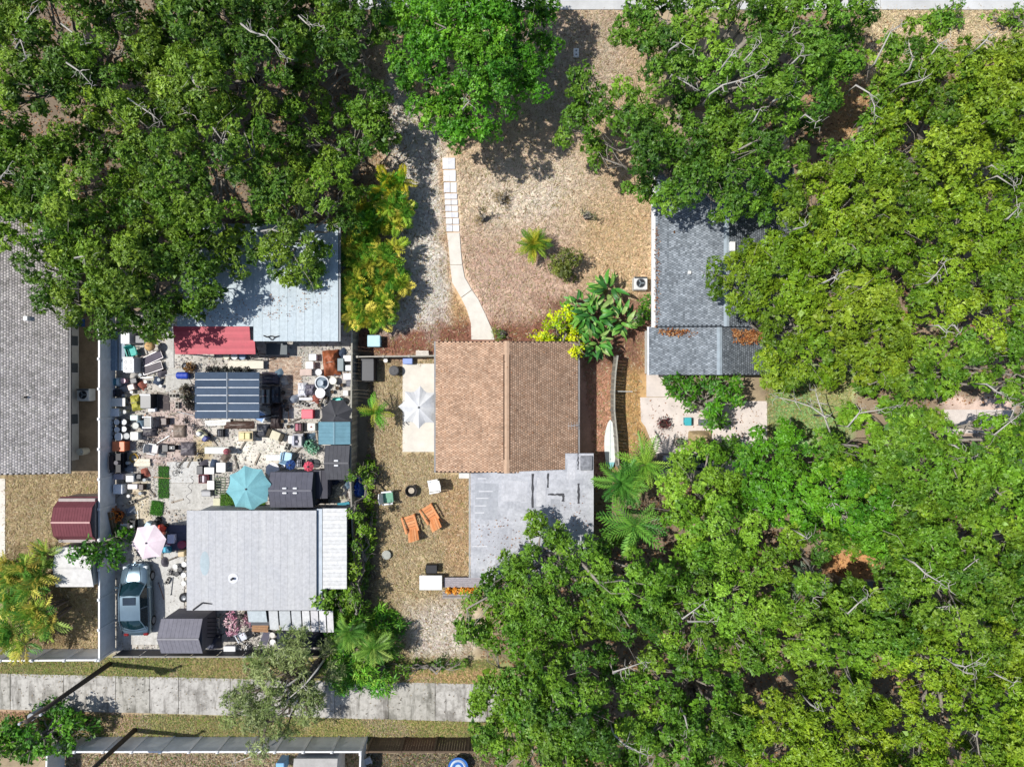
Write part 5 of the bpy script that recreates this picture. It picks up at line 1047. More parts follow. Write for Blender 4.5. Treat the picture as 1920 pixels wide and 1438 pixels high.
def umbrella(label, px, py, R, h, hx, alt=None, n=8, sag=.12, rise=.38, rot=0, scallop=.06, name='patio_umbrella', tilt=(0,0), pole='#cfcfcf'):
    p = W(px, py, h+rise); t = T(name, label, 'umbrella', (p.x, p.y, 0), 0); q = []
    for i in range(n):
        a0, a1 = rot+2*math.pi*i/n, rot+2*math.pi*(i+1)/n; K = 5; v = []; f = []
        for r_ in range(K+1):
            for j in range(5):
                ff, g = r_/K, j/4; a = a0+(a1-a0)*g; c = math.cos(math.pi/n); chord = c/math.cos((g-.5)*2*math.pi/n); rad = R*ff*(chord - scallop*math.sin(g*math.pi)*ff)
                z = h + rise*(1-ff**1.25) - sag*math.sin(g*math.pi)*ff*.5; v.append((rad*math.cos(a),rad*math.sin(a),z + tilt[0]*rad*math.cos(a)+tilt[1]*rad*math.sin(a)))
        for r_ in range(K):
            for j in range(4): f.append((r_*5+j,(r_+1)*5+j,(r_+1)*5+j+1,r_*5+j+1))
        q.append(P('canopy_panel', MB().add(v,f), M(hx if (not alt or i%2) else alt,.8,var=.07,scale=2), t))
        P('rib', MB().tube([(0,0,h+rise-.03),(R*.5*math.cos(a0),R*.5*math.sin(a0),h+rise*.58-.03+tilt[0]*R*.5*math.cos(a0)+tilt[1]*R*.5*math.sin(a0)),(R*.97*math.cos(a0),R*.97*math.sin(a0),h-.02+tilt[0]*R*math.cos(a0)+tilt[1]*R*math.sin(a0))],.012,4), M('#8a8a8a',.5), q[-1])
    P('pole', MB().cyl(0,0,0,h+rise,.025,n=10), M(pole,.4,.3), t); P('finial', MB().lathe(0,0,[(.05,h+rise),(.06,h+rise+.03),(.02,h+rise+.08),(0,h+rise+.09)],10), M('#6a6a6c',.5), t)
    P('base', MB().cyl(0,0,0,.08,.28,.26,16), M('#44464a',.8), t); return t
def kettle(label, px, py, hx='#b8402c', lid='#d8b078', r=.3):
    t = mk('kettle_grill', label, 'grill', px, py); P('bowl', MB().lathe(0,0,[(0,.45),(r*.6,.5),(r*.95,.65),(r,.75)],18), M(hx,.35), t, smooth=True)
    P('lid', MB().lathe(0,0,[(r,.76),(r*.9,.88),(r*.55,.98),(0,1.02)],18), M(lid,.35,var=.3,scale=3), t, smooth=True); P('handle', MB().cbox(0,0,1.03,.12,.03,.04), M('#222222',.6), t)
    for k in range(3): P('leg', MB().tube([(math.cos(k*2.09)*.12,math.sin(k*2.09)*.12,.5),(math.cos(k*2.09)*.3,math.sin(k*2.09)*.3,0)],.015,5), M('#777777',.4), t)
    return t
def firepit(label, px, py, r=.36):
    t = mk('fire_pit', label, 'fire pit', px, py); P('bowl', MB().lathe(0,0,[(0,.18),(r*.6,.2),(r*.95,.36),(r,.42),(r*1.08,.42),(r*1.08,.39),(r*.97,.34)],20), M('#1e1c1c',.7,var=.3), t)
    P('rim', MB().torus((0,0,.42),r*1.02,.025,'z',22,6), M('#3a3230',.6), t); P('ash', MB().cyl(0,0,.2,.24,r*.55,n=14), M('#c8bca8',.95,var=.4,scale=14), t)
    for k in range(3): P('leg', MB().cyl(math.cos(k*2.09)*r*.7,math.sin(k*2.09)*r*.7,0,.25,.02,n=6), M('#222222',.6), t)
    return t
def drum(label, px, py, r, L, hx, rot=0, end=None, name='barrel', standing=False, cat='barrel'):
    t = mk(name, label, cat, px, py, rot)
    if standing:
        P('body', MB().lathe(0,0,[(0,0),(r,0),(r,L*.3),(r*1.03,L*.33),(r,L*.36),(r,L*.64),(r*1.03,L*.67),(r,L*.7),(r,L),(r*.93,L),(r*.92,L-.015),(0,L-.015)],18), M(hx,.45,var=.12), t); P('bung', MB().cyl(r*.5,0,L-.014,L+.02,.035,n=10), M('#eeeeee',.5), t)
    else:
        v = MB().lathe(0,0,[(0,-L/2),(r*.8,-L/2),(r,-L/2+.06),(r,-L*.15),(r*1.03,-L*.12),(r*1.03,L*.12),(r,L*.15),(r,L/2-.06),(r*.8,L/2),(0,L/2)],16); v.v = [(z,y,x+r) for x,y,z in v.v]; P('body', v, M(hx,.4,var=.12), t)
        P('end_cap', MB().add([(-L/2-.012,r*.75*math.cos(a*.628),r+r*.75*math.sin(a*.628)) for a in range(10)] + [(-L/2+.03,r*.75*math.cos(a*.628),r+r*.75*math.sin(a*.628)) for a in range(10)], [tuple(range(9,-1,-1))]+[(i,(i+1)%10,10+(i+1)%10,10+i) for i in range(10)]), M(end or '#eeeeee',.5), t)
    return t
def frame_rack(label, px, py, sx, sy, h, rot=0, hx='#26262a', bars=4, name='metal_frame', cat='frame'):
    t = mk(name, label, cat, px, py, rot); m = M(hx,.5,.2)
    for a in (-1,1):
        P('side_frame', MB().tube([(a*sx/2,-sy/2,0),(a*sx/2,-sy/2,h),(a*sx/2,sy/2,h),(a*sx/2,sy/2,0)],.03,6), m, t)
    for k in range(bars): y = -sy/2+sy*k/(bars-1); P('bar', MB().tube([(-sx/2,y,h),(sx/2,y,h)],.025,6), m, t)
    return t
# ------------------------------------------------------------------ parked car
cpos = W(258, 1123, .5)
car = T('parked_car', 'silver blue sedan with sunroof parked nose up beside the white fence', 'car', (cpos.x, cpos.y, 0), math.radians(1.5))
PAINT = M(C('#7e95a3'), .2, .55, var=.06, scale=1, name='car_paint'); GLASS = M('#16323a', .08, var=.1, spec=.6, name='car_glass')
st = [(-2.2,.62,.55,.35),(-2.12,.76,.72,.28),(-1.75,.84,.93,.22),(-1.3,.87,.97,.2),(-.3,.88,.96,.2),(.8,.88,.95,.2),(1.3,.87,.92,.2),(1.8,.82,.82,.24),(2.1,.7,.7,.3),(2.22,.5,.56,.36)]
v = []; 
for y, w_, zt_, zb_ in st:
    for f, z in ((-.97,zb_),(-1,zb_+(zt_-zb_)*.5),(-.97,zt_-.09),(-.84,zt_-.01),(-.4,zt_+.025),(0,zt_+.03),(.4,zt_+.025),(.84,zt_-.01),(.97,zt_-.09),(1,zb_+(zt_-zb_)*.5),(.97,zb_)): v.append((f*w_,y,z))
f = [(i*11+j,(i+1)*11+j,(i+1)*11+j+1,i*11+j+1) for i in range(len(st)-1) for j in range(10)] + [tuple(range(10,-1,-1)), tuple(range((len(st)-1)*11,len(st)*11))]
f += [(i*11+10,(i+1)*11+10,(i+1)*11,i*11) for i in range(len(st)-1)]
body = P('body', MB().add(v,[q[::-1] for q in f]), PAINT, car, smooth=True)
def quad(a,b,c,d): return MB().slab([a,b,c,d],.02)
R_ = .62; zr_ = 1.43; yf,yr = .48,-1.02          # roof ends
P('roof', MB().add([(x*R_,y,zr_+.03*(1-x*x)-.02*((y+.35)/.7)**2) for y in (yr,-.65,-.25,.12,yf) for x in (-1,-.5,0,.5,1)],[(i*5+j,i*5+j+1,i*5+j+6,i*5+j+5) for i in range(4) for j in range(4)]), PAINT, car, smooth=True)
P('sunroof', MB().rbox(0,.15,zr_+.012,.78,.46,.03,.012), M('#2c3a48',.1), car)
def curved(x0,yb,zb0,cb,x1,yt_,zt0,ct,flip):
    v = []; N = 9
    for k in range(4):
        f_ = k/3
        for i in range(N):
            u = -1+2*i/(N-1); v.append((u*(x0+(x1-x0)*f_), yb-cb*u*u+((yt_-ct*u*u)-(yb-cb*u*u))*f_, zb0+(zt0-zb0)*f_+.05*math.sin(f_*math.pi)-.02*u*u))
    fs = [(k*N+i,k*N+i+1,(k+1)*N+i+1,(k+1)*N+i) for k in range(3) for i in range(N-1)]; return MB().add(v,[q[::-1] for q in fs] if flip else fs)
P('windshield', curved(.74,1.24,.965,.3,.60,yf,zr_+.01,.07,False), GLASS, car, smooth=True)
P('rear_window', curved(.72,-1.72,.985,-.2,.60,yr,zr_-.0,-.07,True), GLASS, car, smooth=True)
for s_ in (-1,1):
    q = [(s_*.83,1.1,.94),(s_*.84,-1.6,.96),(s_*.63,yr,zr_-.01),(s_*.63,yf,zr_-.01)]; P('side_window', MB().slab(q if s_ > 0 else q[::-1],.015), GLASS, car)
    P('roof_rail', MB().tube([(s_*.8,1.12,.97),(s_*.63,yf,zr_+.005),(s_*.63,yr,zr_+.005),(s_*.78,-1.68,.99)],.035,6), PAINT, car)
    P('mirror', MB().rbox(s_*1.0,.86,.92,.2,.11,.13,.04), PAINT, car)
    P('headlight', MB().rbox(s_*.6,1.98,.6,.3,.22,.13,.04), M('#e6eef2',.1), car); P('tail_light', MB().rbox(s_*.6,-2.08,.68,.3,.16,.14,.04), M('#8a1c1c',.2), car)
    P('pillar', MB().tube([(s_*.86,-.3,.95),(s_*.635,-.32,zr_)],.035,5), PAINT, car)
    for y in (1.38,-1.38):
        wh = T('x','x','x') if False else P('wheel', MB().torus((s_*.8,y,.31),.24,.085,'x',20,8), M('#161616',.85), car, smooth=True)
        P('rim', MB().add([(s_*.88,y+.2*math.cos(a*.5236),.31+.2*math.sin(a*.5236)) for a in range(12)],[tuple(range(12)) if s_ > 0 else tuple(range(11,-1,-1))]), M('#b8bcc0',.3,.6), wh)
    for y0_ in (.42,-.55): P('door_handle', MB().rbox(s_*.885,y0_-.3,.78,.03,.16,.03,.008), M('#dfe6ea',.2,.5), car)
P('hood_crease', MB().tube([(-.45,1.2,.955),(-.4,1.7,.885),(-.3,2.05,.77)],.012,4).tube([(.45,1.2,.955),(.4,1.7,.885),(.3,2.05,.77)],.012,4), PAINT, car)
P('panel_gap', MB().tube([(.72*u/6,1.3-.3*(u/6)**2,.985-.03*abs(u/6)) for u in range(-6,7)],.010,4), M('#20282c',.7), car)
P('panel_gap', MB().tube([(.72*u/6,-1.8+.12*(u/6)**2,.985-.03*abs(u/6)) for u in range(-6,7)],.010,4), M('#20282c',.7), car)
for x in (-.35,.25): P('wiper', MB().tube([(x,1.2,.99),(x+.42,1.05,1.045)],.012,4), M('#111111',.6), car)
P('number_plate', MB().box(-.25,.25,-2.215,-2.2,.5,.62), M('#e8e8e4',.4), car)
P('dashboard', MB().slab([(-.7,1.05,.9),(.7,1.05,.9),(.66,.75,.92),(-.66,.75,.92)],.03), M('#1a1c1e',.8), car)

# ------------------------------------------------------------------ umbrellas
umbrella('large teal patio umbrella beside the grey resin shed', 461, 917, 1.36, 2.3, '#7fb9c0', rot=math.radians(100), n=8, rise=.42)
umbrella('white scalloped patio umbrella between the patio and the brown house eave', 785, 764, 1.28, 2.0, '#dfdedb', alt='#d6d6d6', rot=math.radians(88), scallop=.16, rise=.4)
umbrella('faded pink umbrella above the parked car', 274, 1018, 1.1, 2.0, '#f0dde2', rot=math.radians(10), n=6, scallop=.02, rise=.3, tilt=(.08,0))
umbrella('black umbrella next to the teal roofed shed', 629, 779, 1.02, 1.75, '#3a3a3e', alt='#46464a', rot=math.radians(22), n=8, rise=.3)
umbrella('small navy parasol above the grey resin shed', 543, 872, .33, 1.5, '#284a86', n=8, rise=.14, name='parasol')
umbrella('small coral pink parasol above the shed annex', 577, 875, .33, 1.6, '#d9566a', n=8, rise=.14, name='parasol')

# ------------------------------------------------------------------ back yard of the brown house
adirondack('left of the two orange adirondack chairs on the back lawn', 771, 986, math.radians(197), '#e39a64').scale = (1.15, 1.32, 1.0)
adirondack('right of the two orange adirondack chairs on the back lawn', 808, 967, math.radians(211), '#e39a64').scale = (1.15, 1.32, 1.0)
chair('white plastic chair with green cushion facing the fire pit', 729, 931, math.radians(96), '#f2f2f0', '#6fa888', s=1.35)
chair('white plastic chair right of the fire pit', 814, 910, math.radians(-80), '#f2f2ee', s=1.35)
firepit('black bowl fire pit between the two white chairs', 771, 920, .34)
bucket('pale weathered stump at the edge of the fence shadow on the back lawn', 724, 1041, .27, .2, '#a8aaa0', name='tree_stump', cat='stump')
bin_('black square box beside the white table in the back yard', 810, 1065, .72, .55, .5, '#26262a', '#1e1e22')
table('white square table in the back yard', 809, 1089, 1.4, .9, .7, '#ecebe6')
board('grey weathered plank bench running from the white table to the flat roof', 880, 1094, 3.2, .62, 0, '#a6a0a4', z=.35, t_=.05, n=5, name='plank_deck', cat='deck')
pl = mk('wooden_pallet', 'grey pallet of stacked planks below the marigold pots', 'pallet', 862, 1117)
for i in range(5): P('plank', MB().box(-1.1+.03*(i%2),1.1,-.2+i*.085,-.13+i*.085,.1,.14+.02*(i%2)), M('#8c8684' if i%2 else '#a8a29e',.8,var=.25), pl)
for x in (-.9,0,.9): P('bearer', MB().box(x-.05,x+.05,-.2,.22,0,.1), M('#6c6460',.85), pl)
for i in range(5):
    p_ = pot(['orange marigold pot at the left end of the row by the plank bench','second orange marigold pot from the left by the plank bench','middle orange marigold pot by the plank bench','fourth orange marigold pot from the left by the plank bench','orange marigold pot at the right end of the row by the plank bench'][i], 842+i*12.2, 1106, .11, .24, '#2a2624', ['#c8843c','#d89a4c','#b06c2c','#d8a860'], 900+i)
board('white stone bench by the cross fence', 791, 662, .8, .32, 0, '#e0d8cc', z=.3, t_=.08, name='garden_bench', cat='bench')
bin_('pale blue storage bin in the shade beside the dividing fence', 703, 640, .8, .72, .6, '#8ec0d4', '#b6dce8')
bin_('blue box against the cross fence beside the patio', 765, 677, .6, .4, .4, '#7c92cc', '#8ea4dc', name='cooler')
t_ = appliance('black covered barbecue grill by the dividing fence', 693, 694, .8, 1.35, .95, '#36383c', 0, name='covered_grill', cat='grill', accent='#44464a')
bucket('white bucket against the cross fence', 723, 676, .13, .3, '#eeeae2')
bucket('black round lidded bin on the dry grass above the white umbrella', 740, 695, .3, .55, '#2c2c30', name='round_bin', cat='bin')
# surfboard
sb = mk('surfboard', 'white surfboard with teal tail standing along the leaning fence', 'surfboard', 1144, 833)
prof = [(-1.52,.02),(-1.4,.16),(-1.1,.27),(-.5,.35),(0,.37),(.5,.35),(1.0,.26),(1.35,.14),(1.52,.02)]
def sbm(y0,y1,z0):
    a = [(w_,y) for y,w_ in prof if y0-1e-6<=y<=y1+1e-6]; pts = [(w_,y) for w_,y in a] + [(-w_,y) for w_,y in a[::-1]]; return MB().prism(pts, z0, z0+.07)
P('deck', sbm(-1.1,1.52,.3), M('#e6eae4',.25,var=.05), sb); P('tail', sbm(-1.52,-1.1,.3), M('#8fc8cc',.25), sb)
P('stringer', MB().box(-.012,.012,-1.05,1.45,.371,.374), M('#9ab4b4',.5), sb); P('leash_plug', MB().cyl(0,-.9,.37,.378,.03,n=10), M('#446a72',.5), sb)
for y in (-.7,.7): P('stand', MB().box(-.25,.25,y-.04,y+.04,0,.3), M('#8c7c68',.8), sb)
board('thin white batten leaning out from the surfboard fence', 1173, 734, .95, .05, math.radians(-1), '#f0efe8', z=1.2, name='batten')
appliance('white air conditioner condenser beside the slate house', 1199, 533, .82, .78, .75, '#e6e6e2', top='fan', name='air_conditioner', cat='air conditioner', accent='#3c4246')
appliance('white air conditioner condenser beside the taupe grey house wall', 163, 740, .75, .75, .7, '#d8dcd8', top='fan', name='air_conditioner', cat='air conditioner', accent='#4a5054')
drum('cream water softener tank beside the taupe grey house wall', 157, 846, .22, .7, '#d0ccb8', standing=True, name='water_tank', cat='tank')
bin_('navy blue bin at the corner of the taupe grey house under the oak', 147, 605, .5, .5, .9, '#28508c', '#3468a8')
# side patio and roof bits
pot('dark maroon leafy pot on the pink side patio', 1244, 794, .26, .35, '#4c2e2a', ['#5a3030','#6a3c34','#43262a'], 931)
bin_('teal box on the pink side patio', 1289, 790, .42, .5, .45, '#2f8ca0', '#46b8c0')
an = T('roof_antenna', 'small television antenna on the right slope of the brown roof', 'antenna', tuple(W(1072,797,2.5))); 
P('mast', MB().cyl(0,0,0,.9,.02,n=6), M('#d0d0d0',.4,.5), an); P('boom', MB().tube([(-.3,0,.85),(.3,.05,.85)],.015,5), M('#d8d8d8',.4,.5), an)
for k in range(4): P('element', MB().tube([(-.25+k*.16,-.22,.85),(-.25+k*.16,.22,.85)],.008,4), M('#d8d8d8',.4,.5), an)
ub = mk('utility_box', 'white rectangular utility cover in the upper front yard', 'utility box', 1081, 97); P('cover', MB().rbox(0,0,0,.34,.56,.16,.03), M('#f0ece6',.7), ub)
for y in (-.12,.12): P('bolt', MB().cyl(0,y,.16,.175,.05,n=8), M('#8a8680',.6), ub)
# under and behind: right hand clearing
tag(P('wicker_lounge', MB().cbox(0,0,.2,1.3,.6,.12).cbox(0,.25,.32,1.3,.1,.3), M('#8f949a',.7)), 'grey bench in the leaf strewn clearing among the right hand trees', 'bench').location = W(1612,1093,.3)
# blue items at the bottom edge
bt = mk('blue_patterned_table', 'blue and white patterned round table at the bottom edge behind the board fence', 'table', 860, 1432)
P('top', MB().cyl(0,0,.66,.7,.62,n=24), M('#2f6ab8',.4,var=.3), bt); P('inlay', MB().torus((0,0,.705),.42,.07,'z',22,4), M('#d8e4f0',.5), bt); P('medallion', MB().cyl(0,0,.70,.712,.2,n=16), M('#c4d4e6',.5,var=.3,scale=20), bt); P('pedestal', MB().cyl(0,0,0,.66,.08,.06,10), M('#44484c',.5), bt)
bin_('light blue wheeled bin behind the white fence at the bottom edge', 532, 1428, .5, .62, .95, '#7fb2e0', '#8cc0ee')
chair('white wire chair behind the board fence at the bottom edge', 690, 1424, .4, '#e6e2e0', s=.9)
# tanks beside the palm row
drum('upper pale blue round tank beside the palm row', 641, 500, .34, .9, '#a8c4dc', standing=True, name='water_tank', cat='tank')
drum('lower pale blue round tank beside the palm row', 641, 522, .32, .8, '#a8c4dc', standing=True, name='water_tank', cat='tank')
ov = mk('oval_tank', 'white oval tank between the pale metal roof and the palm row', 'tank', 645, 551); P('shell', MB().lathe(0,0,[(0,0),(.9,0),(1,.15),(1,.6),(.85,.72),(.4,.78),(0,.8)],20,sx=.33,sy=.72), M('#ece8e4',.4), ov, smooth=True); P('hatch', MB().cyl(0,.2,.76,.84,.12,n=12), M('#d0ccc8',.5), ov)

# ------------------------------------------------------------------ the cluttered yard, top left block
bin_('bright blue tub half under the oak leaves at the top of the cluttered yard', 269, 570, .55, .55, .6, '#2f8cc0', '#58b4dc', name='plastic_tub')
for i,(px,hx,lab) in enumerate(((210,'#8fa4b8','long blue grey panel leaning along the white fence'),(224,'#a6b4c0','long pale grey panel right of the blue grey one by the white fence'))): board(lab, px, 658, 2.4, .4, math.radians(90), hx, z=.5, t_=.06, n=2, name='roofing_sheet', cat='sheet metal')
appliance('white cabinet with black front near the top of the white fence', 243, 634, .55, .75, .8, '#e8e8ea', name='cabinet', cat='cabinet')
bin_('dark charcoal trunk beside the white cabinet', 269, 637, .75, .5, .5, '#2e3036', '#383a40', name='trunk')
chair('teal plastic tub chair near the white fence', 251, 660, .3, '#2fa79a', '#3cb8ac', s=1.05)
kettle('kettle grill with tan lid and red bowl', 288, 650)
appliance('white stove with round burners below the teal chair', 250, 684, .68, .95, .85, '#dfe2e4', top='stove', name='stove', cat='stove', accent='#c8c8c8')
folded_lounge('upper folded lounge chair with grey sling leaning near the white slab', 285, 671, math.radians(24), '#5e5864')
folded_lounge('lower folded lounge chair with grey sling leaning near the white slab', 285, 690, math.radians(18), '#6a6468')
tire('thin wheel ring lying above the blue barrel', 345, 687, .25, name='wheel')
pot('brown leaf filled pot beside the wheel ring', 357, 690, .2, .3, '#5a4028', ['#7a5a34','#5c4628'], 41)
drum('royal blue barrel with white end lying left of the striped canopy', 342, 704, .22, .75, '#2244b0', rot=0, end='#eef0f6')
crate('white and teal crate by the white fence', 216, 716, .62, .5, .35, '#dfeaf0', fillhex=['#a8dce8','#4c8a9c','#d8eef4'])
bucket('pink bucket right of the white and teal crate', 233, 714, .15, .4, '#e8b8c4', '#f0c8d0')
bin_('pinkish cream hamper near the pink bucket', 248, 726, .4, .36, .4, '#e0c8bc', '#ecd8cc', rot=.3)
bin_('black toolbox above the pinkish hamper', 251, 714, .42, .34, .3, '#26262c', '#33333a', rot=.2, name='toolbox', cat='toolbox')
crate('dark wire crate above the white low table', 217, 737, .68, .42, .35, '#4a4a58', fillhex=['#38384a','#2c2c34'])
table('white low table beside the white fence', 223, 754, 1.0, .52, .5, '#efece4')
bin_('white stacked trays below the white low table', 216, 773, .7, .5, .45, '#e6e8ea', '#f0f2f4', name='tray_stack')
bucket('slim grey tin right of the stacked trays', 236, 772, .12, .45, '#b8b8b4', name='tin')
tarp('olive yellow tarp bundle below the clutter row', 254, 755, .75, 1.0, .5, '#b4b04a', seed=3, rot=.15)
bin_('pale green lidded box below the olive tarp', 253, 783, .5, .34, .35, '#b8ccc8', '#ccdcd8')
appliance('black generator with white side panels', 280, 752, .68, .9, .75, '#2c2e34', name='generator', cat='generator', accent='#e6e6ea')
bin_('white tray in front of the black generator', 284, 768, .45, .28, .22, '#e8e8ec', name='tray')
board('dark brown rubber mat beside the generator', 302, 755, .72, .98, 0, '#4a4040', z=.01, t_=.02, name='rubber_mat', cat='mat')
for i,(px,py,lab) in enumerate(((210,792,'grey lidded bucket, top left of the bucket cluster by the white fence'),(222.5,791,'white lidded bucket, top middle of the bucket cluster'),(236,791,'pale lidded bucket, top right of the bucket cluster'),(210,805,'grey lidded bucket, second row left of the bucket cluster'),(223,805,'white lidded bucket, second row middle of the bucket cluster'),(236,804,'white lidded bucket, second row right of the bucket cluster'),(210,820,'small pale bucket alone at the lower left of the bucket cluster'))):
    bucket(lab, px, py, .165, .5, '#3c3e44', ['#bcbec0','#ececec','#dcdcda'][i%3], group='buckets beside the white fence')
bucket('large white round lidded tub at the bottom of the bucket cluster', 227, 818, .24, .55, '#d8d8d6', '#f2f2f0', name='round_tub', cat='tub')
bucket('grey round tub right of the large white tub', 241, 817, .19, .5, '#8e9090', '#a4a6a6', name='round_tub', cat='tub')
bin_('bright orange bin below the bucket cluster', 228, 836, .78, .62, .6, '#e8784a', '#f08858')
chair('white round plastic chair near the generator', 282, 791, math.radians(-90), '#ececea', '#a8a8a2', s=1.2)
bucket('white ribbed planter left of the white round chair', 255, 798, .2, .35, '#d4d6d0', '#b4b8b0', name='planter', cat='planter')
bin_('brown wooden square box right of the white round chair', 308, 790, .46, .46, .4, '#4c3c38', '#5a4640', name='wooden_box', cat='box')
bin_('cream cardboard box above the fallen bicycles', 255, 817, .5, .52, .45, '#e6e6de', '#eeeee6', name='cardboard_box', cat='box')
tarp('charcoal mesh cover heap near the white planter', 277, 809, .95, .65, .35, '#5a565a', seed=8)
bike('black bicycle lying left of the grey mesh cover', 268, 826, .4, '#2a2c30')
bike('grey bicycle lying against the white chair', 283, 832, -.5, '#6c6e74', s=.75)
tarp('brown wicker dog bed on the pinkish dirt', 333, 809, .8, .78, .3, '#8a7a6c', seed=12, name='wicker_basket', cat='basket', amp=.05)
chair('white chair with pale seat in the middle of the dirt patch', 291, 841, math.radians(80), '#d6d6d2', '#e8e0dc', s=1.1)
bin_('black hard case right of the pale seat chair', 311, 840, .4, .48, .35, '#222226', '#2c2c30', name='hard_case', cat='case')
bin_('black box with white knob beside the hard case', 324, 839, .42, .3, .35, '#1e1e20', knob='#f4f4f4', name='speaker_box', cat='box')
tarp('grey textured tarp in the middle of the dirt patch', 349, 842, .95, .85, .35, '#6c666a', seed=15)
ys_ = mk('garden_hose', 'coiled yellow garden hose beside the dark rack', 'hose', 247, 860)
for k,r_ in enumerate((.22,.28,.25)): P('coil', MB().torus((.02*k,.03*k,.04+.05*k),r_,.022,'z',20,5), M('#c8a038',.6), ys_)
P('nozzle', MB().tube([(.25,.1,.06),(.42,.2,.05)],.025,6), M('#8a3c20',.5), ys_)
board('cream plywood sheet below the yellow hose', 262, 868, 1.0, .46, 0, '#ece2cc', z=.12, t_=.03, name='plywood_sheet', cat='sheet')
rack('dark shelf rack in the fence shadow below the orange bin', 226, 866, .7, 1.2, .9, '#2c2a2e', items=('#3a2a2a','#4c4650'))
bin_('purple grey box below the dark shelf rack', 224, 893, .62, .38, .4, '#a8a2ae', '#b4aeb8')
appliance('white and black washing machine base on the gravel', 248, 895, .5, .5, .6, '#dcdcda', name='washing_machine', cat='appliance')
bin_('black crate right of the washing machine base', 260, 893, .44, .34, .35, '#242428', '#2e2e32')
bin_('white cooler below the purple grey box', 225, 916, .58, .6, .5, '#e8eef4', '#f2f6fa', name='cooler', cat='cooler')
bin_('pinkish white box with brown end below the washing machine base', 250, 912, .62, .32, .35, '#e4dcdc', '#ece4e2', name='cardboard_box', cat='box')
bin_('dark brown box right of the pinkish white box', 266, 913, .32, .4, .35, '#3c2c28', '#463430', name='wooden_box', cat='box')
for lab,px,py,L_,w_,rt in (('long strip of green artificial turf left of the white slab',303,905,2.0,.66,90),('short piece of green artificial turf above the pink umbrella',290,954,.85,.72,80)):
    tf = mk('turf_mat', lab, 'mat', px, py, math.radians(rt)); P('backing', MB().box(-L_/2,L_/2,-w_/2,w_/2,.03,.045), M('#33402a',.9), tf)
    rg = np.random.RandomState(int(px)); n_ = 2600; q_ = np.stack([rg.uniform(-L_/2,L_/2,n_),rg.uniform(-w_/2,w_/2,n_),np.full(n_,.045)],-1)
    stuff(P('pile', leaves_mesh('pile', q_, np.tile([0,0,1.],(n_,1)), pal('#3f6a2c','#4c7a34','#35602a')[rg.randint(0,3,n_)], rg, 1, (.05,.08), .35, .5), BLADE, tf))
bin_('black duffel bag on the white slab', 376, 881, .4, .55, .35, '#26262a', '#303036', name='duffel_bag', cat='bag')
crate('maroon and white crate on the white slab', 381, 898, .6, .52, .3, '#8c3444', fillhex=['#3a2a30','#e8dce0','#4c2430'])
for lab,px,py,sx,sy in (('white flat box at the top of the white slab',394,882,.62,.42),('cream square table near the teal umbrella',416,876,.58,.6),('white stool cube below the maroon crate',397,909,.44,.56)): table(lab,px,py,sx,sy,.45,'#f2efe8')
appliance('grey ribbed heater on the lower white slab', 388, 924, .58, .4, .45, '#9a9a9c', name='heater', cat='heater', accent='#6c6c70')
frame_rack('green wooden trellis beside the teal umbrella', 413, 911, .6, .98, .3, hx='#5a6a4a', bars=7, name='trellis', cat='trellis')
tag(P('paving_stone', MB().rbox(0,0,0,.45,.75,.06,.02), M('#d8d6b8',.9)), 'pale yellow stone slab below the trellis', 'stone').location = W(407,945)
lw = mk('green_lawn_patch', 'strip of green turf under the teal umbrella', 'turf', 436, 938); rg = np.random.RandomState(5); n_ = 3600
P('sod', MB().box(-.85,1.9,-.42,.42,0,.03), M('#40522c',.9), lw); q_ = np.stack([rg.uniform(-.85,1.9,n_),rg.uniform(-.42,.42,n_),np.full(n_,.03)],-1); stuff(P('grass', leaves_mesh('grass', q_, np.tile([0,0,1.],(n_,1)), pal('#4c7030','#5c8038','#3c5c28')[rg.randint(0,3,n_)], rg, 1, (.06,.12), .3, .5), BLADE, lw))
hs = mk('cable_coil', 'loose dark cable snaking over the white slab', 'cable', 347, 920); P('cable', MB().tube([(.02*i+.16*math.sin(i*1.1),-.85+.11*i,.03) for i in range(16)],.014,4), M('#8a8686',.6), hs); P('plug', MB().rbox(.3,.85,.02,.08,.05,.05,.01), M('#222222',.6), hs)
bike('small black scooter lying at the top of the white slab', 323, 878, 1.2, '#222226', s=.55)
# canopy surroundings
for i,(px,py,lab,lf) in enumerate(((350,730,'upper dark pot at the left edge of the striped canopy',['#3c3a2c','#5a5040']),(351,745,'middle dark pot at the left edge of the striped canopy',['#34382c','#484a3a']),(355,760,'lower dark pot at the left edge of the striped canopy',['#2c2c28','#3c3a34']))): pot(lab, px, py, .22, .35, '#26221f', lf, 50+i)
bike('dark bicycle leaning on the lower left post of the striped canopy', 367, 793, .9, '#24262a', s=.8)
cm = mk('air_compressor', 'cream and blue air compressor below the striped canopy', 'compressor', 379, 815, math.radians(-40))
P('tank', MB().rbox(0,0,.12,.75,.4,.35,.1), M('#dcd8b4',.5,var=.2), cm); P('motor', MB().rbox(.36,0,.2,.28,.34,.4,.05), M('#34408a',.5), cm); P('pump', MB().rbox(-.12,0,.47,.26,.24,.18,.04), M('#e8e8e8',.5), cm); P('handle', MB().tube([(-.38,-.15,.4),(-.55,-.15,.5),(-.55,.15,.5),(-.38,.15,.4)],.016,5), M('#44464a',.5), cm)
for y in (-.22,.22): P('wheel', MB().torus((.3,y,.12),.09,.03,'y',14,5), M('#1c1c1c',.8), cm)
board('long white sheet of plywood below the striped canopy', 405, 793, 1.6, .36, math.radians(3), '#f0eee6', z=.15, t_=.03, name='plywood_sheet', cat='sheet')
crate('black cart with pale handles below the white plywood', 413, 812, .36, .5, .4, '#34363c', fillhex=['#4a4c56','#2c2c30'], name='garden_cart', cat='cart')
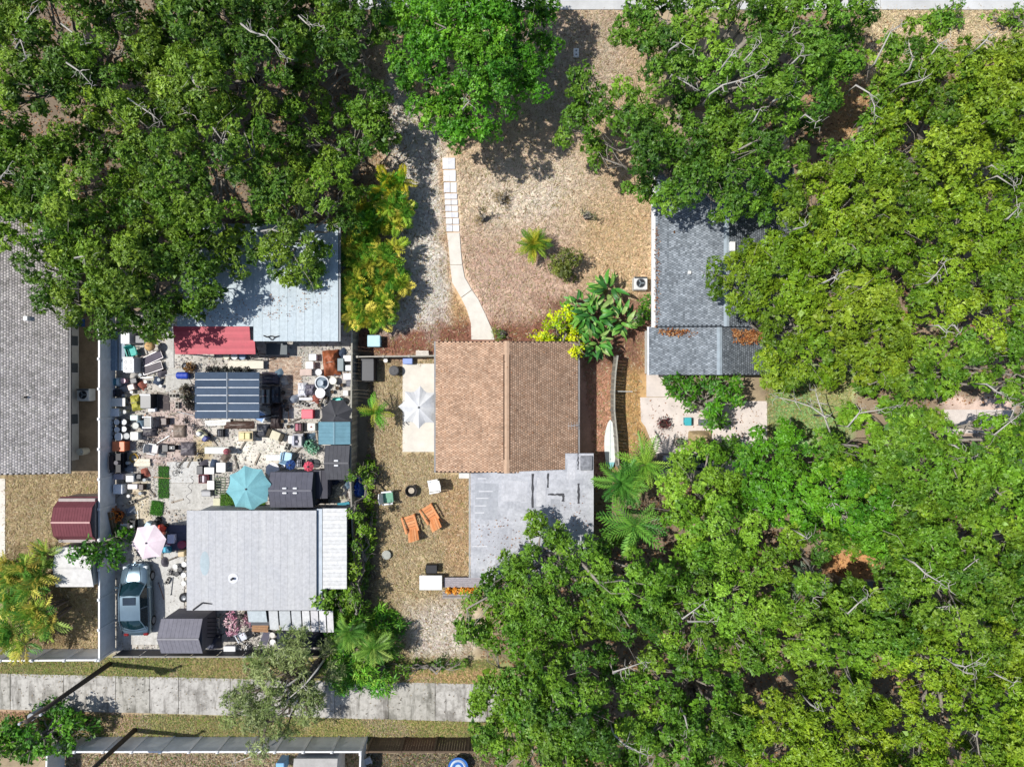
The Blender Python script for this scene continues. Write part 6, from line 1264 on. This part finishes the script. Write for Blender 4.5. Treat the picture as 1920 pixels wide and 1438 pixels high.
tarp('dark brown heap of dead vines below the striped canopy', 445, 797, 1.9, .5, .35, '#5c463c', seed=21, name='vine_heap', cat='heap')
table('long pale green bench in the middle of the yard', 408, 844, 1.5, .42, .45, '#dde0d4', name='bench', cat='bench')
kettle('dark red small grill at the right end of the pale green bench', 431, 845, '#7a2c30', '#b86a70', .2)
chair('white and blue folding chair right of the striped canopy', 491, 781, math.radians(-25), '#dfe6f0', '#86aad8', s=1.15)
tarp('black dead plant heap right of the striped canopy', 516, 780, .75, 1.6, .55, '#3c302e', seed=25, name='vine_heap', cat='heap')
tarp('dark slate tarp below the blue folding chair', 491, 808, .85, .85, .4, '#44464e', seed=27)
tb = table('cream table with yellow crates in the middle of the yard', 464, 817, .9, .62, .6, '#c8b48c'); 
for k in range(2): P('yellow_crate', MB().rbox(-.16+k*.34,.02,.602,.3,.4,.18,.03), M('#e6dca0',.6), tb)
cb = mk('camp_cot', 'cream cot with dark ends lying askew near the gravel heap', 'cot', 516, 816, math.radians(-22)); P('pad', MB().rbox(0,0,.25,.6,.5,.08,.03), M('#e0d8bc',.8), cb)
for s_ in (-1,1): P('end_panel', MB().rbox(s_*.42,0,.2,.24,.5,.16,.03), M('#4c4436',.8), cb); P('leg', MB().tube([(s_*.35,-.2,.22),(s_*.42,-.22,0),(s_*.42,.22,0),(s_*.35,.2,.22)],.015,5), M('#777777',.5), cb)
bin_('white rectangular trough above the round white table', 513, 858, .9, .38, .3, '#e6e6de', '#f2f2ee', name='trough', cat='trough')
chair('pale blue chair right of the white trough', 540, 856, math.radians(170), '#a4cce8', '#b8dcf0', s=1.15)
table('round white table touching the grey resin shed', 515, 879, .84, .84, .7, '#f0eaec', round_=True)
bin_('red cooler left of the black umbrella', 578, 776, .72, .58, .45, '#d83c50', '#e85064', name='cooler', cat='cooler')
crate('dark crate with pink boxes in the right part of the yard', 560, 801, .5, .55, .4, '#3c3638', fillhex=['#b86a78','#6c3c48'])
bin_('white square box with red stripe left of the teal roofed shed', 585, 800, .5, .48, .4, '#e4dccc', '#ece8dc', name='cardboard_box', cat='box', knob='#8a3030')
rack('grey shelf of jars left of the teal roofed shed', 562, 825, .65, .85, .7, '#a8a6a8', items=('#c8c8d0','#9a94a0','#d6d2d0'))
for i,(px,py,lab) in enumerate(((580,834,'green planter pot left of the dark gable shed'),(588,842,'grey green planter pot at the corner of the dark gable shed'))): pot(lab,px,py,.2,.35,'#5c7c70',['#6f9a7c','#8cb49a','#54806a'],70+i)
bin_('white narrow box above the pale blue chair', 547, 824, .34, .5, .4, '#e2e0da', '#ecebe6', name='cardboard_box', cat='box')
tub = mk('teal_wagon', 'teal plastic wagon beside the dividing fence', 'wagon', 633, 753, .2); P('tub', MB().lathe(0,0,[(0,.15),(.8,.15),(1,.45),(1.05,.47),(1,.42),(.82,.2),(0,.19)],16,sx=.4,sy=.26), M('#2fa8a0',.45), tub); P('seat', MB().rbox(.1,0,.3,.3,.34,.1,.03), M('#7ce0d4',.5), tub); P('handle', MB().tube([(-.4,0,.3),(-.65,.05,.5)],.02,5), M('#222222',.5), tub)
for a in (-1,1):
    for b in (-1,1): P('wheel', MB().torus((a*.25,b*.26,.1),.07,.03,'y',12,5), M('#1c1c1c',.8), tub)
# around the pale metal building
table('dark glass topped table under the eave of the pale metal building', 523, 655, 1.3, .72, .7, '#3c4a50', leg='#6a2430')
frame_rack('black leaning poles beside the red awning', 484, 658, .5, 1.0, 1.2, rot=.3, bars=3, name='pole_stack', cat='poles')
tarp('rust orange tarp over a heap by the dividing fence', 620, 680, 1.05, 1.6, .8, '#a8603c', seed=33, rot=.1)
bin_('white sack left of the rust orange tarp', 587, 670, .48, .42, .35, '#dfe4ec', '#e8ecf2', name='sack', cat='sack')
bin_('cream chest below the white sack', 582, 685, .5, .46, .45, '#efe9e2', '#f6f2ec', name='chest', cat='chest')
table('pinkish slatted low table on the brick paving', 574, 698, .75, .42, .4, '#c4aa9c')
bucket('small white planter at the corner of the slatted table', 598, 698, .2, .35, '#f0eeee', '#dcdcdc', name='planter', cat='planter')
wt = mk('fountain_basin', 'large white round fountain basin with grey bowl', 'fountain', 604, 718); P('basin', MB().lathe(0,0,[(0,.0),(.42,0),(.44,.4),(.38,.4),(.36,.25),(0,.25)],20), M('#e8ebee',.6), wt); P('water', MB().cyl(0,0,.26,.3,.35,n=18), M('#7c8c98',.1), wt); P('bowl', MB().lathe(0,0,[(0,.3),(.05,.32),(.06,.6),(.2,.7),(.18,.72),(0,.66)],14), M('#b8c4cc',.5), wt)
bucket('cream round tub right of the fountain basin', 625, 714, .22, .4, '#dcdccc', '#e8e6d8', name='round_tub', cat='tub')
table('white round side table below the fountain basin', 602, 737, .62, .62, .5, '#f6f2f2', round_=True)
tarp('white crumpled sheet left of the fountain basin', 565, 731, .6, .9, .35, '#e6e6ea', seed=37)
tarp('grey purple cushion pile below the fountain basin', 581, 731, .62, .7, .4, '#76727e', seed=38, name='cushion_pile', cat='cushions')
for lab,px,py,sx,sy,hx in (('white cushion at the top of the row by the dividing fence',653,672,.58,.38,'#f2f0ee'),('white box second in the row by the dividing fence',655,690,.45,.36,'#e6eaea'),('white pillow third in the row by the dividing fence',654,706,.62,.42,'#f4eef0'),('dark cube below the white pillows by the dividing fence',656,719,.4,.4,'#4a4c58'),('small white box below the dark cube by the dividing fence',649,737,.32,.36,'#ecebea')): bin_(lab,px,py,sx,sy,.35,hx,name='cushion_box' if hx!='#4a4c58' else 'dark_cube',cat='box')
bin_('grey green tool chest left of the white pillow row', 640, 684, .4, .8, .45, '#66767a', '#748488', name='tool_chest', cat='chest')
board('white length of trim lying above the red cooler', 571, 748, .85, .16, 0, '#f0f0f2', z=.2, n=2, name='trim_board')
tarp('grey tarp heap at the right top corner of the striped canopy', 505, 709, 1.1, .8, .45, '#585460', seed=41)
rack('shelf of plant pots along the right side of the striped canopy', 503, 742, .5, 1.2, .7, '#4a4444', items=('#d6d2cc','#6a3440','#8c9090'))
rack('dark rack of garden tools right of the plant pot shelf', 519, 740, .4, 1.0, .6, '#3a3e46', items=('#4a525c','#3c2c30'))
table('long gravel topped bench above the striped canopy', 462, 684, 2.2, .5, .4, '#d8d0bc', name='bench', cat='bench')
for i in range(6): pot(['first','second','third','fourth','fifth','sixth'][i] + ' small black pot from the left along the top edge of the striped canopy', 394+i*14, 694, .12, .22, '#1c1c1e', ['#2c2c2c','#3c403a'], 80+i)
for i,(px,lab,hx) in enumerate(((440,'white basin below the right end of the red awning','#e6e8e6'),(455,'blue grey bucket under the edge of the red awning','#7c94b4'),(425,'cream jar under the edge of the red awning','#d8d4b8'))): bucket(lab,px,668,.2,.35,hx,name='basin' if i==0 else 'bucket')
# right bottom of the yard
tarp('pile of white sticks and cuttings below the dark gable shed', 632, 922, 1.1, 1.1, .45, '#c8c4ac', seed=45, name='cuttings_pile', cat='pile', amp=.3)
board('turquoise plank below the cuttings pile', 642, 946, .75, .18, math.radians(8), '#3c9cb0', z=.3, n=2)
tarp('bright blue tarp hanging over the dividing fence', 672, 915, .62, 1.25, 1.2, '#2458b8', seed=47)
tarp('dark thorny brush beside the low sheet metal shed', 603, 938, .7, .5, .5, '#3a3638', seed=48, name='brush_heap', cat='heap')
bucket('white jug left of the navy parasol', 531, 873, .12, .3, '#f0f2f6', name='jug', cat='jug')
crate('grey crate between the two small parasols', 560, 869, .36, .5, .35, '#8c8c90', fillhex=['#b4b4bc','#6c6c74'])
# lower left block round the car
bs = mk('bamboo_screen', 'brown bamboo screen leaning on the white fence', 'screen', 212, 986)
for k in range(12): P('cane', MB().tube([(-.42+k*.07,-.95,.25+.02*(k%2)),(-.42+k*.07+.03,.95,.9+.02*(k%3))],.03,5), M(['#8a7458','#7a6448','#947c5c'][k%3],.8,var=.2), bs)
pot('rust orange pot at the top of the bamboo screen', 222, 966, .32, .45, '#b4602c', ['#b06a30','#8c4c20'], 91, name='clay_pot')
bin_('white box right of the bamboo screen', 233, 987, .45, .38, .35, '#eceef0', name='cardboard_box', cat='box'); bin_('white tilted box lower right of the bamboo screen', 230, 1002, .45, .4, .35, '#e6eaf0', rot=.1, name='cardboard_box', cat='box')
rack('black gadget rack above the pink umbrella', 250, 984, .45, .65, .5, '#1e1e20', items=('#2c2c2c','#d0d0cc'))
rt_ = mk('ride_on_mower', 'red ride-on mower above the pink umbrella', 'mower', 298, 985, math.radians(-40)); P('hood', MB().rbox(.25,0,.25,.45,.38,.35,.08), M('#dc4a34',.4), rt_); P('seat', MB().rbox(-.22,0,.4,.3,.34,.2,.05), M('#1e1e1e',.7), rt_); P('chassis', MB().box(-.45,.45,-.18,.18,.15,.25), M('#3a3a3a',.6), rt_); P('steering_wheel', MB().torus((.02,0,.72),.13,.018,'z',16,5), M('#222222',.6), rt_)
for x,r_ in ((-.28,.19),(.32,.14)):
    for y in (-.28,.28): P('wheel', MB().torus((x,y,r_),r_*.7,r_*.32,'y',14,6), M('#161616',.85), rt_)
bin_('pale blue box touching the red mower', 278, 985, .35, .42, .35, '#c0d8e6', rot=-.5)
board('dark blue play mat between the pink umbrella and the lavender trailer', 326, 1010, 1.5, 1.6, 0, '#4c5068', z=.02, t_=.02, n=3, name='play_mat', cat='mat')
bin_('lilac white toy box on the dark blue mat', 321, 1010, .45, .55, .3, '#c4c8e8', '#d4d8f4', name='toy_box'); bucket('purple toy ball on the lilac box', 316, 1017, .14, .25, '#8c2c6c', name='toy_bucket'); bucket('maroon round tub against the lavender trailer', 341, 1021, .24, .35, '#7c2848', '#8c3454', name='round_tub', cat='tub')
crate('turquoise crate at the lower edge of the play mat', 311, 1031, .5, .36, .3, '#2c8cac', fillhex=['#58c0dc','#2c6c8c']); bin_('tan box by the trailer wall below the maroon tub', 341, 1037, .4, .4, .35, '#c8b084', '#d0ba90', name='cardboard_box', cat='box')
for i,(px,py,hx,lab) in enumerate(((328,1062,'#e6e6e2','white paint can on the gravel right of the car'),(337,1068,'#2c2c2e','black paint can beside the white one right of the car'),(331,1076,'#262628','small black can right of the car'),(344,1078,'#ececec','white round jar against the trailer wall'),(345,1058,'#f0f0ee','white bucket high against the trailer wall'),(344,1094,'#ecece8','white bucket low against the trailer wall'))): bucket(lab,px,py,.15,.28,hx,name='paint_can' if i<3 else 'bucket')
tire('car tire leaning against the lavender trailer near the car', 342, 1122, .3)
bin_('white square hatch box above the grey slatted shed', 361, 1154, .62, .45, 1.6, '#f0f0ea', '#f6f6f2', name='meter_box', cat='box')
frame_rack('black metal frame with bars right of the grey slatted shed', 405, 1166, 1.25, 1.15, 1.3, bars=6, name='pipe_rack', cat='rack')
tarp('dark slate tarp below the black metal frame', 398, 1205, .95, .9, .7, '#44485a', seed=51)
tree('pink flowering bougainvillea beside the rear lean-to', [(430,1150),(455,1146),(466,1165),(460,1186),(436,1188),(428,1170)], .6, 1.6, pal('#d8a8b8','#e8c0cc','#c890a4','#b8788c','#e0d0cc'), 400, spacing=.4, rad=(.28,.42), dens=30, L=(.09,.17), name='bougainvillea', cat='shrub', tint=.8)
board('brown plank table beside the pink bougainvillea', 485, 1178, 1.0, .62, math.radians(-3), '#a8805c', z=.6, t_=.05, n=4, name='plank_table', cat='table')
chair('white chair in the heap below the brown plank table', 456, 1192, .5, '#d8dce4', s=1.0)
bike('black bicycle in the heap along the low dark fence', 470, 1203, .3, '#1e2024', s=.85)
bike('white bicycle in the heap along the low dark fence', 455, 1212, -.3, '#d8d8da', s=.8)
bin_('white box lying beside the low dark fence', 431, 1216, .75, .35, .3, '#f2f2f4', name='cardboard_box', cat='box')
bucket('cream bucket under the end of the rear lean-to', 511, 1190, .17, .35, '#dcd8d0'); bucket('white bucket below the cream one near the lean-to', 512, 1203, .18, .35, '#ecebe8')
tarp('dark blue tarp wall hanging under the rear lean-to', 560, 1200, 3.0, 1.0, .9, '#343a4c', seed=55)
folded_lounge('grey folded chair beside the brown plank table', 497, 1196, 1.2, '#5c5a68', L=.9)
drum('pale green pump beside the white roofed shed', 186, 1018, .2, .5, '#a8b8a4', standing=True, name='pump', cat='pump')

tarp('straw coloured heap of dry thatch on the pink side patio', 1315, 826, 1.5, 1.2, .7, '#b09a72', seed=60, name='thatch_heap', cat='heap', amp=.3)
pot('spiky dark potted yucca between the straw heap and the brown pot', 1275, 828, .22, .3, '#38342e', ['#4c5a40','#6a7a5c','#39452f'], 932, lh=.5)
bin_('grey boxes under the glossy leaved tree on the side patio', 1318, 792, .5, .4, .4, '#5c6068', '#6c7078')
# smaller loose things that nothing tells apart
def cloth_mesh(seed):
    n = 10; u, v = np.meshgrid(np.linspace(-1,1,n), np.linspace(-1,1,n)); e_ = np.clip(1.1-np.hypot(u,v)**2,0,1); z = np.maximum((.08+.3*fbm(u+seed,v,1.6,seed+2))*e_ + .06*e_*(vnoise(u,v,5,seed)-.5), .012); k = 1+.4*(fbm(u,v+seed,1.2,seed+5)-.5)
    V = np.stack([u*.3*k, v*.24*k, z], -1).reshape(-1,3); I = np.arange(n*n).reshape(n,n); return np_mesh('cloth', V, np.stack([I[:-1,:-1],I[:-1,1:],I[1:,1:],I[1:,:-1]],-1).reshape(-1,4))
GROUPS = [('white_jar', 'small white jar standing in the clutter along the white fence', 'jar', 'white jars in the clutter', [(231,742),(246,735),(262,703),(272,716),(297,712),(238,868),(270,900),(240,930),(262,925),(300,724)], lambda t, i: (P('body', MB().cyl(0,0,0,.24,.10,n=12), M('#ecebe8',.5), t), P('lid', MB().cyl(0,0,.24,.28,.105,n=12), M('#d8d8d4' if i%2 else '#9aa0a4',.5), t))),
 ('loose_plank', 'short grey plank lying on the gravel of the cluttered yard', 'plank', 'planks on the gravel', [(300,738),(325,775),(336,870),(352,868),(396,828),(440,870),(452,836),(545,760),(548,790),(600,752),(592,820),(262,936),(280,925),(330,940),(318,1050),(300,1040),(480,860),(556,845)], lambda t, i: (P('board', MB().box(-.35-.1*(i%3),.35,-.05,.05,.02,.06), M(['#8c8478','#a89c8c','#6c665e'][i%3],.85,var=.3), t), P('nail_strip', MB().box(-.3,-.26,-.06,.06,.061,.075), M('#5a4a3c',.9), t))),
 ('cinder_block', 'pale cinder block on the ground of the cluttered yard', 'block', 'cinder blocks in the yard', [(322,742),(330,760),(372,866),(536,838),(570,758),(600,790),(244,942),(312,1090)], lambda t, i: (P('shell', MB().box(-.2,.2,-.1,-.07,0,.19).box(-.2,.2,.07,.1,0,.19).box(-.2,-.17,-.069,.069,0,.19).box(.17,.2,-.069,.069,0,.19), M('#a29e95',.95,var=.2), t), P('web', MB().box(-.02,.02,-.069,.069,0,.19), M('#b8b4ac',.95), t))),
 ('black_pot', 'small black nursery pot in the clutter right of the striped canopy', 'pot', 'black nursery pots', [(530,736),(533,752),(537,768),(528,790),(540,800),(610,745),(622,735),(632,728),(640,722),(598,760),(571,815),(600,700)], lambda t, i: (P('body', MB().lathe(0,0,[(.08,0),(.12,.2),(.13,.2),(.13,.23),(.11,.23),(.10,.18),(0,.18)],12), M('#26262a',.7), t), P('soil', MB().cyl(0,0,.17,.19,.1,n=10), M('#5a4a38',.95), t))),
 ('wire_tangle', 'tangled dark wire heap lying in the cluttered yard', 'wire', 'wire tangles', [(262,836),(276,822),(300,806),(345,790),(360,800),(370,852),(508,752),(530,760),(570,740),(612,752),(560,752),(455,1200),(478,1190),(465,1215),(300,690),(318,1075),(598,918)], lambda t, i: (P('wire', MB().tube([(.3*math.sin(k*1.9+i)*(.5+.5*math.sin(k*.7)), .3*math.cos(k*2.3+i*2), .05+.1*abs(math.sin(k*1.3))) for k in range(14)], .018, 4), M(['#2c2c30','#55565a','#3c302a'][i%3], .6), t), P('clamp', MB().rbox(.05,.05,.03,.12,.08,.12,.02), M('#6c6c70',.5), t))),
 ('cloth_bundle', 'crumpled cloth bundle dropped in the cluttered yard', 'cloth', 'cloth bundles', [(246,705),(228,728),(262,722),(300,700),(293,716),(244,752),(262,795),(300,848),(236,880),(268,888),(378,870),(398,872),(420,858),(520,700),(530,714),(548,748),(590,748),(628,696),(640,662),(560,815),(580,820),(548,872),(240,960),(300,1000),(305,1055),(625,905),(640,930),(648,912)], lambda t, i: (P('cloth', cloth_mesh(i), M(['#b8b4ac','#8c94a0','#a05c4c','#5c5860','#3c4a60','#7a6c60','#6c8494'][i%7], .85, var=.25, scale=7), t), P('tie', MB().torus((0,0,.14), .09, .015,'z',10,4), M('#6a6258',.8), t))),
 ('metal_pipe', 'thin metal pipe lying in the cluttered yard', 'pipe', 'pipes on the ground', [(268,708),(310,702),(262,790),(300,826),(345,775),(540,775),(585,755),(560,760),(300,895),(255,975),(318,1100),(300,1110),(446,1205),(478,1215)], lambda t, i: (P('tube', MB().tube([(-.55,0,.06),(.55,.05*(i%3),.06)],.022,6), M(['#b8babc','#6a6c70','#8c6a50'][i%3],.4,.5), t), P('flange', MB().tube([(.52,.045*(i%3),.06),(.58,.05*(i%3),.06)],.04,8), M('#55585c',.5,.4), t)))]
MARKS = [('the bucket cluster',223,805),('the orange bin',228,836),('the black generator',280,752),('the striped canopy',400,742),('the white stove',250,684),('the folded lounge chairs',285,680),('the rubber mat',302,755),('the wicker basket',333,809),('the grey textured tarp',349,842),('the long turf strip',303,905),('the white slab',357,895),('the short turf piece',290,954),('the pale green bench',408,844),('the yellow crates',464,817),('the cream cot',516,816),('the red cooler',578,776),('the black umbrella',629,779),('the fountain basin',604,718),('the teal roofed shed',627,812),('the pale blue chair',540,856),('the pink umbrella',274,1018),('the parked car',258,1123),('the lavender trailer',350,1080),('the round white table',515,879),('the plant pot shelf',503,742),('the white and teal crate',216,716),('the pink bucket',233,714),('the yellow hose',247,860),('the white cooler',225,916),('the bougainvillea',447,1167),('the white bicycle',455,1212),('the bamboo screen',212,986),('the black hard case',311,840),('the white round chair',282,791),('the olive tarp',254,755),('the dividing fence',660,740),('the rust orange tarp',620,680),('the blue play mat',326,1010),('the air compressor',379,815),('the dark gable shed',633,867)]
used_ = set()
for nm, lab, cat_, grp, spots, fn in GROUPS:
    head = ' '.join(lab.split()[:3])
    for i, (px, py) in enumerate(spots):
        near = sorted(MARKS, key=lambda m_: math.hypot(m_[1]-px, m_[2]-py)); pairs = [(0,1),(0,2),(1,2),(0,3),(1,3),(2,3)]
        for a_, b_ in pairs:
            lb = head + ' between ' + near[a_][0] + ' and ' + near[b_][0]
            if lb not in used_: break
        used_.add(lb); fn(mk(nm, lb, cat_, px, py, (px*1.7+py*.9) % 6.28, 0, grp), i)

# fallen leaves caught on the roofs and slabs
def roof_litter(name, label, poly, z, n, hexes, seed, size=(.08,.2)):
    rng = np.random.RandomState(seed); b = np.array(poly, float); q = rng.uniform(b.min(0), b.max(0), (n*4, 2)); q = q[sdist(poly, q[:,0], q[:,1]) > rng.uniform(-3, 6, n*4)][:n]; k = (1 - z/CH)/S
    p = np.stack([(q[:,0]-960)*k, (719-q[:,1])*k, np.full(len(q), z)], -1); p[:,2] += rng.uniform(0,.05,len(q)); nn = np.tile([0,0,1.], (len(q),1)); c = np.array([C(h) for h in hexes])[rng.randint(0,len(hexes),len(q))]
    o = stuff(P(name, leaves_mesh(name, p, nn, c, rng, 1, size, .55, 1.0, tri=True), BLADE)); o['label'] = label; o['category'] = 'leaves'; return o
RU = ['#a8683c','#b8804c','#8a5432','#c4986a','#6c4a34']
roof_litter('leaf_drift', 'rust coloured leaf drift in the right valley of the slate wing roof', [(1374,619),(1432,619),(1432,640),(1395,646),(1376,636)], 2.62, 520, RU, 1)
roof_litter('leaf_drift', 'thin rust leaf drift along the left valley of the slate wing roof', [(1236,618),(1312,618),(1308,630),(1240,627)], 2.45, 240, RU, 2)
roof_litter('leaf_drift', 'brown leaves scattered over the left eave of the slate house', [(1228,420),(1236,420),(1234,616),(1226,616)], 2.42, 200, RU, 3, (.06,.13))
roof_litter('leaf_drift', 'leaf crumbs blown over the white flat roof under the tree', [(890,980),(1000,960),(1105,920),(1105,990),(930,1075),(890,1075)], 2.64, 260, RU, 4, (.05,.12))
roof_litter('leaf_drift', 'oak leaves fallen on the pale blue metal roof', [(340,560),(470,560),(628,520),(628,560),(540,600),(400,608),(340,608)], 2.74, 260, RU, 5, (.05,.12))
roof_litter('leaf_drift', 'scattered dry leaves on the pink side patio', [(1210,750),(1300,750),(1430,760),(1430,830),(1330,840),(1220,830)], .05, 260, RU, 6, (.06,.14))
roof_litter('leaf_drift', 'dead leaves and twigs blown along the concrete alley', [(0,1264),(910,1282),(910,1350),(0,1330)], .05, 420, ['#6c5c48','#8c7a5c','#5a4c3c','#a08c68'], 7, (.05,.13))
roof_litter('leaf_drift', 'leaf crumbs on the brown shingle roof', [(820,645),(1082,645),(1082,845),(820,880)], 2.68, 200, RU, 8, (.05,.11))
